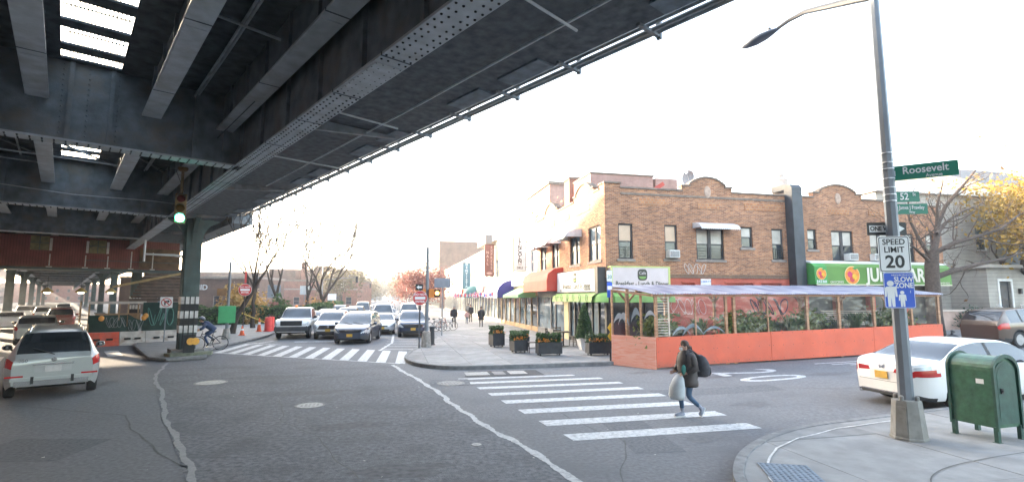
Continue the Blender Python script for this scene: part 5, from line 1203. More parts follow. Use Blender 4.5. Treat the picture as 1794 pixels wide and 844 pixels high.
# clear plastic windows
M_vinyl = clear_mat('vinyl', (0.93, 0.95, 0.96), 0.055, 0.16)
ps = [9.37, 10.87, 12.15, 12.6, 13.97, 15.74, 17.24, 18.94, 20.84, 22.28]
for a, b in zip(ps, ps[1:]):
    if b - a < 0.6: continue
    n = 6; vs = []; 
    for i in range(n + 1):
        for j in range(5):
            u = a + (b - a) * i / n; z = sg(u) + 1.13 + (2.62 - 1.13 - sg(u)) * j / 4
            vs.append((sx_(u), 0.06 + 0.02 * math.sin(i * 1.3 + j * 1.1 + a), z))
    MB().add(vs, [(5 * i + j, 5 * i + 5 + j, 5 * i + 6 + j, 5 * i + 1 + j) for i in range(n) for j in range(4)]).build('vinyl_window', M_vinyl, SH, smooth='all')
for a, b in ((0.03, 0.32), (0.34, 0.65), (0.67, 0.99)):
    p, q = le(a, -0.04), le(b, -0.04); MB().quad((*p, 1.14), (*q, 1.14), (*q, 2.64 + 0.2 * b), (*p, 2.62 + 0.2 * a)).build('vinyl_window', M_vinyl, SH)
# lath screens
for k in range(15):
    if k in (7, 8): continue
    MB().box(sx_(9.36), sx_(9.82), 0.075, 0.10, 1.17 + 0.098 * k, 1.20 + 0.098 * k).build('slat', M_lath, SH)
MB().box(sx_(9.80), sx_(9.85), 0.06, 0.11, 1.13, 2.64).build('post', M_lath, SH)
for k in range(8):
    MB().box(sx_(18.6), sx_(22.2), 2.30, 2.33, sg(20) + 1.05 + 0.085 * k, sg(20) + 1.10 + 0.085 * k).build('slat', M_lath, SH)
MB().box(sx_(11.0), sx_(22.2), 2.3, 2.34, sg(14), sg(14) + 1.0).build('back_panel', M_ply, SH)
# painted swooshes on the lower plastic
M_mural = mat('mural_grey', (0.20, 0.235, 0.255), 0.6, 0.2, 5.0); M_mural2 = mat('mural_white', (0.36, 0.38, 0.40), 0.6, 0.1, 5.0)
def swoosh(P, w, h, m, flip=1, th=0.35):
    n = 12; up = []; lo = []
    for i in range(n + 1):
        t = i / n; s = math.sin(t * math.pi); up.append((w * t * flip, h * s ** 0.8)); lo.append((w * t * flip, h * s ** 0.8 - th * h * (0.25 + s) * (1 - 0.5 * t)))
    MB().add([P(*p) for p in up] + [P(*p) for p in lo], [(i, i + 1, n + 2 + i, n + 1 + i) for i in range(n)]).build('mural_shape', m, SH)
for (r, z, w, h, m) in ((9.95, 1.16, 0.75, 0.34, M_mural), (10.35, 1.14, 0.9, 0.45, M_mural), (11.2, 1.15, 0.95, 0.30, M_mural)):
    swoosh(lambda u, v, r=r, z=z: (sx_(r) + u, 0.088, z + sg(r) + v), w, h, m)
for (k, z, w, h, m, f) in ((0.96, 1.62, 0.55, 0.35, M_mural2, 1), (0.6, 1.55, 0.5, 0.45, M_mural2, -1), (0.55, 1.7, 0.45, 0.5, M_mural, 1), (0.25, 1.8, 0.5, 0.3, M_mural2, 1)):
    swoosh(lambda u, v, k=k, z=z: (*le(k - u * 0.5, -0.035), z + v), w, h, m, f, 0.6)

# plants inside, standing in pots along the panels
def blades(n, h, spread, w, rng, droop=0.5):
    vs = []; fs = []
    for i in range(n):
        a = rng.uniform(0, 6.283); hh = h * rng.uniform(0.55, 1.0); s = spread * rng.uniform(0.3, 1.0); ww = w * rng.uniform(0.7, 1.3)
        bx0, by0 = rng.uniform(-0.1, 0.1), rng.uniform(-0.1, 0.1); dx, dy = math.cos(a), math.sin(a); px, py = -dy * ww, dx * ww; k = len(vs)
        for j, (t, wd) in enumerate(((0, 0.6), (0.5, 1.0), (0.85, 0.6), (1.0, 0.08))):
            r = s * t ** 1.6; z = hh * (t - droop * t ** 3 * 0.5)
            x, y = bx0 + dx * r, by0 + dy * r; vs += [(x - px * wd, y - py * wd, z), (x + px * wd, y + py * wd, z)]
        for j in range(3): fs.append((k + 2 * j, k + 2 * j + 1, k + 2 * j + 3, k + 2 * j + 2))
    return np.array(vs), np.array(fs)
M_leafg = leaf_mat('leaf_green', (0.018, 0.05, 0.015), (0.07, 0.14, 0.03)); M_leafy = leaf_mat('leaf_yellowgreen', (0.05, 0.09, 0.015), (0.17, 0.20, 0.04)); M_leafb = leaf_mat('leaf_bluegreen', (0.02, 0.05, 0.03), (0.06, 0.12, 0.07))
rngp = np.random.default_rng(21); Rp = random.Random(5)
descr = ['at the left end of the shed', 'behind the lath corner post', 'left of the first window post', 'behind the first middle posts', 'just right of the double posts', 'under the white notice', 'in the middle of the shed', 'right of the shed middle', 'behind the fourth window', 'left of the pale slats', 'between the second pair of posts', 'at the foot of the fourth post', 'under the juice bar emblem', 'behind the pale slats']
for i, r in enumerate((9.8, 9.75, 10.4, 11.3, 12.9, 14.6, 15.3, 16.2, 17.5, 18.4, 13.75, 16.8, 19.3, 20.4)):
    q = 17.55 if i > 1 else (18.4 if i == 0 else 17.75)
    kind = i % 3; nm = ('spiky', 'bushy', 'feathery')[kind]
    o = empty('potted_plant', (*W(r, q), gr(r) + 0.02), A_N, nm + ' green potted plant ' + descr[i], 'plant', 'plants inside the dining shed')
    MB().lathe([(0.17, 0.0), (0.24, 0.75), (0.25, 0.85), (0.2, 0.85), (0.18, 0.75)], 14).build('pot', M_black, o)
    if kind == 0: v, f = blades(190, 1.25, 0.7, 0.022, Rp)
    elif kind == 2: v, f = blades(260, 1.1, 0.62, 0.014, Rp, 0.8)
    else:
        c = rngp.normal(size=(1100, 3)) * np.array([0.40, 0.2, 0.30]) + np.array([0, 0, 0.45]); v, f = quads_np(c, 0.095, rng=rngp)
    v[:, 2] += 0.8; v[:, 1] = np.clip(v[:, 1], -0.36, 0.8); v[:, 2] = np.minimum(v[:, 2], 1.95)
    leaf_obj('leaves', v, f, (M_leafg, M_leafy, M_leafb)[kind], o)
# ================================================================ VEHICLES (local x forward, y left, z up)
def paint(name, col, metal=0.0, rough=0.3):
    return mat('paint_' + name, col, rough, 0.04, 1.5, metal=metal, coat=0.6)
M_cglass = mat('car_glass', (0.018, 0.022, 0.027), 0.05, 0.3, 1.0, spec=0.9)
M_wglass = mat('windscreen', (0.045, 0.06, 0.075), 0.05, 0.4, 0.8, spec=1.0)
M_tyre = mat('tyre', (0.018, 0.018, 0.019), 0.85, 0.2, 8.0)
M_rim = mat('rim_silver', (0.42, 0.42, 0.43), 0.35, 0.1, 5.0, metal=0.6)
M_trim = mat('car_trim', (0.022, 0.022, 0.024), 0.6, 0.2, 5.0)
M_under = mat('underbody', (0.01, 0.01, 0.01), 0.9, 0.2, 3.0)
M_tail = mat('tail_red', (0.42, 0.010, 0.012), 0.18, 0.15, 6.0, coat=0.5)
M_head = mat('head_clear', (0.50, 0.53, 0.55), 0.12, 0.3, 9.0, coat=0.6)
M_chrome = mat('chrome', (0.6, 0.6, 0.62), 0.15, 0.05, 5.0, metal=0.9)
M_plate = mat('plate_gold', (0.62, 0.36, 0.05), 0.5, 0.12, 12.0)
M_platew = mat('plate_pale', (0.52, 0.50, 0.49), 0.5, 0.12, 12.0)
M_seam = mat('panel_gap', (0.03, 0.03, 0.032), 0.7, 0.1, 3.0)
_WH = {}
def wheel_meshes(r, w):
    k = (r, w)
    if k not in _WH:
        t = MB().lathe([(r * 0.66, -w / 2), (r * 0.93, -w / 2), (r, -w / 2 + 0.03), (r, w / 2 - 0.03), (r * 0.93, w / 2), (r * 0.66, w / 2), (r * 0.64, 0)], 30, axis='y').mesh('tyre', smooth=True)
        m = MB().lathe([(r * 0.67, w / 2 - 0.015), (r * 0.62, w / 2 - 0.03), (r * 0.60, w / 2 - 0.08), (r * 0.67, w / 2 - 0.08)], 26, axis='y')
        for i in range(5):
            for da in (-0.16, 0.16):
                a = 2 * math.pi * i / 5 + da; b = 2 * math.pi * i / 5 + da * 0.5
                m.bar((0.06 * math.sin(b), w / 2 - 0.03, 0.06 * math.cos(b)), (r * 0.64 * math.sin(a), w / 2 - 0.035, r * 0.64 * math.cos(a)), 0.032, 0.045, up=(0, 1, 0))
        m.lathe([(0.075, w / 2 - 0.06), (0.075, w / 2 - 0.015), (0.05, w / 2 - 0.008)], 14, axis='y')
        b = MB().lathe([(r * 0.65, w / 2 - 0.09), (r * 0.65, w / 2 - 0.085)], 24, axis='y').mesh('brake')
        _WH[k] = (t, m.mesh('rim', smooth=True), b)
    return _WH[k]
def lerp_table(tab, x):
    xs = [p[0] for p in tab]; ys = [p[1] for p in tab]
    # monotone cubic
    n = len(xs); h = np.diff(xs); d = np.diff(ys) / h; m = np.zeros(n)
    m[0], m[-1] = d[0], d[-1]
    for i in range(1, n - 1): m[i] = 0 if d[i - 1] * d[i] <= 0 else 2 * d[i - 1] * d[i] / (d[i - 1] + d[i])
    x = min(max(x, xs[0]), xs[-1]); i = min(int(np.searchsorted(xs, x, 'right')) - 1, n - 2); t = (x - xs[i]) / h[i]
    return (1 + 2 * t) * (1 - t) ** 2 * ys[i] + t * (1 - t) ** 2 * h[i] * m[i] + t * t * (3 - 2 * t) * ys[i + 1] + t * t * (t - 1) * h[i] * m[i + 1]

def make_car(name, label, cat, S, pm, loc, heading, z=None, group=None, tail='rear', pitch=0.0):
    """S: spec dict. Body is one lofted skin cut into body, glass and lamp pieces."""
    L, Wd, zb = S['L'], S['W'], S.get('zb', 0.24); x0, x1 = -L / 2, L / 2
    xr, xf, wr = S['xr'], S['xf'], S['wr']; Ra = wr + 0.055
    nose, rear = S.get('nose', 0.5), S.get('tailc', 0.4); ln, lr_ = S.get('ln', 0.6), S.get('lr', 0.45)
    def hw(x):
        k = 1.0
        if x > x1 - ln: k = 1 - nose * ((x - (x1 - ln)) / ln) ** 2.6
        if x < x0 + lr_: k = 1 - rear * (((x0 + lr_) - x) / lr_) ** 2.6
        return Wd / 2 * k
    def zbot(x):
        base = zb + (0.10 * max(0, (x - (x1 - 0.5)) / 0.5) ** 2 if x > x1 - 0.5 else 0) + (0.12 * max(0, ((x0 + 0.4) - x) / 0.4) ** 2 if x < x0 + 0.4 else 0)
        for a in (xr, xf):
            if abs(x - a) < Ra: base = max(base, wr + math.sqrt(Ra * Ra - (x - a) ** 2))
        return base
    st = set(np.linspace(x0, x1, S.get('n', 54)).tolist())
    for a in (xr, xf):
        for t in np.linspace(-1, 1, 17): st.add(a + Ra * math.sin(t * math.pi / 2))
        st.add(a - Ra - 0.004); st.add(a + Ra + 0.004)
    for e in S['cuts']: st.add(e)
    for k in range(6): st.add(x1 - ln * (k / 6) ** 2 * 0.6); st.add(x0 + lr_ * (k / 6) ** 2 * 0.6)
    xs = sorted(st); xs = [x for i, x in enumerate(xs) if i == 0 or x - xs[i - 1] > 1e-4]
    bulge = S.get('bulge', 0.035)
    def ring(x):
        b, tp, zz, w = lerp_table(S['belt'], x), lerp_table(S['roof'], x), zbot(x), hw(x)
        zz = min(zz, b - 0.08); h = max(0.0, tp - b); P = []
        for i in range(11):        # sill to shoulder
            t = i / 10; z_ = zz + (b - zz) * t; tz = (z_ - zb) / max(0.2, (b - zb)); tz = min(max(tz, 0), 1)
            y = w * (0.955 + 0.045 * math.sin(min(1, tz * 1.25) * math.pi / 2) - bulge * max(0, (tz - 0.72) / 0.28) ** 2 - 0.03 * max(0, 0.12 - tz) / 0.12)
            P.append((y, z_))
        y4 = P[-1][0] - 0.018 * min(1, h / 0.2); tum = S.get('tumble', 0.30)
        yA = max(0.2, y4 - tum * h * 0.9); zA = b + h * 0.90
        for i in range(1, 5): t = i / 4; P.append((y4 + (yA - y4) * t - 0.012 * math.sin(t * 3.14) * -1 * min(1, h), b + (zA - b) * t))
        yB = max(0.15, yA - 0.075 * min(1, h / 0.25) - 0.02)
        P.append(((yA + yB) / 2 + 0.01, zA + (tp - zA) * 0.55)); P.append((yB, zA + (tp - zA) * 0.86))
        for i in range(1, 5): t = i / 4; P.append((yB * (1 - t), zA + (tp - zA) * (0.86 + 0.14 * math.sin(t * math.pi / 2))))
        return P
    G = np.array([[(x, y, zz) for (y, zz) in ring(x)] for x in xs]); NS, NR = G.shape[0], G.shape[1]
    root = empty(name, loc if z is None else (loc[0], loc[1], z), heading, label, cat, group)
    root.rotation_euler = (0, -pitch, heading)
    cls = {}
    def mid(i, j): return (G[i, j] + G[i + 1, j] + G[i, j + 1] + G[i + 1, j + 1]) / 4
    rules = S['rules']
    for i in range(NS - 1):
        for j in range(NR - 1):
            c = mid(i, j); b = lerp_table(S['belt'], c[0]); tp = lerp_table(S['roof'], c[0]); k = 'body'
            for key, fn in rules:
                if fn(c[0], c[1], c[2], j, tp - b): k = key; break
            cls.setdefault(k, []).append((i, j))
    nrm = np.zeros_like(G)
    du = np.gradient(G, axis=0); dv = np.gradient(G, axis=1); nrm = np.cross(dv, du); nl = np.linalg.norm(nrm, axis=2, keepdims=True); nrm = nrm / np.maximum(nl, 1e-9)
    if nrm[NS // 2, 5, 1] < 0: nrm = -nrm
    def patch(cells, off, side):
        idx = {}; vs = []; fs = []
        for i, j in cells:
            q = []
            for a, b_ in ((i, j), (i + 1, j), (i + 1, j + 1), (i, j + 1)):
                if (a, b_) not in idx:
                    p = G[a, b_] + nrm[a, b_] * off; idx[(a, b_)] = len(vs); vs.append((p[0], p[1] * side, p[2]))
                q.append(idx[(a, b_)])
            fs.append(tuple(q) if side > 0 else tuple(reversed(q)))
        return vs, fs
    info = {'body': (pm, 0), 'cladding': (M_trim, 0), 'lower': (S.get('lower_m', M_trim), 0), 'windscreen': (M_wglass, -0.006), 'side_window': (S.get('gm', M_cglass), -0.006), 'rear_window': (S.get('rgm', M_cglass), -0.006), 'headlight': (M_head, 0.006), 'taillight': (M_tail, 0.006), 'tail_clear': (M_head, 0.006), 'pillar': (M_trim, -0.004), 'chrome': (M_chrome, 0.004)}
    sep = ('side_window', 'headlight', 'taillight', 'tail_clear')
    for k, cells in cls.items():
        m, off = info[k]
        if k in sep:
            groups = {}
            if k == 'side_window':
                bs = sorted(S.get('pillars', []))
                for c in cells: groups.setdefault(sum(G[c[0], 0, 0] >= p for p in bs), []).append(c)
            else: groups[0] = cells
            for g in groups.values():
                for sd in (1, -1):
                    vs, fs = patch(g, off, sd); MB().add(vs, fs).build(k if k != 'tail_clear' else 'reverse_light', m, root, smooth='all')
        else:
            va, fa = patch(cells, off, 1); vb, fb = patch(cells, off, -1); mb = MB().add(va, fa).add(vb, fb)
            if k == 'body':
                for e, flip in ((0, 0), (NS - 1, 1)):        # close the ends
                    loop = [tuple(G[e, j]) for j in range(NR)] + [(p[0], -p[1], p[2]) for p in reversed(G[e][:-1])]
                    mb.quad(*loop)
            o = mb.build(k, m, root, smooth='all')
            bm = bmesh.new(); bm.from_mesh(o.data); bmesh.ops.remove_doubles(bm, verts=bm.verts[:], dist=0.0008); bmesh.ops.recalc_face_normals(bm, faces=bm.faces[:]); bm.to_mesh(o.data); bm.free()
            o.data.polygons.foreach_set('use_smooth', [True] * len(o.data.polygons)); o.data.set_sharp_from_angle(angle=R(40))
    MB().box(x0 + 0.25, x1 - 0.25, -Wd / 2 + 0.28, Wd / 2 - 0.28, zb + 0.01, 0.62).box(x0 + 0.12, x1 - 0.15, -Wd / 2 + 0.32, Wd / 2 - 0.32, zb + 0.08, 0.5).build('underbody', M_under, root)
    tm, rm, bk_ = wheel_meshes(wr, S.get('ww', 0.21))
    for a in (xf, xr):
        for sd in (1, -1):
            wl = link('wheel', bk_, M_under, root, (a, sd * (Wd / 2 - S.get('ww', 0.21) / 2 - 0.012), wr), 0 if sd > 0 else math.pi)
            link('tyre', tm, M_tyre, wl); link('rim', rm, S.get('rim', M_rim), wl)
    def surf(x, zt):
        i = int(np.argmin(np.abs(np.array(xs) - x))); j = int(np.argmin(np.abs(G[i, :11, 2] - zt))); return G[i, j], nrm[i, j], i
    for xd in S.get('doors', []):     # door gaps
        i = int(np.argmin(np.abs(np.array(xs) - xd))); mb = MB()
        for sd in (1, -1):
            k = len(mb.v)
            for j in range(0, 11):
                p = G[i, j] + nrm[i, j] * 0.002
                mb.v += [(p[0] - 0.006, p[1] * sd, p[2]), (p[0] + 0.006, p[1] * sd, p[2])]
            mb.f += [(k + 2 * j, k + 2 * j + 1, k + 2 * j + 3, k + 2 * j + 2) for j in range(10)]
        mb.build('door_gap', M_seam, root)
        b = lerp_table(S['belt'], xd)
        for sd in (1, -1):
            p, n_, _ = surf(xd + 0.2, b - 0.13); MB().cbox((xd + 0.2, sd * (p[1] + 0.015), b - 0.13), (0.18, 0.03, 0.035)).build('door_handle', pm, root, bevel=0.008)
    xm = S['mirror']; bmz = lerp_table(S['belt'], xm)
    for sd in (1, -1):
        yy = hw(xm) - 0.06
        mo = MB().ball((xm + 0.02, sd * (yy + 0.17), bmz + 0.10), (0.09, 0.12, 0.085), 12, 8).build('mirror', S.get('mirror_m', pm), root, smooth='all')
        MB().box(xm - 0.02, xm + 0.04, min(sd * (yy - 0.02), sd * (yy + 0.1)), max(sd * (yy - 0.02), sd * (yy + 0.1)), bmz + 0.0, bmz + 0.05).build('mirror_arm', M_trim, mo)
        MB().quad((xm - 0.062, sd * (yy + 0.09), bmz + 0.05), (xm - 0.062, sd * (yy + 0.25), bmz + 0.05), (xm - 0.062, sd * (yy + 0.25), bmz + 0.15), (xm - 0.062, sd * (yy + 0.09), bmz + 0.15)).build('mirror_glass', M_cglass, mo)
    if S.get('rails'):
        a, b = S['rails']
        for sd in (1, -1):
            pts = []
            for t in np.linspace(0, 1, 9):
                x = a + (b - a) * t; zt = lerp_table(S['roof'], x); i = int(np.argmin(np.abs(np.array(xs) - x))); pts.append((x, sd * (G[i, 16, 1] - 0.01), zt - 0.03 + (0.075 if 0.04 < t < 0.96 else 0.0)))
            MB().tube(pts, 0.02, 6).build('roof_rail', S.get('rail_m', M_chrome), root)
    # plates
    if S.get('fplate'): zf = S['fplate']; MB().cbox((x1 + 0.03, 0, zf), (0.03, 0.31, 0.16)).build('plate', M_plate, root)
    if S.get('rplate'): zr, mm = S['rplate']; MB().cbox((x0 - 0.022, 0, zr), (0.02, 0.31, 0.16)).build('plate', mm, root)
    for (pn, fn, m) in S.get('extra', []): fn(MB()).build(pn, m, root, bevel=0.0)
    return root
# ---- rule helpers: j indexes the section from sill (0) to roof centre; shoulder at 10, glass 10..14, cant rail 14..16, roof 16..20
def std_rules(S):
    wa, wb = S['ws']; ra, rb_ = S['rw']; sa, sb = S['sw']; pil = S.get('pillars', [])
    def wsf(x, y, z, j, h): return j >= 15 and wa < x < wb
    def rwf(x, y, z, j, h): return j >= 15 and ra < x < rb_
    def swf(x, y, z, j, h): return 10 <= j < 14 and sa < x < sb and h > 0.13 and not any(abs(x - p) < 0.05 for p in pil)
    def pf(x, y, z, j, h): return 10 <= j < 14 and sa < x < sb and h > 0.13
    r = [('windscreen', wsf), ('rear_window', rwf), ('side_window', swf), ('pillar', pf)]
    return r
def finish(S, extra_rules=()):
    S['rules'] = std_rules(S) + list(extra_rules)
    S['cuts'] = [*S['ws'], *S['rw'], *S['sw']] + [p + d for p in S.get('pillars', []) for d in (-0.05, 0.05)] + S.get('more_cuts', [])
    return S
def grille_box(x, y, z0, z1, d=0.03): return lambda mb: mb.box(x - 0.2, x + d, -y, y, z0, z1)

# ---- specifications
def spec_suv_lux():      # boxy luxury SUV seen from behind
    S = dict(L=4.72, W=1.9, xr=-1.38, xf=1.52, wr=0.37, zb=0.27, nose=0.32, ln=0.7, tailc=0.17, lr=0.45, tumble=0.47,
             belt=[(-2.36, 0.98), (-2.2, 1.06), (-1.5, 1.08), (0.9, 1.03), (1.3, 1.0), (2.1, 0.92), (2.36, 0.72)],
             roof=[(-2.36, 1.04), (-2.27, 1.20), (-1.94, 1.66), (-1.7, 1.75), (-0.6, 1.80), (0.1, 1.76), (0.5, 1.62), (1.16, 1.13), (1.3, 1.09), (2.1, 0.96), (2.36, 0.74)],
             ws=(0.42, 1.18), rw=(-2.29, -1.92), sw=(-1.88, 1.1), pillars=[-1.15, -0.35], doors=[-1.0, -0.1, 0.95], mirror=0.72, rails=(-1.95, 0.2), rail_m=M_chrome, rplate=None,
             more_cuts=[-2.1, -2.0])
    def bump(x, y, z, j, h): return z < 0.42 and j <= 6
    def tl(x, y, z, j, h): return x < -1.96 and 4 <= j < 10 and 0.80 < z < 1.07 and y > 0.64
    S['more_cuts'] = [-2.12, -1.96]
    return finish(S, [('taillight', tl), ('cladding', lambda x, y, z, j, h: z < 0.40 and j < 10 and x < 1.4 and x > -1.0)])
def spec_sedan(L=4.85, W=1.84, H=1.46):
    k = L / 4.85
    S = dict(L=L, W=W, xr=-1.36 * k, xf=1.42 * k, wr=0.33, zb=0.22, nose=0.42, ln=0.75, tailc=0.30, lr=0.6, tumble=0.42,
             belt=[(-2.42 * k, 0.80), (-2.36 * k, 0.94), (-1.7 * k, 1.0), (-0.5 * k, 0.98), (0.7 * k, 0.94), (1.3 * k, 0.88), (2.1 * k, 0.74), (2.42 * k, 0.58)],
             roof=[(-2.42 * k, 0.84), (-2.38 * k, 0.99), (-1.95 * k, 1.07), (-1.78 * k, 1.09), (-0.95 * k, H - 0.06), (-0.4 * k, H), (0.2 * k, H - 0.02), (0.45 * k, H - 0.07), (1.28 * k, 0.98), (1.4 * k, 0.95), (2.1 * k, 0.79), (2.42 * k, 0.60)],
             ws=(0.45 * k, 1.28 * k), rw=(-1.76 * k, -0.98 * k), sw=(-1.42 * k, 1.15 * k), pillars=[-0.28 * k], doors=[-0.95 * k, -0.2 * k, 0.85 * k], mirror=0.72 * k)
    def tl(x, y, z, j, h): return x < -1.86 * k and 5 <= j < 10 and 0.74 < z < 0.94 and y > 0.44
    def tc(x, y, z, j, h): return tl(x, y, z, j, h) and z > 0.875
    def hl(x, y, z, j, h): return x > 1.85 * k and 4 <= j < 10 and 0.56 < z < 0.73 and y > 0.42
    return finish(S, [('tail_clear', tc), ('taillight', tl), ('headlight', hl), ('lower', lambda x, y, z, j, h: z < 0.32 and j < 4 and abs(x) > 1.95 * k)])
def spec_suv(L=4.6, W=1.86, H=1.68, zb=0.26, dark_low=True):
    k = L / 4.6; hh = H - 1.68
    S = dict(L=L, W=W, xr=-1.33 * k, xf=1.40 * k, wr=0.355, zb=zb, nose=0.36, ln=0.6, tailc=0.18, lr=0.45, tumble=0.34,
             belt=[(-2.3 * k, 0.92), (-2.15 * k, 1.06), (-1.4 * k, 1.08), (0.7 * k, 1.03), (1.2 * k, 1.0), (2.05 * k, 0.90), (2.3 * k, 0.68)],
             roof=[(-2.3 * k, 0.97), (-2.22 * k, 1.14), (-1.80 * k, 1.58 + hh), (-1.6 * k, 1.64 + hh), (-0.5 * k, 1.69 + hh), (0.15 * k, 1.66 + hh), (0.42 * k, 1.57 + hh), (1.14 * k, 1.10), (1.26 * k, 1.07), (2.05 * k, 0.95), (2.3 * k, 0.70)],
             ws=(0.42 * k, 1.14 * k), rw=(-2.2 * k, -1.82 * k), sw=(-1.75 * k, 1.05 * k), pillars=[-1.05 * k, -0.28 * k], doors=[-0.95 * k, -0.15 * k, 0.85 * k], mirror=0.68 * k)
    def tl(x, y, z, j, h): return x < -1.9 * k and 5 <= j < 10 and 0.80 < z < 1.04 and y > 0.5
    def hl(x, y, z, j, h): return x > 1.75 * k and 5 <= j < 10 and 0.68 < z < 0.86 and y > 0.42
    rl = [('taillight', tl), ('headlight', hl)]
    if dark_low: rl.append(('cladding', lambda x, y, z, j, h: (z < 0.42 and j < 5) or (j == 0)))
    return finish(S, rl)
def spec_minivan():
    S = dict(L=4.9, W=1.98, xr=-1.45, xf=1.5, wr=0.335, zb=0.22, nose=0.40, ln=0.75, tailc=0.14, lr=0.4, tumble=0.27,
             belt=[(-2.45, 0.92), (-2.3, 1.0), (0.9, 0.98), (1.45, 0.94), (2.15, 0.82), (2.45, 0.62)],
             roof=[(-2.45, 0.98), (-2.38, 1.2), (-2.1, 1.62), (-1.9, 1.70), (-0.6, 1.75), (0.1, 1.70), (0.45, 1.60), (1.42, 1.06), (1.55, 1.02), (2.15, 0.87), (2.45, 0.64)],
             ws=(0.42, 1.42), rw=(-2.38, -2.05), sw=(-2.02, 1.32), pillars=[-1.0, 0.02], doors=[-1.1, 0.05, 1.05], mirror=0.85, rails=(-1.9, 0.0), rail_m=M_trim)
    def hl(x, y, z, j, h): return x > 1.75 and 4 <= j < 10 and 0.62 < z < 0.80 and y > 0.46
    def low(x, y, z, j, h): return z < 0.50 and j < 7
    return finish(S, [('headlight', hl), ('taillight', lambda x, y, z, j, h: x < -2.2 and 5 <= j < 10 and z > 0.7 and y > 0.7), ('lower', low)])
def spec_pickup():
    S = dict(L=5.6, W=2.0, xr=-1.75, xf=1.80, wr=0.40, zb=0.34, nose=0.16, ln=0.35, tailc=0.1, lr=0.3, tumble=0.24, bulge=0.03,
             belt=[(-2.8, 1.22), (-0.9, 1.24), (0.9, 1.2), (1.3, 1.18), (2.5, 1.14), (2.8, 0.95)],
             roof=[(-2.8, 1.23), (-1.0, 1.26), (-0.86, 1.30), (-0.72, 1.82), (-0.5, 1.90), (0.2, 1.92), (0.5, 1.85), (1.12, 1.26), (1.25, 1.24), (2.5, 1.20), (2.8, 0.97)],
             ws=(0.48, 1.12), rw=(-0.86, -0.70), sw=(-0.68, 1.0), pillars=[-0.35], doors=[-0.62, 0.9], mirror=0.78, mirror_m=M_trim)
    def hl(x, y, z, j, h): return x > 2.3 and 6 <= j < 10 and 0.86 < z < 1.08 and y > 0.62
    return finish(S, [('headlight', hl), ('lower', lambda x, y, z, j, h: x > 2.05 and z < 0.80 and j < 9)])

def carN(name, label, cat, S, pm, r, q, hd, group=None, pitch=0.0):
    return make_car(name, label, cat, S, pm, gN(r, q, 0.0), A_N + hd, group=group, pitch=pitch)
def carE(name, label, cat, S, pm, t, s, hd, group=None):
    return make_car(name, label, cat, S, pm, (*WE(t, s), 0.0), A_E + hd, group=group)
UP, DOWN = R(90), R(-90)          # heading away / toward the camera along either street
P_silver = paint('silver', (0.37, 0.385, 0.385), 0.25, 0.28); P_white = paint('white', (0.78, 0.78, 0.77)); P_pearl = paint('pearl', (0.74, 0.73, 0.71))
P_navy = paint('navy', (0.028, 0.042, 0.085), 0.3); P_blue = paint('blue_grey', (0.045, 0.062, 0.10), 0.35); P_brown = paint('bronze', (0.115, 0.082, 0.062), 0.35)
P_black = paint('black', (0.02, 0.02, 0.022)); P_red = paint('maroon', (0.22, 0.035, 0.03)); P_grey = paint('grey', (0.20, 0.205, 0.215), 0.3)

# silver SUV from behind, nearest car at left
S = spec_suv_lux()
X = -S['L'] / 2
S['rgm'] = M_cglass
S['extra'] = [('tailgate_recess', lambda mb: mb.box(X - 0.012, X + 0.2, -0.36, 0.36, 0.70, 0.86), mat('recess_silver', (0.38, 0.385, 0.39), 0.4, 0.05)),
              ('plate', lambda mb: mb.box(X - 0.03, X - 0.013, -0.16, 0.16, 0.70, 0.85), M_platew),
              ('chrome_strip', lambda mb: mb.box(X - 0.035, X - 0.013, -0.40, 0.40, 0.875, 0.915), M_chrome),
              ('bumper_step', lambda mb: mb.box(X - 0.05, X + 0.25, -0.80, 0.80, 0.50, 0.575), P_silver),
              ('bumper_pad', lambda mb: mb.box(X - 0.07, X - 0.051, -0.42, -0.36, 0.42, 0.60).box(X - 0.07, X - 0.051, 0.36, 0.42, 0.42, 0.60), M_trim),
              ('bumper_reflector', lambda mb: mb.box(X - 0.02, X + 0.3, -0.90, -0.56, 0.595, 0.635).box(X - 0.02, X + 0.3, 0.56, 0.90, 0.595, 0.635), M_tail),
              ('skid_plate', lambda mb: mb.box(X - 0.02, X + 0.3, -0.72, 0.72, 0.36, 0.495), M_chrome),
              ('exhaust', lambda mb: mb.tube([(X - 0.03, -0.62, 0.42), (X + 0.3, -0.62, 0.42)], 0.05, 12).tube([(X - 0.03, 0.62, 0.42), (X + 0.3, 0.62, 0.42)], 0.05, 12), M_chrome),
              ('badge', lambda mb: mb.lathe([(0.055, 0.0), (0.055, -0.012)], 20, (X - 0.028, 0, 1.005), 'x').lathe([(0.04, -0.013), (0.02, -0.02)], 3, (X - 0.028, 0, 1.005), 'x'), M_chrome),
              ('wiper', lambda mb: mb.bar((X + 0.02, 0.0, 1.13), (X + 0.13, 0.42, 1.30), 0.02, 0.02), M_trim)]
suv = carE('silver_suv', 'silver sport utility car seen from behind under the railway', 'car', S, P_silver, -0.05, 20.35, UP)
text('badge_lettering', '350', 0.11, M_chrome, suv, (X - 0.03, 0.58, 1.0), (math.pi / 2, 0, -math.pi / 2), bold=0.003)
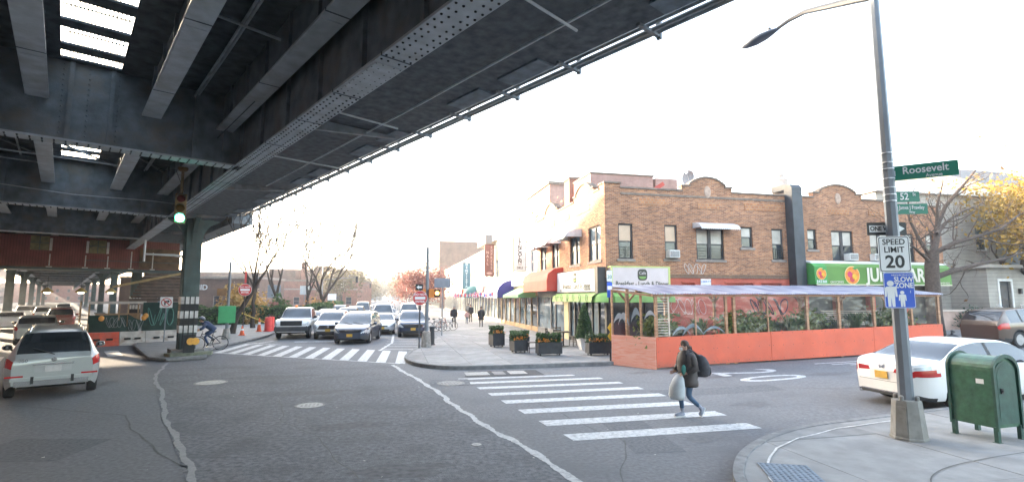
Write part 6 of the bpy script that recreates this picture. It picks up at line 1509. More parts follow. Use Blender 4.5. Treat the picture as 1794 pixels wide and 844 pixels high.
# queue ahead of it
carE('white_wagon', 'silver white car just ahead of the silver utility car', 'car', spec_suv(4.5, 1.84, 1.58), P_silver, -0.95, 40.5, UP)
carE('maroon_suv', 'dark red utility car facing away beyond the queue', 'car', spec_suv(4.6, 1.86, 1.72), P_red, 0.0, 57.5, UP)
carE('white_sedan', 'white sedan half cut off at the left edge under the railway', 'car', spec_sedan(), P_white, -3.0, 58.0, UP)
for i, (t, s, p, lab) in enumerate(((-1.2, 71, P_white, 'pale car beyond the dark red one'), (0.2, 84, P_silver, 'silver car behind the fence far under the railway'), (-2.9, 79, P_white, 'second white car along the left lane'), (-1.4, 95, P_grey, 'grey car far down the road under the railway'), (0.2, 104, P_white, 'last white car visible under the railway'))):
    carE('queued_car', lab, 'car', spec_sedan() if i % 2 else spec_suv(), p, t, s, UP if i != 3 else DOWN, group='cars queued under the railway')
# avenue queue coming toward the camera
S = spec_pickup(); S['fplate'] = 0.66
S['extra'] = [('grille', lambda mb: mb.box(2.55, 2.83, -0.62, 0.62, 0.84, 1.14), M_trim), ('bumper', lambda mb: mb.box(2.5, 2.90, -0.96, 0.96, 0.50, 0.78), mat('bumper_dark', (0.055, 0.055, 0.06), 0.5, 0.2, 4.0)), ('beacon', lambda mb: mb.lathe([(0.10, 1.92), (0.10, 1.98), (0.07, 2.06), (0.02, 2.08)], 12, (0.1, -0.2, 0)), mat('beacon_amber', (0.8, 0.22, 0.02), 0.3, 0.05)), ('bed', lambda mb: mb.box(-2.7, -0.95, -0.85, 0.85, 1.24, 1.27), M_trim)]
carN('white_pickup', 'white pickup truck with black grille and amber roof beacon', 'truck', S, P_white, -6.15, 37.0, DOWN)
S = spec_suv(4.6, 1.86, 1.70); S['fplate'] = 0.56
S['extra'] = [('grille', lambda mb: mb.px([(-0.62, 0.62), (0.62, 0.62), (0.5, 0.86), (-0.5, 0.86)], 2.1, 2.33), M_trim), ('lower_intake', lambda mb: mb.box(2.1, 2.315, -0.68, 0.68, 0.36, 0.50), M_trim), ('badge', lambda mb: mb.lathe([(0.08, 0.0), (0.07, 0.01)], 16, (2.335, 0, 0.78), 'x'), M_chrome)]
carN('white_suv', 'white utility car between the pickup and the blue minivan', 'car', S, P_white, -3.85, 36.0, DOWN + R(-2))
S = spec_minivan(); S['fplate'] = 0.50
S['lower_m'] = mat('minivan_lower', (0.045, 0.05, 0.058), 0.5, 0.1, 3.0)
S['extra'] = [('grille', lambda mb: mb.px([(-0.5, 0.66), (0.5, 0.66), (0.62, 0.80), (-0.62, 0.80)], 2.2, 2.465), M_trim), ('badge', lambda mb: mb.box(2.4, 2.475, -0.25, 0.25, 0.745, 0.765), M_chrome), ('wiper', lambda mb: mb.bar((1.46, 0.5, 1.06), (1.22, -0.1, 1.175), 0.018).bar((1.46, -0.1, 1.06), (1.2, -0.65, 1.16), 0.018), M_trim), ('fog_lamp', lambda mb: mb.lathe([(0.06, 0), (0.06, 0.03)], 12, (2.30, 0.66, 0.42), 'x').lathe([(0.06, 0), (0.06, 0.03)], 12, (2.30, -0.66, 0.42), 'x'), M_head)]
carN('blue_minivan', 'dark blue minivan stopped at the crosswalk in front', 'minivan', S, P_blue, -2.0, 32.3, DOWN + R(-8))
S = spec_sedan(4.75, 1.8, 1.44); S['fplate'] = 0.48; S['extra'] = [('grille', lambda mb: mb.box(2.2, 2.395, -0.36, 0.36, 0.56, 0.64), M_trim), ('lower_intake', lambda mb: mb.box(2.1, 2.385, -0.5, 0.5, 0.30, 0.40), M_trim)]
carN('white_sedan', 'white sedan behind the blue minivan', 'car', S, P_white, -0.75, 39.2, DOWN)
S = spec_suv(4.7, 1.9, 1.68); S['fplate'] = 0.55
S['extra'] = [('grille', lambda mb: mb.px([(-0.52, 0.62), (0.52, 0.62), (0.62, 0.86), (-0.62, 0.86)], 2.15, 2.375), M_trim), ('grille_trim', lambda mb: mb.px([(-0.66, 0.84), (0.66, 0.84), (0.66, 0.87), (-0.66, 0.87)], 2.2, 2.385), M_chrome), ('lower_intake', lambda mb: mb.box(2.1, 2.36, -0.62, 0.62, 0.34, 0.47), M_trim)]
carN('blue_suv', 'dark blue utility car parked by the corner sidewalk', 'car', S, P_navy, 1.25, 36.3, DOWN)
far = [(-0.9, 47.0, 'van', P_white, 'white van behind the white sedan'), (-3.9, 47.5, 'suv', P_black, 'dark utility car behind the white one'), (-6.3, 46.0, 'sedan', P_silver, 'silver car behind the white pickup'), (-6.3, 53.5, 'sedan', P_white, 'second car behind the white pickup'), (-3.8, 55.5, 'suv', P_navy, 'blue car in the middle of the distant queue'), (-0.6, 56.0, 'sedan', P_grey, 'grey car behind the white van'), (1.4, 44.5, 'sedan', P_white, 'white car parked behind the dark blue one'), (1.45, 51.5, 'van', P_white, 'large white van parked along the shops'), (-3.6, 64, 'van', P_silver, 'pale van in the distant queue'), (-0.8, 66, 'suv', P_white, 'far white utility car in the right lane'), (-6.2, 63, 'suv', P_grey, 'far grey utility car in the left lane'), (1.5, 60, 'suv', P_silver, 'silver car parked farther along the shops'), (-3.6, 75, 'sedan', P_white, 'distant white sedan mid avenue'), (-0.8, 79, 'sedan', P_black, 'distant black sedan mid avenue'), (1.5, 70, 'sedan', P_blue, 'distant blue parked sedan')]
for r, q, kd, p, lab in far:
    S = spec_suv(5.2, 2.0, 2.05) if kd == 'van' else (spec_suv() if kd == 'suv' else spec_sedan()); S['n'] = 36; S['fplate'] = 0.52
    xx = S['L'] / 2; S['extra'] = [('grille', (lambda X1: (lambda mb: mb.box(X1 - 0.2, X1 + 0.012, -0.45, 0.45, 0.6, 0.74)))(xx), M_trim)]
    carN('queued_car', lab, 'car', S, p, r, q, DOWN, group='cars queued along the avenue')
# white sedan parked by the near corner
S = spec_sedan(4.9, 1.86, 1.47); X2 = -2.45
S['rgm'] = mat('rear_glass', (0.02, 0.028, 0.042), 0.05, 0.3, 1.0, spec=0.7)
S['rplate'] = (0.72, M_plate)
S['extra'] = [('diffuser', lambda mb: mb.box(X2 - 0.0, X2 + 0.3, -0.56, 0.56, 0.27, 0.36), M_trim), ('chrome_strip', lambda mb: mb.box(X2 - 0.012, X2 + 0.3, -0.58, 0.58, 0.335, 0.352), M_chrome), ('badge', lambda mb: mb.box(X2 - 0.012, X2 + 0.05, -0.055, -0.03, 0.865, 0.945).box(X2 - 0.012, X2 + 0.05, 0.03, 0.055, 0.865, 0.945).box(X2 - 0.011, X2 + 0.05, -0.03, 0.03, 0.895, 0.915), M_chrome), ('plate_recess', lambda mb: mb.box(X2 - 0.004, X2 + 0.2, -0.30, 0.30, 0.62, 0.82), P_pearl), ('exhaust', lambda mb: mb.tube([(X2 + 0.02, 0.62, 0.27), (X2 + 0.3, 0.62, 0.27)], 0.04, 10), M_chrome), ('taillight', lambda mb: mb.px([(0.30, 0.80), (0.60, 0.78), (0.60, 0.90), (0.34, 0.885)], X2 - 0.008, X2 + 0.1), M_tail), ('taillight', lambda mb: mb.px([(-0.30, 0.80), (-0.60, 0.78), (-0.60, 0.90), (-0.34, 0.885)], X2 - 0.008, X2 + 0.1), M_tail), ('bumper_line', lambda mb: mb.box(X2 - 0.004, X2 + 0.1, -0.60, 0.60, 0.575, 0.583), M_seam)]
carN('white_sedan', 'white sedan parked at the kerb behind the green relay box', 'car', S, P_pearl, 13.65, 10.02, 0.0, pitch=0.024)
# brown SUV and white SUV beyond the shed
S = spec_suv(4.5, 1.84, 1.66); carN('brown_suv', 'bronze brown utility car parked beyond the dining shed', 'car', S, P_brown, 27.3, 17.6, 0.0, pitch=0.024)
S = spec_suv(4.6, 1.86, 1.68); carN('white_suv', 'white utility car parked beyond the bronze brown one', 'car', S, P_white, 33.4, 17.6, 0.0, pitch=0.024)
# ================================================================ PEOPLE AND BICYCLES
M_skin = mat('skin', (0.42, 0.24, 0.17), 0.55, 0.06, 6.0); M_jeans = mat('jeans', (0.055, 0.10, 0.17), 0.85, 0.25, 12.0, 0.2); M_coat = mat('coat_dark', (0.05, 0.04, 0.038), 0.6, 0.35, 6.0, 0.4, bscale=9.0)
M_hair = mat('hair_brown', (0.055, 0.030, 0.020), 0.6, 0.3, 20.0, 0.4); M_dark = mat('cloth_dark', (0.022, 0.022, 0.026), 0.85, 0.3, 8.0, 0.3); M_navyc = mat('cloth_navy', (0.03, 0.055, 0.12), 0.8, 0.25, 8.0, 0.3)
def skin_mesh(name, J, E, rad, root, sub=2):
    me = D.meshes.new(name); names = list(J); ix = {n: i for i, n in enumerate(names)}
    me.from_pydata([J[n] for n in names], [(ix[a], ix[b]) for a, b in E], [])
    o = D.objects.new('tmp', me); COL.objects.link(o)
    o.modifiers.new('s', 'SKIN'); sb = o.modifiers.new('u', 'SUBSURF'); sb.levels = sub; sb.render_levels = sub
    for i, n in enumerate(names):
        r = rad[n]; r = r if hasattr(r, '__len__') else (r, r); me.skin_vertices[0].data[i].radius = r
        me.skin_vertices[0].data[i].use_root = (n == root)
    dg = bpy.context.evaluated_depsgraph_get(); dg.update()
    out = D.meshes.new_from_object(o.evaluated_get(dg)); D.objects.remove(o); D.meshes.remove(me)
    out.polygons.foreach_set('use_smooth', [True] * len(out.polygons)); out.name = name
    return out
def rings(mb, secs, n=16):
    """loft of elliptical sections (cx, cy, cz, rx, ry[, tilt])"""
    k = len(mb.v)
    for s_ in secs:
        cx_, cy_, cz_, rx, ry = s_[:5]; ti = s_[5] if len(s_) > 5 else 0.0
        for j in range(n): a = 2 * math.pi * j / n; mb.v.append((cx_ + rx * math.cos(a), cy_ + ry * math.sin(a), cz_ + ti * rx * math.cos(a)))
    for i in range(len(secs) - 1):
        for j in range(n): mb.f.append((k + i * n + j, k + i * n + (j + 1) % n, k + (i + 1) * n + (j + 1) % n, k + (i + 1) * n + j))
    mb.f.append(tuple(k + n - 1 - j for j in range(n))); mb.f.append(tuple(k + (len(secs) - 1) * n + j for j in range(n)))
    return mb
def person(label, loc, rz, J, zwaist, legm, topm, hair_col, group=None, hands=True, scale=1.0, shoes=None, bare_arm=False):
    """J: joints in metres, x = facing. Body grown from a skeleton as one skin"""
    J = dict(J); E = [('pel', 'spi'), ('spi', 'che'), ('che', 'nec'), ('nec', 'jaw'), ('jaw', 'cra')]
    rad = {'pel': (0.135, 0.105), 'spi': (0.125, 0.10), 'che': (0.15, 0.11), 'nec': 0.055, 'jaw': (0.068, 0.08), 'cra': (0.082, 0.098)}
    for s in 'LR':
        E += [('pel', 'hip' + s), ('hip' + s, 'kne' + s), ('kne' + s, 'ank' + s), ('ank' + s, 'toe' + s), ('che', 'sho' + s), ('sho' + s, 'elb' + s), ('elb' + s, 'wri' + s), ('wri' + s, 'han' + s)]
        rad.update({'hip' + s: 0.092, 'kne' + s: 0.062, 'ank' + s: 0.043, 'toe' + s: 0.036, 'sho' + s: 0.062, 'elb' + s: 0.045, 'wri' + s: 0.029, 'han' + s: (0.036, 0.02)})
        if hands:
            h = Vector(J['han' + s]); w = Vector(J['wri' + s]); d = (h - w).normalized(); sd = d.cross(Vector((0, 1, 0))); sd = sd.normalized() if sd.length > 0.1 else Vector((1, 0, 0)); cu = d.cross(sd) * (1 if s == 'L' else -1)
            for k, (off, ln) in enumerate(((-0.028, 0.066), (-0.009, 0.078), (0.010, 0.072), (0.028, 0.058))):
                a = h + sd * off + d * 0.028; b = a + d * ln * 0.5 - cu * 0.012; c = b + d * ln * 0.32 - cu * 0.03
                for nm, p, q in (('f%d%sa' % (k, s), a, 'han' + s), ('f%d%sb' % (k, s), b, 'f%d%sa' % (k, s)), ('f%d%sc' % (k, s), c, 'f%d%sb' % (k, s))): J[nm] = tuple(p); E.append((q, nm)); rad[nm] = 0.0085
            a = h - d * 0.02 + sd * 0.04; b = a + sd * 0.022 + d * 0.035 - cu * 0.01
            for nm, p, q in (('th%sa' % s, a, 'han' + s), ('th%sb' % s, b, 'th%sa' % s)): J[nm] = tuple(p); E.append((q, nm)); rad[nm] = 0.010
    me = skin_mesh('body', J, E, rad, 'pel')
    root = empty('person', loc, rz, label, 'person', group); root.scale = (scale,) * 3
    body = link('body', me, None, root)
    for m in (M_skin, legm, topm, shoes or M_dark): me.materials.append(m)
    za = max(J['ankL'][2], J['ankR'][2])
    for p in me.polygons:
        c = p.center; near_foot = any((Vector(c) - Vector(J['ank' + s])).length < 0.11 or (Vector(c) - Vector(J['toe' + s])).length < 0.12 for s in 'LR')
        head = c.z > J['nec'][2] + 0.01 and (Vector(c) - Vector(J['cra'])).length < 0.35; hand = any((Vector(c) - Vector(J['han' + s])).length < 0.13 for s in 'LR')
        p.material_index = 0 if (head or hand) else (3 if near_foot else (1 if c.z < zwaist else 2))
    # face and hair
    cr = Vector(J['cra']); jw = Vector(J['jaw']); up = (cr - jw).normalized(); fw = Vector((1, 0, 0)); fw = (fw - up * fw.dot(up)).normalized(); sd = up.cross(fw)
    f0 = jw + up * 0.035
    nose = MB().ball(f0 + fw * 0.095 + up * 0.0, (0.02, 0.013, 0.02), 8, 6).build('nose', M_skin, root)
    for s in (-1, 1):
        MB().ball(f0 + fw * 0.083 + up * 0.035 + sd * s * 0.03, (0.008, 0.012, 0.008), 8, 6).build('eye', M_dark, root)
        MB().ball(f0 + sd * s * 0.082 + up * 0.01, (0.022, 0.012, 0.032), 8, 6).build('ear', M_skin, root)
    MB().ball(f0 + fw * 0.082 - up * 0.045, (0.008, 0.024, 0.007), 8, 6).build('mouth', mat('lips', (0.30, 0.10, 0.09), 0.5, 0.05), root)
    h = MB().ball((0, 0, 0), (0.104, 0.096, 0.10), 16, 10); hv = []
    for p in h.v:
        q = cr + fw * (p[0] - 0.016) + sd * p[1] + up * (p[2] + 0.012)
        if p[0] > 0.03 and p[2] < 0.035: q = cr + fw * (0.04) + sd * p[1] * 0.8 + up * (p[2] * 0.6 + 0.03)
        hv.append(tuple(q))
    h.v = hv; h.build('hair', hair_col, root, smooth='all')
    return root
# ---- woman on the crosswalk, walking to the left with a backpack and a bag
JW = dict(pel=(0, 0, 0.88), spi=(0.0, 0, 1.05), che=(0.02, 0, 1.24), nec=(0.05, 0, 1.39), jaw=(0.085, 0, 1.455), cra=(0.075, 0, 1.545),
          hipL=(0.0, 0.085, 0.83), kneL=(0.07, 0.09, 0.46), ankL=(-0.24, 0.10, 0.19), toeL=(-0.235, 0.10, 0.045), hipR=(0.02, -0.085, 0.83), kneR=(0.14, -0.09, 0.46), ankR=(0.10, -0.09, 0.085), toeR=(0.26, -0.10, 0.04),
          shoL=(0.0, 0.165, 1.32), elbL=(-0.02, 0.235, 1.06), wriL=(0.17, 0.17, 0.96), hanL=(0.225, 0.15, 0.95), shoR=(0.02, -0.165, 1.32), elbR=(0.05, -0.235, 1.06), wriR=(0.20, -0.17, 0.97), hanR=(0.255, -0.15, 0.96))
WL = (3.86, 11.5, 0.006); WR = A_N + math.pi + R(6)
wm = person('woman in a dark puffer coat and jeans walking across the crosswalk', WL, WR, JW, 0.93, M_jeans, M_coat, M_hair, shoes=mat('sneaker_grey', (0.30, 0.32, 0.38), 0.7, 0.3, 14.0))
coat = rings(MB(), [(0.0, 0, 0.66, 0.185, 0.235), (0.0, 0, 0.70, 0.205, 0.25), (0.0, 0, 0.78, 0.20, 0.245), (0.005, 0, 0.80, 0.19, 0.235), (0.005, 0, 0.90, 0.20, 0.24), (0.005, 0, 0.93, 0.188, 0.232), (0.01, 0, 1.05, 0.195, 0.24), (0.01, 0, 1.08, 0.185, 0.235), (0.015, 0, 1.2, 0.185, 0.245), (0.015, 0, 1.23, 0.177, 0.238), (0.02, 0, 1.33, 0.155, 0.21), (0.03, 0, 1.385, 0.115, 0.15), (0.04, 0, 1.42, 0.095, 0.11), (0.045, 0, 1.44, 0.085, 0.1)], 22)
for s, sg_ in (('L', 1), ('R', -1)):
    a, b, c = Vector(JW['sho' + s]), Vector(JW['elb' + s]), Vector(JW['wri' + s])
    pts = [a + Vector((0, -0.03 * sg_, 0.0)), a.lerp(b, 0.3), a.lerp(b, 0.34), a.lerp(b, 0.65), a.lerp(b, 0.69), b, b.lerp(c, 0.4), b.lerp(c, 0.45), b.lerp(c, 0.93)]
    coat.tube(pts, [0.085, 0.092, 0.084, 0.088, 0.08, 0.082, 0.076, 0.07, 0.055], 12)
coat.build('coat', M_coat, wm, smooth='all')
hd = rings(MB(), [(-0.03, 0, 1.33, 0.10, 0.15, 0.2), (-0.045, 0, 1.38, 0.10, 0.145, 0.3), (-0.05, 0, 1.43, 0.085, 0.12, 0.4), (-0.045, 0, 1.455, 0.05, 0.09, 0.4)], 14); hd.build('hood', M_coat, wm, smooth='all')
MB().ball((-0.045, 0, 1.49), (0.05, 0.05, 0.055), 10, 8).tube([(-0.03, 0, 1.5), (-0.10, 0, 1.485), (-0.13, 0, 1.44)], [0.04, 0.035, 0.015], 8).build('hair_bun', M_hair, wm, smooth='all')
rings(MB(), [(0.155, 0, 1.43, 0.02, 0.045), (0.16, 0, 1.46, 0.025, 0.055), (0.155, 0, 1.495, 0.02, 0.05)], 10).build('face_mask', mat('mask_white', (0.70, 0.70, 0.71), 0.8, 0.05), wm, smooth='all')
for s in 'LR':
    a, t = Vector(JW['ank' + s]), Vector(JW['toe' + s]); d = (t - a); 
    hl = a + Vector((-0.045, 0, -0.03)) if s == 'R' else a + Vector((-0.05, 0, 0.02))
    tp = t + (Vector((0.03, 0, 0)) if s == 'R' else Vector((0.03, 0, -0.005)))
    MB().tube([hl + Vector((0, 0, 0.0)), hl.lerp(tp, 0.2), hl.lerp(tp, 0.6), hl.lerp(tp, 0.9), tp], [0.03, 0.047, 0.048, 0.042, 0.022], 10).build('shoe', MATS['sneaker_grey'], wm, smooth='all')
    MB().bar(hl + Vector((-0.01, 0, -0.042) if s == 'R' else (-0.035, 0, -0.015)), tp + Vector((0.01, 0, -0.03) if s == 'R' else (-0.015, 0, -0.03)), 0.085, 0.018).build('sole', mat('sole_white', (0.65, 0.65, 0.63), 0.7, 0.1), wm)
bp_ = empty('backpack', (WL[0] - 0.0, WL[1], 0.86), WR, 'dark grey backpack worn by the woman on the crosswalk', 'backpack')
rings(MB(), [(-0.33, 0.02, 0.0, 0.11, 0.15), (-0.35, 0.02, 0.03, 0.15, 0.19), (-0.36, 0.02, 0.16, 0.165, 0.20), (-0.35, 0.02, 0.30, 0.15, 0.19), (-0.31, 0.02, 0.42, 0.11, 0.155), (-0.28, 0.02, 0.47, 0.06, 0.10)], 18).build('bag', mat('backpack_grey', (0.045, 0.045, 0.055), 0.75, 0.3, 10.0, 0.3), bp_, smooth='all')
rings(MB(), [(-0.46, 0.02, 0.02, 0.06, 0.13), (-0.49, 0.02, 0.08, 0.07, 0.14), (-0.48, 0.02, 0.2, 0.06, 0.13), (-0.45, 0.02, 0.24, 0.03, 0.10)], 14).build('front_pocket', M_dark, bp_, smooth='all')
for sg_ in (-1, 1): MB().tube([(-0.24, sg_ * 0.11, 0.12), (-0.05, sg_ * 0.20, 0.18), (0.14, sg_ * 0.15, 0.32), (0.12, sg_ * 0.13, 0.50), (-0.05, sg_ * 0.11, 0.57), (-0.22, sg_ * 0.10, 0.46)], 0.022, 6).build('strap', M_dark, bp_)
tb = empty('tote_bag', (WL[0], WL[1], 0.42), WR, 'pale grey tote bag carried by the woman on the crosswalk', 'bag')
rings(MB(), [(0.33, 0.05, 0.02, 0.10, 0.14), (0.34, 0.05, 0.0, 0.13, 0.17), (0.34, 0.05, 0.08, 0.16, 0.19), (0.32, 0.05, 0.25, 0.15, 0.18), (0.28, 0.05, 0.42, 0.10, 0.14), (0.26, 0.05, 0.50, 0.045, 0.09)], 18).build('sack', mat('tote_grey', (0.46, 0.49, 0.50), 0.8, 0.12, 6.0, 0.3), tb, smooth='all')
MB().tube([(0.25, 0.10, 0.47), (0.22, 0.15, 0.56), (0.26, 0.0, 0.50)], 0.012, 6).build('handle', MATS['tote_grey'], tb)
MB().ball((0.22, 0.16, 0.62), (0.06, 0.03, 0.11), 10, 8).build('scarf', mat('scarf_teal', (0.03, 0.17, 0.14), 0.8, 0.2, 8.0), tb, smooth='all')

# ---- bicycles
M_bike = mat('bike_frame', (0.05, 0.05, 0.055), 0.35, 0.1, 5.0)
def bicycle(label, loc, rz, col=None, group=None, lean=0.0):
    o = empty('bicycle', loc, rz, label, 'bicycle', group); o.rotation_euler = (lean, 0, rz); m = col or M_bike
    for x in (-0.5, 0.5):
        w = MB(); 
        for (rr, tt) in ((0.335, 0.018),): w.tube([(x + rr * math.cos(a), 0, 0.335 + rr * math.sin(a)) for a in [i * 2 * math.pi / 28 for i in range(29)]], tt, 6, cap=False)
        wo = w.build('wheel', M_tyre, o)
        s = MB()
        for i in range(14): a = i * 2 * math.pi / 14; s.bar((x, 0.0, 0.335), (x + 0.32 * math.cos(a), 0, 0.335 + 0.32 * math.sin(a)), 0.004)
        s.cyl((x, -0.04, 0.335), (x, 0.04, 0.335), 0.022, n=8).build('spokes', M_chrome, wo)
    fr = MB()
    for a, b in (((-0.06, 0.29), (-0.16, 0.80)), ((-0.06, 0.29), (0.34, 0.74)), ((-0.14, 0.74), (0.33, 0.80)), ((-0.5, 0.335), (-0.06, 0.29)), ((-0.5, 0.335), (-0.14, 0.74)), ((0.30, 0.86), (0.36, 0.68))): fr.tube([(a[0], 0, a[1]), (b[0], 0, b[1])], 0.018, 7)
    fr.build('frame', m, o)
    MB().tube([(0.36, 0.05, 0.68), (0.40, 0.05, 0.55), (0.5, 0.05, 0.335)], 0.013, 6).tube([(0.36, -0.05, 0.68), (0.40, -0.05, 0.55), (0.5, -0.05, 0.335)], 0.013, 6).build('fork', m, o)
    MB().tube([(0.30, 0, 0.86), (0.29, 0, 0.95), (0.36, 0.0, 0.97)], 0.014, 6).tube([(0.46, -0.25, 0.97), (0.38, -0.2, 0.975), (0.36, 0, 0.97), (0.38, 0.2, 0.975), (0.46, 0.25, 0.97)], 0.013, 6).build('handlebar', M_chrome, o)
    MB().ball((-0.18, 0, 0.90), (0.13, 0.07, 0.035), 12, 8).cyl((-0.16, 0, 0.78), (-0.18, 0, 0.88), 0.013, n=6).build('saddle', M_dark, o)
    MB().lathe([(0.09, 0.04), (0.09, 0.05)], 16, (-0.06, 0, 0.29), 'y').bar((-0.06, 0.06, 0.29), (0.06, 0.06, 0.17), 0.02).cbox((0.06, 0.11, 0.17), (0.08, 0.09, 0.02)).bar((-0.06, -0.06, 0.29), (-0.18, -0.06, 0.41), 0.02).cbox((-0.18, -0.11, 0.41), (0.08, 0.09, 0.02)).build('crank', M_chrome, o)
    return o
BR = math.atan2(-0.52, -0.86)
BL = (-14.95, 25.65, 0.0)
bicycle('dark bicycle ridden past the striped railway column', BL, BR)
JC = dict(pel=(-0.17, 0, 0.99), spi=(0.0, 0, 1.13), che=(0.17, 0, 1.27), nec=(0.30, 0, 1.36), jaw=(0.37, 0, 1.40), cra=(0.36, 0, 1.49),
          hipL=(-0.15, 0.09, 0.95), kneL=(0.20, 0.11, 0.66), ankL=(0.02, 0.11, 0.27), toeL=(0.14, 0.115, 0.215), hipR=(-0.15, -0.09, 0.95), kneR=(0.19, -0.11, 0.82), ankR=(-0.22, -0.11, 0.50), toeR=(-0.10, -0.115, 0.455),
          shoL=(0.19, 0.17, 1.29), elbL=(0.30, 0.24, 1.08), wriL=(0.42, 0.235, 1.01), hanL=(0.46, 0.235, 0.99), shoR=(0.19, -0.17, 1.29), elbR=(0.30, -0.24, 1.08), wriR=(0.42, -0.235, 1.01), hanR=(0.46, -0.235, 0.99))
cyc = person('cyclist in a navy jacket and helmet leaning over the handlebar', BL, BR, JC, 0.97, M_navyc, M_navyc, M_dark)
jk = MB().tube([(-0.24, 0, 0.97), (-0.1, 0, 1.07), (0.05, 0, 1.19), (0.18, 0, 1.29), (0.27, 0, 1.345), (0.30, 0, 1.37)], [0.12, 0.15, 0.16, 0.165, 0.11, 0.07], 16)
for s in 'LR':
    jk.tube([JC['sho' + s], JC['elb' + s], JC['wri' + s]], [0.085, 0.062, 0.045], 10)
jk.build('jacket', mat('jacket_blue', (0.025, 0.045, 0.10), 0.75, 0.25, 8.0, 0.3), cyc, smooth='all')
hm = MB().ball((0, 0, 0), (0.15, 0.115, 0.10), 16, 10); hm.v = [(0.355 + p[0], p[1], 1.555 + max(p[2], -0.03) + 0.15 * p[0]) for p in hm.v]; hm.build('helmet', mat('helmet_grey', (0.12, 0.15, 0.20), 0.35, 0.2, 5.0), cyc, smooth='all')
MB().tube([(0.45, 0.05, 1.60), (0.36, 0.055, 1.66), (0.25, 0.05, 1.61)], 0.014, 6).tube([(0.45, -0.05, 1.60), (0.36, -0.055, 1.66), (0.25, -0.05, 1.61)], 0.014, 6).build('helmet_stripe', M_white, cyc)
# ---- people farther along the sidewalk
def walker(stride):
    return dict(pel=(0, 0, 0.94), spi=(0.0, 0, 1.13), che=(0.02, 0, 1.34), nec=(0.03, 0, 1.50), jaw=(0.06, 0, 1.57), cra=(0.05, 0, 1.66),
                hipL=(0, 0.09, 0.9), kneL=(0.12 * stride + 0.03, 0.09, 0.50), ankL=(0.22 * stride, 0.09, 0.09), toeL=(0.22 * stride + 0.15, 0.1, 0.04), hipR=(0, -0.09, 0.9), kneR=(0.02 - 0.05 * stride, -0.09, 0.49), ankR=(-0.28 * stride, -0.09, 0.10 + 0.06 * stride), toeR=(-0.28 * stride + 0.14, -0.1, 0.04),
                shoL=(0, 0.19, 1.42), elbL=(-0.06 - 0.05 * stride, 0.25, 1.13), wriL=(0.02 - 0.12 * stride, 0.25, 0.90), hanL=(0.05 - 0.12 * stride, 0.25, 0.83), shoR=(0, -0.19, 1.42), elbR=(0.02, -0.25, 1.13), wriR=(0.12 * stride + 0.03, -0.25, 0.90), hanR=(0.14 * stride + 0.04, -0.25, 0.83))
def far_person(label, r, q, hd, top, leg, hair, stride, sc=1.0, long=False):
    J = walker(stride); p = person(label, gN(r, q, 0.13), A_N + hd, J, 0.99, leg, top, hair, group='people on the shop sidewalk', hands=False, scale=sc)
    z0 = 0.62 if long else 0.86
    c = rings(MB(), [(0, 0, z0, 0.17, 0.22), (0, 0, z0 + 0.1, 0.17, 0.225), (0.0, 0, 1.1, 0.155, 0.215), (0.01, 0, 1.3, 0.16, 0.225), (0.02, 0, 1.43, 0.13, 0.2), (0.03, 0, 1.5, 0.08, 0.09)], 16)
    for s in 'LR': c.tube([J['sho' + s], J['elb' + s], J['wri' + s]], [0.085, 0.07, 0.05], 10)
    c.build('coat', top, p, smooth='all'); return p
far_person('man in a black jacket walking along the kerb side of the sidewalk', 4.74, 41.7, DOWN + R(10), M_dark, M_dark, mat('hair_grey', (0.25, 0.24, 0.23), 0.7, 0.2, 10.0), 0.5)
far_person('woman in a long dark coat by the shop fronts', 7.0, 41.9, UP, M_dark, M_dark, M_hair, 0.3, 0.98, True)
far_person('person in a dark top and brown trousers farther along the shops', 7.4, 50.5, UP + R(20), M_dark, mat('trousers_brown', (0.10, 0.07, 0.045), 0.8, 0.2, 8.0), M_hair, 0.2)
far_person('small figure in a pinkish coat beside the woman in the long coat', 6.6, 47.5, DOWN, mat('coat_pink', (0.45, 0.27, 0.26), 0.8, 0.15, 8.0), M_jeans, M_hair, 0.3, 0.72)
far_person('distant person in a grey coat near the bunting', 8.2, 58.0, UP, mat('coat_grey', (0.2, 0.19, 0.18), 0.8, 0.15, 8.0), M_dark, M_hair, 0.3)
for k, (dr, dq, a, c) in enumerate(((0, 0, 0.3, M_bike), (0.45, 0.5, 0.5, mat('bike_red', (0.25, 0.04, 0.03), 0.4, 0.1)), (0.9, 1.2, 0.2, mat('bike_white', (0.5, 0.5, 0.5), 0.4, 0.1)))):
    bicycle(('dark bicycle parked nearest the kerb by the sign post', 'red bicycle parked by the sign post', 'pale bicycle parked behind the other two')[k], gN(3.0 + dr, 37.6 + dq, 0.13), A_N + a, c, 'bicycles parked on the sidewalk')
# ================================================================ STREET FURNITURE
M_galv = mat('lamp_grey', (0.18, 0.20, 0.225), 0.5, 0.15, 3.0, 0.1, metal=0.2, dirt=(0.135, 0.15, 0.17), dscale=1.5); M_castp = mat('lamp_base', (0.27, 0.26, 0.235), 0.75, 0.25, 7.0, 0.25, dirt=(0.16, 0.145, 0.12), dscale=3.5)
M_sgreen = mat('sign_green', (0.015, 0.19, 0.12), 0.45, 0.08, 2.0); M_sblue = mat('sign_blue_deep', (0.025, 0.10, 0.55), 0.45, 0.08, 2.0); M_swhite = mat('sign_face_white', (0.74, 0.75, 0.74), 0.4, 0.05, 2.0); M_sblack = mat('sign_black', (0.015, 0.015, 0.016), 0.5, 0.1); M_sred = mat('sign_red', (0.50, 0.045, 0.04), 0.5, 0.12, 3.0); M_sback = mat('sign_back', (0.26, 0.29, 0.33), 0.45, 0.12, 3.0, metal=0.4)
LX, LY = 6.97, 9.30
lp = empty('street_lamp', gw(LX, LY, 0.13), R(8), 'tall grey octagonal street lamp on the near corner', 'street lamp')
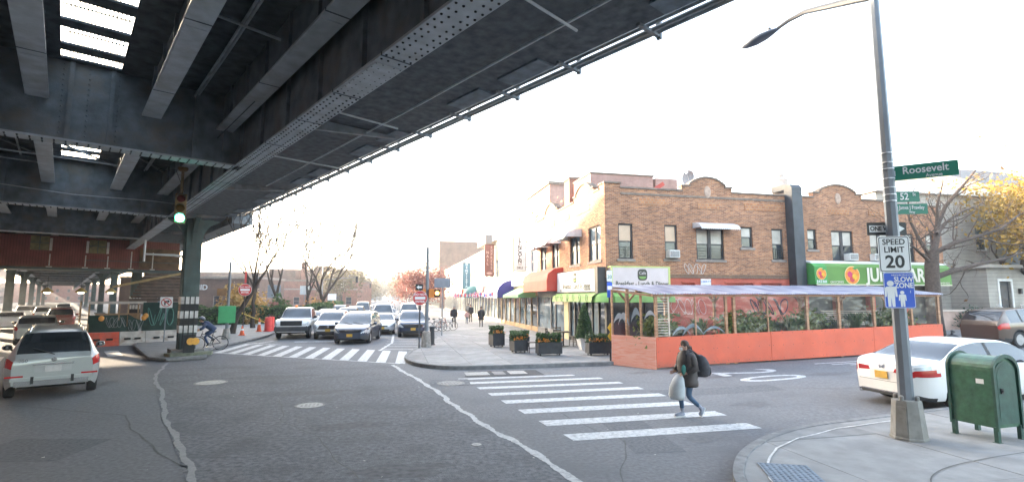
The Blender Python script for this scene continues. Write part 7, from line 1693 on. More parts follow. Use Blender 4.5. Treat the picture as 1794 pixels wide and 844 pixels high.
MB().lathe([(0.285, 0.0), (0.285, 0.03), (0.27, 0.05), (0.22, 0.62), (0.215, 0.66), (0.10, 0.67)], 8).build('base', M_castp, lp)
_ad = R(-157.5 - 45 * 0); _f = lambda u, k, z: ((0.2499 - 0.0792 * (z - 0.05) + k) * math.cos(_ad) - u * math.sin(_ad), (0.2499 - 0.0792 * (z - 0.05) + k) * math.sin(_ad) + u * math.cos(_ad), z)
MB().hexa([_f(-.085, -.01, .1), _f(.085, -.01, .1), _f(.085, .012, .1), _f(-.085, .012, .1), _f(-.07, -.01, .56), _f(.07, -.01, .56), _f(.07, .012, .56), _f(-.07, .012, .56)]).build('access_door', M_castp, lp)
for a in (0.4, 2.0, 3.5, 5.1): MB().lathe([(0.035, 0.64), (0.035, 0.73), (0.015, 0.75)], 8, (0.165 * math.cos(a), 0.165 * math.sin(a), 0)).build('bolt_cover', M_castp, lp)
MB().tube([(0, 0, 0.6), (0, 0, 3.2), (0, 0, 9.2)], [0.118, 0.105, 0.072], 8).build('pole', M_galv, lp)
for z in (4.2, 4.32, 4.45, 4.62, 4.8, 4.92, 5.1): MB().lathe([(0.1045, z), (0.1045, z + 0.018)], 12).build('strap', M_alum, lp)
arm = [(0, 0, 8.22), (-0.07, 0.3, 8.34), (-0.25, 1.0, 8.6), (-0.44, 1.5, 8.77), (-0.62, 1.85, 8.76), (-0.81, 2.1, 8.66)]
cR = math.cos(R(-8)); sR = math.sin(R(-8)); arm = [(x * cR - y * sR, x * sR + y * cR, z) for x, y, z in arm]
MB().tube(arm, [0.085, 0.08, 0.068, 0.056, 0.045, 0.038], 8).build('arm', mat('lamp_arm', (0.035, 0.042, 0.055), 0.6, 0.15, 3.0), lp, smooth=True)
hx, hy, hz = arm[-1]; dv = (Vector(arm[-1]) - Vector(arm[-2])).normalized(); dh = Vector((dv.x, dv.y, -0.12)).normalized()
lum = MB()
for k, (t, w, up_, dn) in enumerate(((-0.08, 0.05, 0.03, 0.03), (0.05, 0.10, 0.06, 0.05), (0.25, 0.17, 0.075, 0.08), (0.5, 0.18, 0.06, 0.09), (0.72, 0.12, 0.035, 0.06), (0.82, 0.03, 0.01, 0.02))):
    c = Vector((hx, hy, hz)) + dh * t; sv = Vector((-dh.y, dh.x, 0)).normalized()
    for j in range(12): a = 2 * math.pi * j / 12; p = c + sv * w * math.cos(a) + Vector((0, 0, (up_ if math.sin(a) > 0 else dn) * math.sin(a))); lum.v.append(tuple(p))
for i in range(5):
    for j in range(12): lum.f.append((i * 12 + j, i * 12 + (j + 1) % 12, (i + 1) * 12 + (j + 1) % 12, (i + 1) * 12 + j))
lo_ = lum.build('lamp_head', mat('lamp_head', (0.10, 0.12, 0.16), 0.45, 0.1, 4.0), lp, smooth='all')
MB().cyl(Vector((hx, hy, hz)) + dh * 0.12 + Vector((0, 0, 0.05)), Vector((hx, hy, hz)) + dh * 0.12 + Vector((0, 0, 0.13)), 0.035, n=10).build('photocell', M_trim, lo_)
# --- signs on the lamp post
def sign_root(name, label, x, y, z, rz): return empty(name, (x, y, z), rz, label, 'sign')
def rrect(w, h, r=0.03, n=4):
    out = []
    for cx_, cy_, a0 in ((w / 2 - r, h / 2 - r, 0), (-w / 2 + r, h / 2 - r, 90), (-w / 2 + r, -h / 2 + r, 180), (w / 2 - r, -h / 2 + r, 270)):
        for i in range(n + 1): a = R(a0 + 90 * i / n); out.append((cx_ + r * math.cos(a), cy_ + r * math.sin(a)))
    return out
FS = R(-12)
s = sign_root('speed_limit_sign', 'white speed limit twenty sign on the lamp post', 6.83, 9.12, 3.36, FS)
MB().py(rrect(0.50, 0.64), 0, 0.004).build('plate', M_sback, s); MB().py(rrect(0.50, 0.64), -0.004, -0.001).build('face', M_swhite, s)
b = MB(); o_, i_ = rrect(0.475, 0.615), rrect(0.452, 0.592); n = len(o_); b.add([(p[0], -0.0055, p[1]) for p in o_] + [(p[0], -0.0055, p[1]) for p in i_], [(k, (k + 1) % n, n + (k + 1) % n, n + k) for k in range(n)]); b.build('border', M_sblack, s)
text('lettering', 'SPEED', 0.145, M_sblack, s, (0, -0.007, 0.215), ext=0.001, bold=0.002, sx=0.92); text('lettering', 'LIMIT', 0.145, M_sblack, s, (0, -0.007, 0.075), ext=0.001, bold=0.002, sx=0.95); text('lettering', '20', 0.31, M_sblack, s, (0, -0.007, -0.145), ext=0.001, bold=0.007)
s = sign_root('slow_zone_sign', 'blue neighborhood slow zone sign with two white figures', 6.86, 9.11, 2.72, FS)
MB().py(rrect(0.48, 0.63), 0, 0.004).build('plate', M_sback, s); MB().py(rrect(0.48, 0.63), -0.004, -0.001).build('face', M_sblue, s)
b = MB(); o_, i_ = rrect(0.47, 0.62), rrect(0.455, 0.605); n = len(o_); b.add([(p[0], -0.0055, p[1]) for p in o_] + [(p[0], -0.0055, p[1]) for p in i_], [(k, (k + 1) % n, n + (k + 1) % n, n + k) for k in range(n)]); b.build('border', M_swhite, s)
text('lettering', 'NEIGHBORHOOD', 0.042, M_swhite, s, (0.06, -0.007, 0.265), ext=0.001); text('lettering', 'SLOW', 0.125, M_swhite, s, (0.075, -0.007, 0.185), ext=0.001, bold=0.003, sx=0.85); text('lettering', 'ZONE', 0.125, M_swhite, s, (0.075, -0.007, 0.08), ext=0.001, bold=0.003, sx=0.85); text('lettering', '1', 0.06, M_swhite, s, (0.17, -0.007, -0.03), ext=0.001)
def figure(cx_, z0, h):
    f = MB(); y = -0.0062
    f.add([(cx_ + 0.075 * h * 1.6 * math.cos(a), y, z0 + h * 0.89 + 0.11 * h * math.sin(a)) for a in [2 * math.pi * k / 16 for k in range(16)]], [tuple(range(16))])
    f.add([(cx_ + dx * h, y, z0 + dz * h) for dx, dz in ((-0.2, 0.72), (-0.14, 0.77), (0.14, 0.77), (0.2, 0.72), (0.22, 0.38), (0.15, 0.38), (0.13, 0.62), (0.12, 0.0), (0.02, 0.0), (0.0, 0.36), (-0.02, 0.0), (-0.12, 0.0), (-0.13, 0.62), (-0.15, 0.38), (-0.22, 0.38))], [tuple(range(15))])
    return f
figure(-0.135, -0.29, 0.46).build('figure', M_swhite, s); figure(0.04, -0.29, 0.28).build('figure', M_swhite, s)
def blade(name, label, x, y, z, rz, w, h, words, m):
    s = sign_root(name, label, x, y, z, rz)
    MB().py(rrect(w, h, 0.015), -0.006, 0.006).build('plate', m, s)
    for (tx, sz, ox, oz, bold, sx) in words: text('lettering', tx, sz, M_swhite, s, (ox, -0.008, oz), ext=0.001, bold=bold, sx=sx)
    MB().box(-w / 2 - 0.06, -w / 2 + 0.03, -0.015, 0.015, -0.05, 0.05).build('bracket', M_alum, s)
    return s
a0 = math.atan2(-0.5, 0.78)
blade('street_name_sign', 'large green street name sign reading Roosevelt Avenue', 7.44, 9.03, 4.86, a0, 0.92, 0.27, [('Roosevelt', 0.185, 0.0, 0.03, 0.003, 0.88), ('Avenue', 0.085, 0.12, -0.09, 0.001, 0.9)], M_sgreen)
blade('street_name_sign', 'small green street name sign reading fifty second street', 7.27, 9.28, 4.43, R(-6), 0.42, 0.19, [('52', 0.18, -0.05, 0.0, 0.003, 0.85), ('St', 0.08, 0.12, 0.04, 0.001, 0.9)], M_sgreen)
blade('street_name_sign', 'green honorary street name sign below the fifty second street sign', 7.32, 9.26, 4.20, R(-6), 0.54, 0.19, [('James J Frawley', 0.098, 0.0, 0.025, 0.001, 0.70), ('Way', 0.06, 0.0, -0.06, 0.0005, 0.9)], M_sgreen)
s = sign_root('one_way_sign', 'black one way sign behind the lamp post', 6.97, 9.45, 3.86, R(-4))
MB().py(rrect(0.70, 0.24, 0.02), -0.004, 0.004).build('plate', M_sblack, s)
MB().add([(p[0], -0.006, p[1]) for p in ((-0.31, -0.065), (0.16, -0.065), (0.16, -0.10), (0.32, 0.0), (0.16, 0.10), (0.16, 0.065), (-0.31, 0.065))], [tuple(range(7))]).build('arrow', M_swhite, s)
text('lettering', 'ONE WAY', 0.115, M_sblack, s, (-0.065, -0.008, 0.0), ext=0.001, bold=0.003, sx=0.85)
# --- green relay mail box
rb_ = empty('relay_mailbox', gw(8.02, 9.20, 0.13), R(16.9), 'dark green rounded top relay mailbox on four legs', 'mailbox')
M_mb = mat('mailbox_green', (0.028, 0.100, 0.052), 0.42, 0.3, 9.0, 0.35, dirt=(0.045, 0.13, 0.085), dscale=5.0, coat=0.3); M_mbd = mat('mailbox_dark', (0.025, 0.075, 0.055), 0.4, 0.25, 6.0, 0.2)
def arch(w, z0, z1, n=14):
    r = w / 2; return [(-r, z0)] + [(-r * math.cos(math.pi * i / n), z1 - r * 0.82 + r * 0.82 * math.sin(math.pi * i / n)) for i in range(n + 1)] + [(r, z0)]
MB().py(arch(0.60, 0.24, 1.42), -0.33, 0.33).xf(lambda p: (p[0] + 0.34, p[1], p[2])).build('body', M_mb, rb_)
for y0, y1 in ((-0.37, -0.331), (0.331, 0.37)):
    o_, i_ = arch(0.66, 0.20, 1.46), arch(0.575, 0.22, 1.40); n = len(o_); f = MB()
    f.add([(p[0] + 0.34, y0, p[1]) for p in o_] + [(p[0] + 0.34, y0, p[1]) for p in i_] + [(p[0] + 0.34, y1, p[1]) for p in o_] + [(p[0] + 0.34, y1, p[1]) for p in i_], [(k, k + 1, n + k + 1, n + k) for k in range(n - 1)] + [(2 * n + k, 2 * n + k + 1, 3 * n + k + 1, 3 * n + k) for k in range(n - 1)] + [(k, k + 1, 2 * n + k + 1, 2 * n + k) for k in range(n - 1)] + [(n + k, n + k + 1, 3 * n + k + 1, 3 * n + k) for k in range(n - 1)])
    f.build('rim', M_mbd, rb_)
dr = MB().py(arch(0.50, 0.30, 1.34), -0.348, -0.332).xf(lambda p: (p[0] + 0.34, p[1], p[2])).build('door', M_mbd, rb_)
MB().cbox((0.2, -0.36, 0.85), (0.05, 0.02, 0.09)).cyl((0.2, -0.36, 0.85), (0.2, -0.385, 0.85), 0.015, n=8).build('lock', M_black, dr)
MB().py(arch(0.44, 0.36, 1.28), -0.352, -0.349).xf(lambda p: (p[0] + 0.34, p[1], p[2])).build('panel', M_mbd, dr)
for x in (0.05, 0.63):
    for y in (-0.32, 0.32): MB().box(x - 0.035, x + 0.035, y - 0.03, y + 0.03, 0.0, 0.26).box(x - 0.055, x + 0.055, y - 0.05, y + 0.05, 0.0, 0.015).build('leg', M_mbd, rb_)

MB().box(0.0385, 0.0395, -0.2, -0.08, 0.95, 1.03).build('sticker', M_swhite, rb_)
# --- signal hung under the railway, green lit
def signal3(name, label, x, y, z, rz, lit=None, rod=0.9, back=False):
    s = empty(name, (x, y, z), rz, label, 'traffic light'); m = mat('signal_ochre', (0.22, 0.145, 0.065), 0.6, 0.2, 5.0)
    MB().box(-0.17, 0.17, -0.02, 0.20, 0, 1.02).build('housing', m, s, bevel=0.02)
    cols = [('lens_red', (0.12, 0.01, 0.01)), ('lens_amber', (0.14, 0.07, 0.01)), ('lens_green', (0.01, 0.10, 0.06))]
    for k in range(3):
        zc = 0.85 - 0.34 * k; e = ((0.08, 1.0, 0.62), 9.0) if lit == k else None
        ln = MB().lathe([(0.125, -0.02), (0.11, -0.05), (0.05, -0.07)], 18, (0, 0, zc), 'y').build('lens', mat(cols[k][0] + ('_lit' if e else ''), cols[k][1] if not e else (0.05, 0.6, 0.4), 0.2, 0.0, emit=e), s)
        v = MB(); n = 10
        pts = [(0.145 * math.cos(a), 0.145 * math.sin(a)) for a in [R(-20 + 220 * i / n) for i in range(n + 1)]]
        v.add([(p[0], -0.022, zc + p[1]) for p in pts] + [(p[0], -0.24, zc + p[1] * 0.95) for p in pts], [(i, i + 1, n + 2 + i, n + 1 + i) for i in range(n)]); v.build('visor', M_trim if not back else m, ln)
    MB().cyl((0, 0.09, 1.0), (0, 0.09, 1.0 + rod), 0.045, n=8).lathe([(0.12, 1.0 + rod - 0.12), (0.16, 1.0 + rod - 0.06), (0.16, 1.0 + rod)], 12, (0, 0.09, 0)).build('hanger', m, s)
    return s
signal3('traffic_light', 'traffic light hung under the railway showing green', -11.35, 17.3, 5.10, R(33), 2, 0.95)
signal3('traffic_light', 'traffic light at the left edge seen from behind', *WE(-1.75, 17.3), 5.35, R(200), None, 0.7, True)

# --- poles, signs and signals along the left plaza
def disc_sign(par, z, r=0.36, y=-0.04):
    MB().lathe([(r, 0.0), (r, 0.006)], 28, (0, y, z), 'y').build('plate', M_swhite, par)
    MB().lathe([(r * 0.96, 0.0), (r * 0.96, -0.003)], 28, (0, y - 0.001, z), 'y').build('face', M_sred, par)
    MB().box(-r * 0.7, r * 0.7, y - 0.008, y - 0.0045, z - 0.065, z + 0.065).build('bar', M_swhite, par)
    text('lettering', 'DO NOT', 0.15, M_swhite, par, (0, y - 0.006, z + 0.17), ext=0.001, bold=0.003); text('lettering', 'ENTER', 0.15, M_swhite, par, (0, y - 0.006, z - 0.18), ext=0.001, bold=0.003)
M_cone = mat('cone_orange', (0.70, 0.11, 0.03), 0.6, 0.1, 4.0)
FC = R(28)
s = sign_root('do_not_enter_sign', 'red do not enter sign on a post beside the left plaza', -17.65, 34.0, 0.12, FC)
MB().cyl((0, 0, 0), (0, 0, 3.9), 0.035, n=8).build('post', mat('post_brown', (0.07, 0.05, 0.04), 0.7, 0.2), s); disc_sign(s, 2.95, 0.40)
MB().box(-0.06, 0.06, -0.05, -0.03, 3.4, 4.2).build('marker', M_sred, s)
def cone(label, x, y, z, h=0.72, sc=1.0):
    o = empty('traffic_cone', (x, y, z), 0.3, label, 'traffic cone', 'orange cones and barrels on the plaza')
    MB().box(-0.19, 0.19, -0.19, 0.19, 0, 0.035).build('foot', M_cone, o); MB().lathe([(0.15, 0.035), (0.03, h), (0.02, h)], 18).build('body', M_cone, o, smooth=True)
    MB().lathe([(0.098, h * 0.52), (0.075, h * 0.70)], 18).build('band', M_swhite, o); return o
cone('orange cone at the foot of the do not enter post', -17.62, 33.86, 0.125, 0.6)
cone('orange cone left of the red barrels', -18.35, 37.6, 0.125, 0.95)
def barrel(label, x, y):
    o = empty('traffic_barrel', (x, y, 0.12), 0.2, label, 'barrel', 'orange cones and barrels on the plaza')
    MB().lathe([(0.30, 0), (0.30, 0.06), (0.24, 0.07), (0.22, 0.98), (0.18, 1.02), (0.05, 1.03)], 20).build('body', mat('barrel_red', (0.62, 0.06, 0.05), 0.6, 0.1, 4.0), o, smooth=True)
    for z in (0.3, 0.62): MB().lathe([(0.238 - 0.022 * z, z), (0.236 - 0.022 * z, z + 0.13)], 20).build('band', mat('band_pale', (0.62, 0.45, 0.42), 0.6, 0.1), o)
    MB().box(-0.07, 0.07, -0.02, 0.02, 1.03, 1.12).build('handle', M_trim, o)
barrel('red barrel nearest the kerb by the white pickup', -17.75, 37.7); barrel('second red barrel behind the first', -17.95, 38.6); barrel('third red barrel beside the hedge', -18.4, 39.3)
bo = empty('barrier_pole', (-18.6, 38.4, 0.12), 0.2, 'tilted yellow pole beside the red barrels', 'pole'); MB().tube([(-1.6, 0.3, 1.35), (0.4, 0, 0.55)], 0.04, 8).bar((0.3, 0, 0), (0.3, 0, 0.62), 0.08).build('pole', mat('pole_yellow', (0.6, 0.42, 0.08), 0.6, 0.1), bo)
gb = empty('green_box_post', (-17.0, 30.9, 0.12), FC, 'grey post carrying a bright green metal box', 'utility box')
MB().lathe([(0.26, 0), (0.26, 0.05), (0.16, 0.6), (0.10, 0.62)], 8).build('base', M_castp, gb); MB().cyl((0, 0, 0.6), (0, 0, 4.6), 0.09, 0.07, 10).build('post', M_galv, gb)
MB().box(-0.48, 0.42, -0.35, -0.1, 0.95, 1.95).build('box', mat('box_green', (0.06, 0.36, 0.14), 0.55, 0.1, 3.0), gb, bevel=0.015); MB().box(-0.44, 0.38, -0.362, -0.351, 0.99, 1.91).build('box_door', MATS['box_green'], gb)
MB().box(-0.62, -0.12, -0.2, 0.06, 2.55, 2.98).build('signal_head', mat('ped_brown', (0.20, 0.11, 0.045), 0.6, 0.2, 4.0), gb)
mp_ = empty('mast_pole', (-17.1, 27.3, 0.12), FC, 'white curved signal pole beside the striped column', 'pole')
MB().lathe([(0.30, 0), (0.30, 0.05), (0.19, 0.85), (0.12, 0.88)], 10).build('base', mat('mast_white', (0.55, 0.57, 0.58), 0.5, 0.12, 3.0), mp_)
MB().tube([(0, 0, 0.8), (0, 0, 3.9), (-0.08, 0, 4.35), (-0.35, 0, 4.6), (-0.8, 0, 4.66), (-2.1, 0, 4.68)], [0.095, 0.085, 0.08, 0.07, 0.06, 0.045], 10).build('mast', MATS['mast_white'], mp_, smooth=True)
MB().tube([(-2.1, 0, 4.3), (-2.1, 0, 5.4)], 0.05, 8).build('bracket', MATS['mast_white'], mp_)
s = sign_root('no_turn_sign', 'white square sign with a crossed turn arrow by the fence', *WE(4.4, 34.5), 2.3, FC)
MB().py(rrect(0.6, 0.6, 0.04), 0, 0.01).build('face', M_swhite, s); MB().tube([(0.225 * math.cos(a), -0.004, 0.225 * math.sin(a)) for a in [2 * math.pi * i / 24 for i in range(25)]], 0.022, 5, cap=False).build('ring', M_sred, s); MB().bar((-0.16, -0.006, 0.16), (0.16, -0.006, -0.16), 0.05, 0.004, up=(0, 1, 0)).build('slash', M_sred, s)
MB().add([(p[0], -0.004, p[1]) for p in ((-0.1, -0.15), (-0.03, -0.15), (-0.03, 0.02), (0.06, 0.02), (0.06, -0.04), (0.16, 0.06), (0.06, 0.15), (0.06, 0.09), (-0.1, 0.09))], [tuple(range(9))]).build('arrow', M_sblack, s); MB().cyl((0, 0.03, -2.2), (0, 0.03, 0.3), 0.03, n=8).build('post', M_galv, s)
def back_sign(label, x, y, z0, h, w, hh, rz=R(15), m=None):
    s = sign_root('road_sign', label, x, y, z0, rz); MB().cyl((0, 0.05, 0), (0, 0.05, h), 0.04, n=8).build('post', M_galv, s); MB().py(rrect(w, hh, 0.04), 0, 0.012).xf(lambda p: (p[0], p[1], p[2] + h - hh / 2)).build('plate', m or M_sback, s); return s
back_sign('grey back of a square sign before the yellow bushes', -29.6, 64.0, 0.1, 4.0, 1.5, 1.6); back_sign('pale sign on a post under the bare trees', -26.0, 64.5, 0.1, 3.9, 1.1, 1.1, m=M_swhite); back_sign('white sign on a post before the brick building', -29.0, 83.0, 0.1, 3.0, 1.3, 1.0, m=M_swhite)
back_sign('blue grey back of a wide sign over the bicycles', -4.55, 33.6, 0.13, 3.7, 1.05, 0.62, R(5))

# --- the far corner: walk signal pole, do not enter sign, bollard
cp = empty('signal_pole', gN(1.62, 26.25, 0.13), A_N, 'grey corner pole with orange walk signals', 'signal pole')
MB().lathe([(0.25, 0), (0.25, 0.05), (0.2, 0.75), (0.11, 0.78)], 8).build('base', mat('pole_base_tan', (0.30, 0.27, 0.24), 0.85, 0.3, 8.0, 0.3), cp); MB().tube([(0, 0, 0.7), (0, 0, 5.0)], [0.10, 0.07], 8).build('pole', M_galv, cp)
M_po = mat('ped_orange', (0.62, 0.20, 0.03), 0.6, 0.12, 4.0)
a = MB().box(-0.55, -0.08, -0.3, 0.02, 2.42, 2.86).build('signal_head', M_po, cp); MB().box(0.08, 0.60, -0.28, 0.02, 2.44, 2.86).build('signal_head', M_po, cp)
MB().box(0.34, 0.62, -0.295, -0.281, 2.46, 2.84).build('signal_face', M_black, cp); MB().lathe([(0.1, 0), (0.08, -0.01)], 12, (0.48, -0.296, 2.66), 'y').build('hand_symbol', mat('hand_lit', (0.9, 0.35, 0.05), 0.4, 0.0, emit=((1.0, 0.35, 0.05), 1.5)), cp)
s = sign_root('do_not_enter_sign', 'red do not enter sign below an arrow sign at the shop corner', *W(1.25, 25.75), 0.13, A_N)
MB().cyl((0, 0, 0), (0, 0, 3.1), 0.04, n=8).build('post', mat('post_dark', (0.05, 0.055, 0.065), 0.6, 0.2), s); disc_sign(s, 2.42, 0.36)
MB().py(rrect(0.36, 0.30, 0.02), -0.05, -0.04).xf(lambda p: (p[0] - 0.05, p[1], p[2] + 2.95)).build('arrow_plate', M_sblack, s)
MB().add([(p[0] - 0.05, -0.053, 2.95 + p[1]) for p in ((-0.13, 0), (-0.02, 0.1), (-0.02, 0.045), (0.13, 0.045), (0.13, -0.045), (-0.02, -0.045), (-0.02, -0.1))], [tuple(range(7))]).build('arrow', M_swhite, s)
bl = empty('bollard', gN(1.98, 27.3, 0.13), 0, 'black litter post beside the corner signal pole', 'bollard'); MB().lathe([(0.17, 0), (0.17, 0.05), (0.13, 0.08), (0.125, 0.85), (0.15, 0.88), (0.14, 0.95), (0.05, 0.98)], 18).build('body', mat('bollard_dark', (0.035, 0.038, 0.042), 0.5, 0.2), bl, smooth=True)
sp = empty('sign_post', gN(8.28, 18.95, 0.13), A_N, 'thin post with blue parking sign and yellow markers by the shed', 'sign post')
MB().cyl((0, 0, 0), (0, 0, 3.5), 0.035, n=8).build('post', M_black, sp); MB().box(-0.11, 0.11, -0.05, -0.04, 2.45, 3.05).build('plate', M_sblue, sp); MB().box(-0.09, 0.09, -0.054, -0.051, 2.75, 2.9).build('plate_text', M_swhite, sp)
MB().box(-0.11, 0.11, -0.05, -0.04, 3.08, 3.5).build('plate', M_swhite, sp); text('lettering', '20', 0.2, M_sgreen, sp, (0, -0.055, 3.25), ext=0.001)
for z in (0.95, 1.28): MB().py([(0, -0.19), (0.13, 0), (0, 0.19), (-0.13, 0)], -0.06, -0.05).xf(lambda p: (p[0], p[1], p[2] + z)).build('marker', mat('marker_yellow', (0.75, 0.50, 0.03), 0.5, 0.05), sp)
# far street lights over the avenue
for k, (r, q, sgn) in enumerate(((-9.8, 76, 1), (3.0, 66, -1), (-9.8, 118, 1), (3.0, 105, -1))):
    o = empty('street_lamp', gN(r, q, 0.1), A_N, ('grey mast arm street lamp beside the brick building', 'grey street lamp among the red trees', 'distant street lamp on the left of the avenue', 'distant street lamp on the right of the avenue')[k], 'street lamp')
    MB().tube([(0, 0, 0), (0, 0, 7.6)], [0.12, 0.07], 8).build('pole', M_galv, o); MB().tube([(0, 0, 7.0), (sgn * 0.9, 0, 7.6), (sgn * 2.6, 0, 7.9)], [0.05, 0.045, 0.035], 6).build('arm', M_galv, o); MB().ball((sgn * 2.9, 0, 7.86), (0.38, 0.16, 0.09), 10, 6).build('lamp_head', M_galv, o)
    if k in (0, 2): MB().tube([(0, 0, 4.9), (sgn * 4.6, 0, 5.3)], [0.06, 0.04], 6).build('signal_arm', M_galv, o); MB().box(sgn * 4.6 - 0.15, sgn * 4.6 + 0.15, -0.15, 0.15, 4.5, 5.4).build('signal', M_trim, o)

# --- fenced works area under the line
wf = empty('works_fence', (*WE(1.1, 35.6), 0), A_E, 'works enclosure fenced with green mesh and graffiti under the railway', 'fence')
M_mesh = mat('mesh_green', (0.018, 0.042, 0.032), 0.85, 0.3, 4.0, 0.3, dirt=(0.03, 0.055, 0.045), dscale=1.5); M_raw = mat('raw_timber', (0.30, 0.19, 0.10), 0.8, 0.3, 5.0)
def tarp(x0, x1, z0, z1, y, seed, sag=0.0):
    rnd = random.Random(seed); n = 10; vs = []
    for i in range(n + 1):
        for j in range(5): u = i / n; v = j / 4; vs.append((x0 + (x1 - x0) * u, y + 0.04 * math.sin(5 * u + 3 * v + seed) , z0 + (z1 - z0) * v - (sag * math.sin(u * math.pi) if j == 4 else 0)))
    MB().add(vs, [(5 * i + j, 5 * i + 5 + j, 5 * i + 6 + j, 5 * i + 1 + j) for i in range(n) for j in range(4)]).build('mesh_sheet', M_mesh, wf, smooth='all')
tarp(0.0, 1.7, 0.72, 1.62, -0.06, 1); tarp(2.35, 4.05, 0.72, 2.3, -0.08, 2)
MB().add([(1.7, -0.07, 1.66), (2.0, -0.09, 1.45), (2.5, -0.08, 1.2), (2.2, -0.1, 0.75), (1.95, -0.1, 0.2), (1.7, -0.08, 0.72)], [tuple(range(6))]).build('mesh_sheet', M_mesh, wf)
for x in (0.02, 0.85, 1.3, 1.7, 2.15, 2.4, 4.0): MB().box(x - 0.035, x + 0.035, -0.04, 0.03, 0.6, 2.25).build('post', M_raw if x < 2.2 else M_trim, wf)
MB().box(-0.05, 2.5, -0.05, 0.05, 2.22, 2.36).build('rail', mat('rail_pale', (0.42, 0.38, 0.33), 0.8, 0.2, 4.0), wf); MB().box(0.3, 2.3, 0.3, 0.34, 1.0, 1.7).build('board', mat('board_tan', (0.34, 0.22, 0.14), 0.8, 0.2, 4.0), wf)
for k in range(8): MB().box(-0.35 + 0.05 * k, -0.31 + 0.05 * k, 0.1 + 2.2 * k, 2.1 + 2.2 * k, 0.5, 2.3).build('side_panel', M_raw if k % 3 == 0 else M_mesh, wf)
MB().box(4.1, 4.14, 0, 9, 0.4, 2.3).build('side_panel', mat('panel_steel', (0.30, 0.36, 0.42), 0.6, 0.15, 3.0), wf)
squiggle('graffiti', wf, lambda u, z: (u, -0.115, z), 0.75, 1.6, 0.95, 1.5, mat('spray_grey', (0.26, 0.27, 0.27), 0.8, 0.2), 5, 5, 0.009); squiggle('graffiti', wf, lambda u, z: (u, -0.13, z), 1.75, 2.4, 0.75, 1.35, MATS['spray_grey'], 6, 4, 0.009); squiggle('graffiti', wf, lambda u, z: (u, -0.135, z), 2.6, 3.8, 1.0, 2.0, mat('spray_teal', (0.10, 0.24, 0.20), 0.8, 0.1), 7, 4, 0.018)
for x in (2.42, 2.5, 0.55): MB().ball((x, -0.15, 1.45 + (0.1 if x == 2.5 else 0)), (0.13, 0.08, 0.15), 10, 8).build('lantern', mat('lantern_orange', (0.65, 0.28, 0.05), 0.5, 0.1), wf)
def jersey(label, x0, x1, m, y=-0.35):
    o = empty('road_barrier', (*WE(1.1, 35.6), 0), A_E, label, 'barrier', 'barriers around the works')
    MB().px([(-0.30 + y, 0.0), (0.30 + y, 0.0), (0.30 + y, 0.12), (0.14 + y, 0.35), (0.09 + y, 0.72), (-0.09 + y, 0.72), (-0.14 + y, 0.35), (-0.30 + y, 0.12)], x0, x1).build('block', m, o)
    for k in (0.3, 0.7): xx = x0 + (x1 - x0) * k; MB().box(xx - 0.14, xx + 0.14, y - 0.24, y - 0.1, 0.30, 0.40).build('slot', M_under, o)
jersey('orange plastic barrier at the foot of the green mesh fence', 0.0, 1.35, mat('barrier_orange', (0.55, 0.07, 0.03), 0.6, 0.2, 3.0, dirt=(0.4, 0.12, 0.08), dscale=2.0)); jersey('dirty white barrier in the middle of the works fence', 1.38, 2.5, mat('barrier_white', (0.50, 0.46, 0.41), 0.7, 0.2, 3.0, dirt=(0.25, 0.15, 0.09), dscale=2.0)); jersey('rust stained white barrier at the right of the works fence', 2.53, 4.2, MATS['barrier_white'])

# --- cafe terrace: planters, topiary, chairs, table
def planter(label, r, q, w, d, h, sh, n, rz=0.0, flowers=True):
    o = empty('planter_box', gN(r, q, 0.135), A_N + rz, label, 'planter', 'black planters on the cafe terrace'); m = mat('planter_black', (0.030, 0.032, 0.036), 0.6, 0.25, 5.0, 0.1)
    t = 0.04; MB().box(-w / 2, w / 2, -d / 2, -d / 2 + t, 0.08, h).box(-w / 2, w / 2, d / 2 - t, d / 2, 0.08, h).box(-w / 2, -w / 2 + t, -d / 2 + t, d / 2 - t, 0.08, h).box(w / 2 - t, w / 2, -d / 2 + t, d / 2 - t, 0.08, h).box(-w / 2 + t, w / 2 - t, -d / 2 + t, d / 2 - t, 0.08, h - 0.06).build('box', m, o)
    MB().box(-w / 2 - 0.02, w / 2 + 0.02, -d / 2 - 0.02, -d / 2 + t, h, h + 0.04).box(-w / 2 - 0.02, w / 2 + 0.02, d / 2 - t, d / 2 + 0.02, h, h + 0.04).build('rim', m, o)
    for x in (-w / 2 + 0.1, w / 2 - 0.1):
        for y in (-d / 2 + 0.08, d / 2 - 0.08): MB().cyl((x, y - 0.02, 0.04), (x, y + 0.02, 0.04), 0.04, n=10).build('caster', M_trim, o)
    u = rngp.uniform(-1, 1, size=(n, 3)); u = np.sign(u) * np.abs(u) ** 0.55; c = u * np.array([w / 2 * 0.98, d / 2 * 0.98, sh / 2]) * (0.86 + 0.14 * rngp.random((n, 1))) + np.array([0, 0, h + sh / 2 - 0.02]) + rngp.normal(size=(n, 3)) * 0.018
    v, f = quads_np(c, 0.055, rng=rngp); leaf_obj('shrub', v, f, M_leafg, o)
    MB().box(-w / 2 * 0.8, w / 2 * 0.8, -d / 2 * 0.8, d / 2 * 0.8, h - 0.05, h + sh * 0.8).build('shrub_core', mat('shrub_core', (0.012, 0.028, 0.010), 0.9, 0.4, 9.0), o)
    if flowers:
        k = 60; c = np.stack([rngp.normal(-w * 0.12, w * 0.28, k).clip(-w / 2, w / 2), np.full(k, -d / 2 - 0.02) + rngp.normal(0, 0.03, k), h + 0.06 + rngp.random(k) * 0.14], 1); v, f = quads_np(c, 0.06, rng=rngp, aspect=1.1); leaf_obj('flowers', v, f, leaf_mat('petal_orange', (0.55, 0.16, 0.02), (0.70, 0.32, 0.04)), o)['kind'] = 'stuff'
    return o
planter('tall black planter farthest along the terrace', 5.06, 25.56, 0.62, 0.62, 0.62, 0.42, 1500, 0.2)
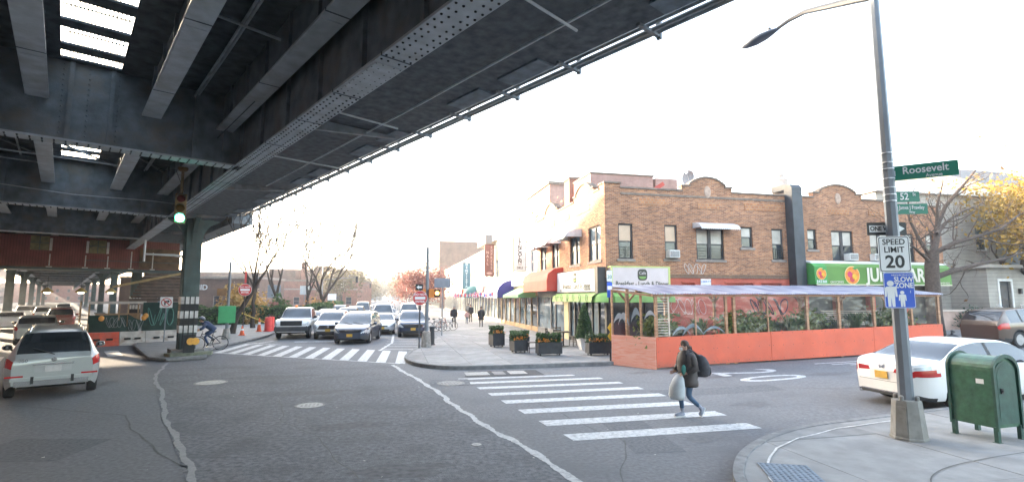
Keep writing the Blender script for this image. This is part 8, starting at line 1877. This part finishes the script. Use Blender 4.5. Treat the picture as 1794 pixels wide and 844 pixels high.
planter('black planter behind the two smaller front ones', 6.0, 24.6, 0.9, 0.5, 0.5, 0.34, 1500)
planter('small square black planter second from the kerb', 5.5, 22.73, 0.62, 0.6, 0.52, 0.36, 1500, 0.15)
planter('wide black planter with orange flowers nearest the kerb', 6.5, 21.34, 1.05, 0.5, 0.52, 0.42, 2400)
planter('black planter with orange flowers beside the dining shed', 8.55, 20.9, 0.95, 0.5, 0.52, 0.36, 2000)
tpv = empty('topiary', gN(8.75, 23.0, 0.135), A_N, 'tall cone shaped topiary in a white tapered pot', 'potted plant')
k = 0.36; MB().add([(-0.2, -0.2, 0), (0.2, -0.2, 0), (0.2, 0.2, 0), (-0.2, 0.2, 0), (-0.31, -0.31, 0.58), (0.31, -0.31, 0.58), (0.31, 0.31, 0.58), (-0.31, 0.31, 0.58)], [(3, 2, 1, 0), (4, 5, 6, 7), (0, 1, 5, 4), (1, 2, 6, 5), (2, 3, 7, 6), (3, 0, 4, 7)]).build('pot', M_white, tpv, bevel=0.015)
n = 4200; hh = 1 - np.sqrt(rngp.random(n)); a = rngp.uniform(0, 6.283, n); rr = (0.40 * (1 - hh) ** 0.75 + 0.03) * (0.80 + 0.24 * rngp.random(n)); c = np.stack([rr * np.cos(a), rr * np.sin(a), 0.56 + hh * 1.62], 1); v, f = quads_np(c, 0.05, rng=rngp); leaf_obj('foliage', v, f, M_leafg, tpv)
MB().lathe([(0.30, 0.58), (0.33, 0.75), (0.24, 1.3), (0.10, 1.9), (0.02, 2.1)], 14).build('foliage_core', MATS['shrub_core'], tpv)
def chair(label, r, q, rz):
    o = empty('cafe_chair', gN(r, q, 0.135), A_N + rz, label, 'chair', 'dark chairs on the cafe terrace'); m = mat('chair_dark', (0.035, 0.022, 0.016), 0.5, 0.2, 5.0)
    MB().box(-0.21, 0.21, -0.21, 0.21, 0.44, 0.475).build('seat', m, o, bevel=0.01)
    for x in (-0.19, 0.19):
        MB().bar((x, -0.19, 0), (x, -0.19, 0.44), 0.032).build('leg', m, o); MB().bar((x, 0.22, 0), (x, 0.19, 0.45), 0.032).build('leg', m, o); MB().bar((x, 0.19, 0.47), (x, 0.26, 0.92), 0.03).build('back_post', m, o)
    for k in range(3): MB().bar((-0.19, 0.212 + 0.018 * k, 0.60 + 0.13 * k), (0.19, 0.212 + 0.018 * k, 0.60 + 0.13 * k), 0.02, 0.06).build('back_slat', m, o)
    MB().bar((-0.19, -0.19, 0.2), (-0.19, 0.2, 0.2), 0.02).bar((0.19, -0.19, 0.2), (0.19, 0.2, 0.2), 0.02).build('stretcher', m, o)
chair('dark chair beside the wide planter', 6.1, 22.5, R(-95)); chair('dark chair by the window left of the cafe table', 7.75, 25.0, R(60)); chair('dark chair behind the cafe table', 8.35, 25.7, R(0)); chair('dark chair right of the cafe table', 8.95, 24.9, R(-80))
ct = empty('cafe_table', gN(8.35, 24.9, 0.135), A_N, 'dark square cafe table among the chairs', 'table'); MB().box(-0.36, 0.36, -0.36, 0.36, 0.70, 0.74).build('table_top', MATS['chair_dark'], ct); MB().cyl((0, 0, 0.02), (0, 0, 0.70), 0.04, n=10).build('leg', M_black, ct); MB().lathe([(0.26, 0), (0.26, 0.015), (0.04, 0.035)], 18).build('base', M_black, ct)
ct = empty('cafe_table', gN(8.85, 21.9, 0.135), A_N, 'small round pale table beside the topiary pot', 'table'); MB().lathe([(0.32, 0.70), (0.33, 0.72), (0.32, 0.74)], 24).build('table_top', mat('table_tan', (0.45, 0.36, 0.28), 0.5, 0.1), ct); MB().cyl((0, 0, 0.0), (0, 0, 0.70), 0.03, n=10).lathe([(0.22, 0), (0.22, 0.02), (0.04, 0.03)], 16).build('pedestal', M_black, ct)
# rubbish bag by the bronze car
tr = empty('rubbish_bag', gN(23.2, 17.4, 0.0), A_N, 'black rubbish bag at the end of the dining shed', 'rubbish bag')
b = MB().ball((0, 0, 0.3), (0.42, 0.36, 0.34), 16, 10); b.xf(lambda p: (p[0] * (1 + 0.12 * math.sin(9 * p[2] + 5 * p[1])), p[1] * (1 + 0.1 * math.sin(8 * p[0])), max(0.0, p[2] + 0.03 * math.sin(11 * p[0])))); b.tube([(0.05, 0, 0.58), (0.08, 0.02, 0.68), (0.14, 0.03, 0.76)], [0.10, 0.04, 0.09], 8); b.build('bag', mat('bag_black', (0.012, 0.012, 0.014), 0.3, 0.2, 6.0), tr, smooth='all')
# ================================================================ TREES, HEDGE, BUSHES
M_bark = mat('bark', (0.080, 0.058, 0.046), 0.9, 0.35, 10.0, 0.5); M_bark2 = mat('bark_dim', (0.042, 0.031, 0.024), 0.9, 0.3, 8.0, 0.4)
def grow(mb, tips, p, d, L, r, lev, rnd, up=0.12, spread=0.55, nk=3, minr=0.006, gn=0.18):
    """one branch as a bent tube, then its children"""
    n = 4 if lev > 1 else 3; pts = [p]; rr = [r]; q = p.copy(); dd = d.copy()
    for i in range(n):
        dd = (dd + Vector((rnd.gauss(0, gn), rnd.gauss(0, gn), rnd.gauss(0, gn * 0.7) + up * 0.4))).normalized(); q = q + dd * (L / n); pts.append(q.copy()); rr.append(max(minr, r * (1 - 0.62 * (i + 1) / n)))
    mb.tube(pts, rr, 6 if lev > 2 else (4 if lev > 0 else 3), cap=False)
    if lev <= 0: tips.append(pts[-1]); tips.append(pts[1]); return
    for k in range(nk + (1 if lev > 2 else 0)):
        t = rnd.uniform(0.35, 1.0) if k else 1.0; i = min(n, max(1, int(round(t * n)))); base = pts[i]
        ax = Vector((rnd.gauss(0, 1), rnd.gauss(0, 1), rnd.gauss(0, 0.6) + up)).normalized(); nd = (dd * (1 - spread * 0.6) + ax * spread).normalized()
        grow(mb, tips, base, nd, L * rnd.uniform(0.55, 0.82), max(minr, rr[i] * (0.8 if k == 0 else rnd.uniform(0.5, 0.75))), lev - 1, rnd, up, spread, nk, minr, gn)
def tree(label, x, y, h_trunk, r, seed, lev=4, L=2.2, leaves=None, nleaf=0, lsize=0.09, bark=None, lean=(0, 0), nk=3, minr=0.006, spread=0.55, name='bare_tree', group=None, up=0.12, lspread=0.35, z=None, ntop=3):
    rnd = random.Random(seed); o = empty(name, (x, y, (gz(x, y) + 0.1) if z is None else z), 0, label, 'tree', group)
    t = MB(); pts = [Vector((0, 0, -0.1))]; rr = [r * 1.35]; 
    for i in range(1, 6): pts.append(Vector((lean[0] * (i / 5) ** 1.4 + rnd.gauss(0, 0.05), lean[1] * (i / 5) ** 1.4 + rnd.gauss(0, 0.05), h_trunk * i / 5))); rr.append(r * (1.0 - 0.30 * i / 5))
    t.tube(pts, rr, 10); t.build('trunk', bark or M_bark, o, smooth=True)
    c = MB(); tips = []; top = pts[-1]; dd = (pts[-1] - pts[-2]).normalized()
    for k in range(ntop):
        a = 2 * math.pi * k / ntop + rnd.uniform(-0.5, 0.5); nd = (dd * 0.55 + Vector((math.cos(a), math.sin(a), 0.35 + 2.0 * max(0, up - 0.12))) * 0.75).normalized(); grow(c, tips, top - dd * rnd.uniform(0, h_trunk * 0.25), nd, L * rnd.uniform(0.8, 1.15), r * 0.62, lev, rnd, up, spread, nk, minr)
    c.build('limbs', bark or M_bark, o)
    if leaves and nleaf:
        T = np.array([tuple(p) for p in tips]); rg = np.random.default_rng(seed); ix = rg.integers(0, len(T), nleaf); cc = T[ix] + rg.normal(size=(nleaf, 3)) * lspread; v, f = quads_np(cc, lsize, rng=rg); leaf_obj('crown', v, f, leaves, o)
    return o
M_lred = leaf_mat('leaf_red', (0.19, 0.075, 0.06), (0.28, 0.13, 0.105), 0.35); M_lyel = leaf_mat('leaf_yellow', (0.28, 0.16, 0.045), (0.42, 0.28, 0.09), 0.35); M_lolv = leaf_mat('leaf_olive', (0.24, 0.17, 0.03), (0.50, 0.31, 0.055), 0.4); M_lbrn = leaf_mat('leaf_brown', (0.24, 0.12, 0.05), (0.42, 0.24, 0.09), 0.35); M_ldull = leaf_mat('leaf_dull', (0.09, 0.08, 0.045), (0.19, 0.15, 0.07), 0.3)
# the big bare street tree behind the shed: main limbs laid out, then twigs
bx, by = W(26.0, 20.2); o = empty('bare_tree', (bx, by, gr(26.0) + 0.1), A_N, 'large bare street tree with spreading limbs behind the dining shed', 'tree')
t = MB(); t.tube([(0.0, 0, -0.1), (0.0, 0, 1.2), (0.05, 0, 2.6), (0.1, 0, 3.6), (0.22, 0, 4.3)], [0.42, 0.33, 0.31, 0.30, 0.27], 12); t.build('trunk', M_bark, o, smooth=True)
c = MB(); tips = []; rnd = random.Random(4)
limbs = [([(0.15, 0, 3.0), (1.2, -0.2, 3.35), (2.6, -0.4, 3.7), (4.2, -0.5, 4.0), (6.0, -0.6, 4.5)], 0.15), ([(0.2, 0, 4.1), (0.7, 0.1, 5.0), (1.0, 0.2, 5.8), (1.6, 0.2, 6.7), (2.4, 0.0, 7.6), (3.4, -0.1, 8.6)], 0.17), ([(0.25, 0, 4.2), (1.3, -0.3, 4.75), (2.6, -0.5, 5.1), (4.0, -0.6, 5.5), (5.6, -0.4, 6.3)], 0.14), ([(0.6, 0, 5.2), (1.7, 0.3, 5.9), (3.0, 0.5, 6.5), (4.4, 0.4, 7.0)], 0.10), ([(0.1, 0, 4.0), (-0.4, 0.1, 4.9), (-0.8, 0.2, 5.9), (-0.9, 0.1, 7.0)], 0.11), ([(0.15, 0, 3.7), (-0.8, -0.2, 4.2), (-1.6, -0.5, 4.5), (-2.4, -0.6, 4.6)], 0.09), ([(0.9, 0.2, 5.5), (0.8, 0.0, 6.7), (0.9, -0.3, 7.8)], 0.09), ([(2.6, -0.5, 5.1), (3.4, -0.9, 4.7), (4.6, -1.2, 4.6)], 0.06)]
for pts, r in limbs:
    pts = [Vector(p) for p in pts]; n = len(pts); c.tube(pts, [max(0.02, r * (1 - 0.75 * i / (n - 1))) for i in range(n)], 8, cap=False)
    for i in range(1, n):
        d = (pts[i] - pts[i - 1]).normalized()
        for k in range(3 if i < n - 1 else 4):
            ax = Vector((rnd.gauss(0.2, 0.8), rnd.gauss(0, 0.8), rnd.gauss(0.35, 0.6))).normalized(); grow(c, tips, pts[i] if k else pts[i - 1].lerp(pts[i], 0.5), (d * 0.5 + ax * 0.7).normalized(), rnd.uniform(0.9, 1.7), max(0.012, r * (1 - 0.75 * i / (n - 1)) * 0.45), 2, rnd, 0.12, 0.55, 2, 0.006)
c.build('limbs', M_bark, o)
T = np.array([tuple(p) for p in tips]); rg = np.random.default_rng(3); v, f = quads_np(T[rg.integers(0, len(T), 90)], 0.10, rng=rg); leaf_obj('leaves', v, f, M_lbrn, o)
# yellow tree at far right and its neighbours
x, y = W(41.6, 25.8); tree('yellow leaved tree at the right edge beyond the houses', x, y, 2.4, 0.26, 12, 4, 3.5, M_lolv, 14000, 0.15, lspread=0.6, ntop=5, name='yellow_tree', nk=3)
x, y = W(49.0, 24.0); tree('second yellow tree half out of the picture', x, y, 2.6, 0.2, 13, 4, 2.2, M_lyel, 6000, 0.14, lspread=0.5, name='yellow_tree')
# bare trees on the plaza
tree('bare leaning tree just right of the striped column', -19.2, 35.5, 3.0, 0.19, 31, 4, 3.5, M_lbrn, 40, 0.1, lean=(1.3, 0), nk=2, spread=0.5, up=0.45, minr=0.018, bark=M_bark2)
tree('second bare tree behind the green box', -21.0, 42.0, 3.4, 0.16, 33, 4, 3.2, M_lbrn, 60, 0.1, nk=2, spread=0.5, up=0.45, minr=0.018, bark=M_bark2)
tree('bare forked tree left of the brick building', -27.4, 59.0, 2.8, 0.28, 36, 4, 4.6, None, 0, nk=2, spread=0.52, up=0.42, minr=0.036, bark=M_bark2, lean=(0.4, 0))
tree('bare tree with long spreading limbs before the brick building', -23.4, 62.5, 2.4, 0.30, 41, 4, 5.2, M_lbrn, 60, 0.1, nk=2, spread=0.55, up=0.34, minr=0.036, bark=M_bark2, lean=(0.6, 0), ntop=4)
tree('bare tree rising above the other plaza trees', -25.6, 64.5, 3.0, 0.24, 44, 4, 4.8, None, 0, nk=2, spread=0.5, up=0.5, minr=0.036, bark=M_bark2)
# red street trees along the shops
for k, (r, q, sd, n, lab) in enumerate(((3.9, 64.0, 51, 4200, 'red leaved street tree nearest along the shop row'), (3.8, 77.0, 52, 3600, 'second red leaved street tree along the shop row'), (3.6, 92.0, 53, 3000, 'third reddish street tree along the shop row'))):
    tree(lab, *W(r, q), 2.4, 0.16, sd, 3, 1.9, M_lred, n, 0.15, lspread=0.6, name='red_tree', group='red street trees along the shops')
for k in range(10):
    r = 3.6 if k % 2 else -10.5; q = 108 + 17 * k
    tree(('brown', 'olive', 'tawny', 'grey brown', 'faded', 'dun', 'dusty', 'pale brown', 'hazy', 'farthest')[k] + ' street tree far along the avenue', *W(r, q), 3.0, 0.2, 60 + k, 2, 3.0, M_ldull if k != 7 else M_lyel, 1500, 0.32, lspread=1.1, name='avenue_tree', group='street trees far along the avenue', nk=3)
for k in range(9):
    tree(('small', 'broad', 'thin', 'round', 'tall', 'low', 'leaning', 'ragged', 'last')[k] + ' dull tree closing the far end of the avenue', *W(-22 + 4.5 * k + (k % 3), 300 + 9 * (k % 4)), 3.0, 0.25, 80 + k, 2, 4.2, M_ldull, 1500, 0.55, lspread=1.8, name='far_tree', group='trees at the end of the avenue', nk=3)
tree('bare orange twigged tree behind the white gable', *W(17.0, 52.0), 7.0, 0.2, 95, 3, 2.6, M_lbrn, 1500, 0.16, lspread=0.5, name='brown_tree')
tree('tawny bare tree behind the corner building roof', *W(27.0, 40.0), 7.5, 0.2, 97, 3, 2.4, M_lbrn, 900, 0.14, lspread=0.5, name='brown_tree')
tree('tawny tree over the brick roof right of the antenna', *W(31.0, 41.0), 7.3, 0.2, 98, 3, 2.2, M_lbrn, 700, 0.14, lspread=0.5, name='brown_tree')
# bushes before the left buildings
def bush(name, label, x, y, rx, ry, rz_, n, m, size=0.12, group=None, z0=0.1):
    o = empty(name, (x, y, z0), 0, label, 'bush', group); rg = np.random.default_rng(int(abs(x * 10 + y)))
    u = rg.normal(size=(n, 3)); u /= np.linalg.norm(u, axis=1)[:, None]; rad = (0.55 + 0.45 * rg.random(n)) * (1 + 0.18 * np.sin(5 * u[:, 0] + 3 * u[:, 2]) + 0.12 * np.cos(7 * u[:, 1])); c = u * rad[:, None] * np.array([rx, ry, rz_]); c[:, 2] = np.abs(c[:, 2]) + 0.0
    v, f = quads_np(c, size, rng=rg); leaf_obj('foliage', v, f, m, o)
    MB().tube([(0, 0, -0.1), (0.05, 0, rz_ * 0.7)], [0.06, 0.02], 6).bar((0, 0, 0.1), (rx * 0.5, 0, rz_ * 0.6), 0.03).bar((0, 0, 0.1), (-rx * 0.5, 0.1, rz_ * 0.6), 0.03).build('stems', M_bark, o)
bush('yellow_bush', 'large yellow bush behind the hedge left of the brick building', -27.5, 52.5, 2.6, 1.8, 3.4, 3800, M_lyel, 0.2)
bush('yellow_bush', 'yellow green bush behind the do not enter sign', -24.5, 48.5, 1.6, 1.2, 2.3, 1800, M_lyel, 0.18)
bush('evergreen_bush', 'dark evergreen shrub by the bare forked tree', -25.6, 57.0, 1.3, 1.1, 2.6, 2200, M_leafg, 0.16)
bush('red_bush', 'low reddish bush behind the hedge', -23.2, 51.0, 1.2, 0.9, 1.9, 1200, M_lred, 0.16)
bush('brown_bush', 'brown leaved bush under the bare trees', -21.8, 58.0, 2.0, 1.2, 2.2, 1600, M_lbrn, 0.18)
bush('evergreen_bush', 'grey leaved bush at the garden wall', *W(33.5, 23.4), 1.6, 0.6, 1.1, 1500, M_leafb, 0.09, z0=0.9)
bush('evergreen_bush', 'dark bush behind the garden wall at far right', *W(45.5, 25.5), 3.0, 0.8, 1.0, 2200, M_leafg, 0.11, z0=1.2)
def hedge(label, a, b, w, h, n):
    a = Vector(a); b = Vector(b); L = (b - a).length; ang = math.atan2(b.y - a.y, b.x - a.x); o = empty('hedge', (a.x, a.y, 0.1), ang, label, 'hedge'); rg = np.random.default_rng(int(L * 10))
    u = rg.uniform(-1, 1, size=(n, 3)); ax = rg.integers(0, 3, n); pick = rg.random(n) < 0.8
    for k in (1, 2): mk = pick & (ax == k); u[mk, k] = np.sign(u[mk, k]) if k == 1 else 1.0
    wob = 1 + 0.06 * np.sin(u[:, 0] * L * 1.3) + 0.05 * np.sin(u[:, 0] * L * 3.1)
    c = np.stack([(u[:, 0] + 1) * L / 2, u[:, 1] * w / 2 * wob, (u[:, 2] + 1) * h / 2 * wob], 1) + rg.normal(size=(n, 3)) * 0.05
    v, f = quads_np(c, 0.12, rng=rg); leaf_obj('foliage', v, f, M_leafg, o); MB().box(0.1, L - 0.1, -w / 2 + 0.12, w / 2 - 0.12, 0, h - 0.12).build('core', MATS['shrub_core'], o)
hedge('clipped green hedge along the left plaza', (-29.5, 45.0), (-19.6, 51.5), 1.4, 1.55, 9000)
hedge('second stretch of hedge beside the avenue sidewalk', (-19.4, 51.8), (-25.5, 76.0), 1.4, 1.7, 9000)
# ---------------------------------------------------------------- fallen leaves and scraps on the road
rg = np.random.default_rng(77); n = 90; pr = rg.uniform(-6, 9, n); pq = rg.uniform(7.5, 24, n); xy = np.array([W(a, b) for a, b in zip(pr, pq)]); c = np.stack([xy[:, 0], xy[:, 1], np.array([gr(a) for a in pr]) + 0.018], 1)
v, f = quads_np(c, 0.035, rng=rg); v[:, 2] = np.repeat(c[:, 2], 4) + np.abs(v[:, 2] - np.repeat(c[:, 2], 4)) * 0.15; lo = leaf_obj('litter', v, f, mat('litter_pale', (0.5, 0.48, 0.43), 0.8, 0.3, 3.0)); tag(lo, 'small pale scraps and leaves scattered on the road', 'litter', kind='stuff')

# ================================================================ HAZE
hz_ = MB().box(-480, 480, -70, 780, -1.6, 62).build('haze', None); hz_['kind'] = 'stuff'; hz_['label'] = 'pale late afternoon haze filling the air'
hm_ = D.materials.new('haze_air'); hm_.use_nodes = True; nt = hm_.node_tree; nt.nodes.remove(nt.nodes['Principled BSDF'])
pv = nt.nodes.new('ShaderNodeVolumePrincipled'); pv.inputs['Color'].default_value = (0.92, 0.95, 1.0, 1); pv.inputs['Density'].default_value = 0.0007; pv.inputs['Anisotropy'].default_value = 0.2
nt.links.new(pv.outputs[0], nt.nodes['Material Output'].inputs['Volume']); hz_.data.materials.append(hm_)
SC.cycles.volume_bounces = 1
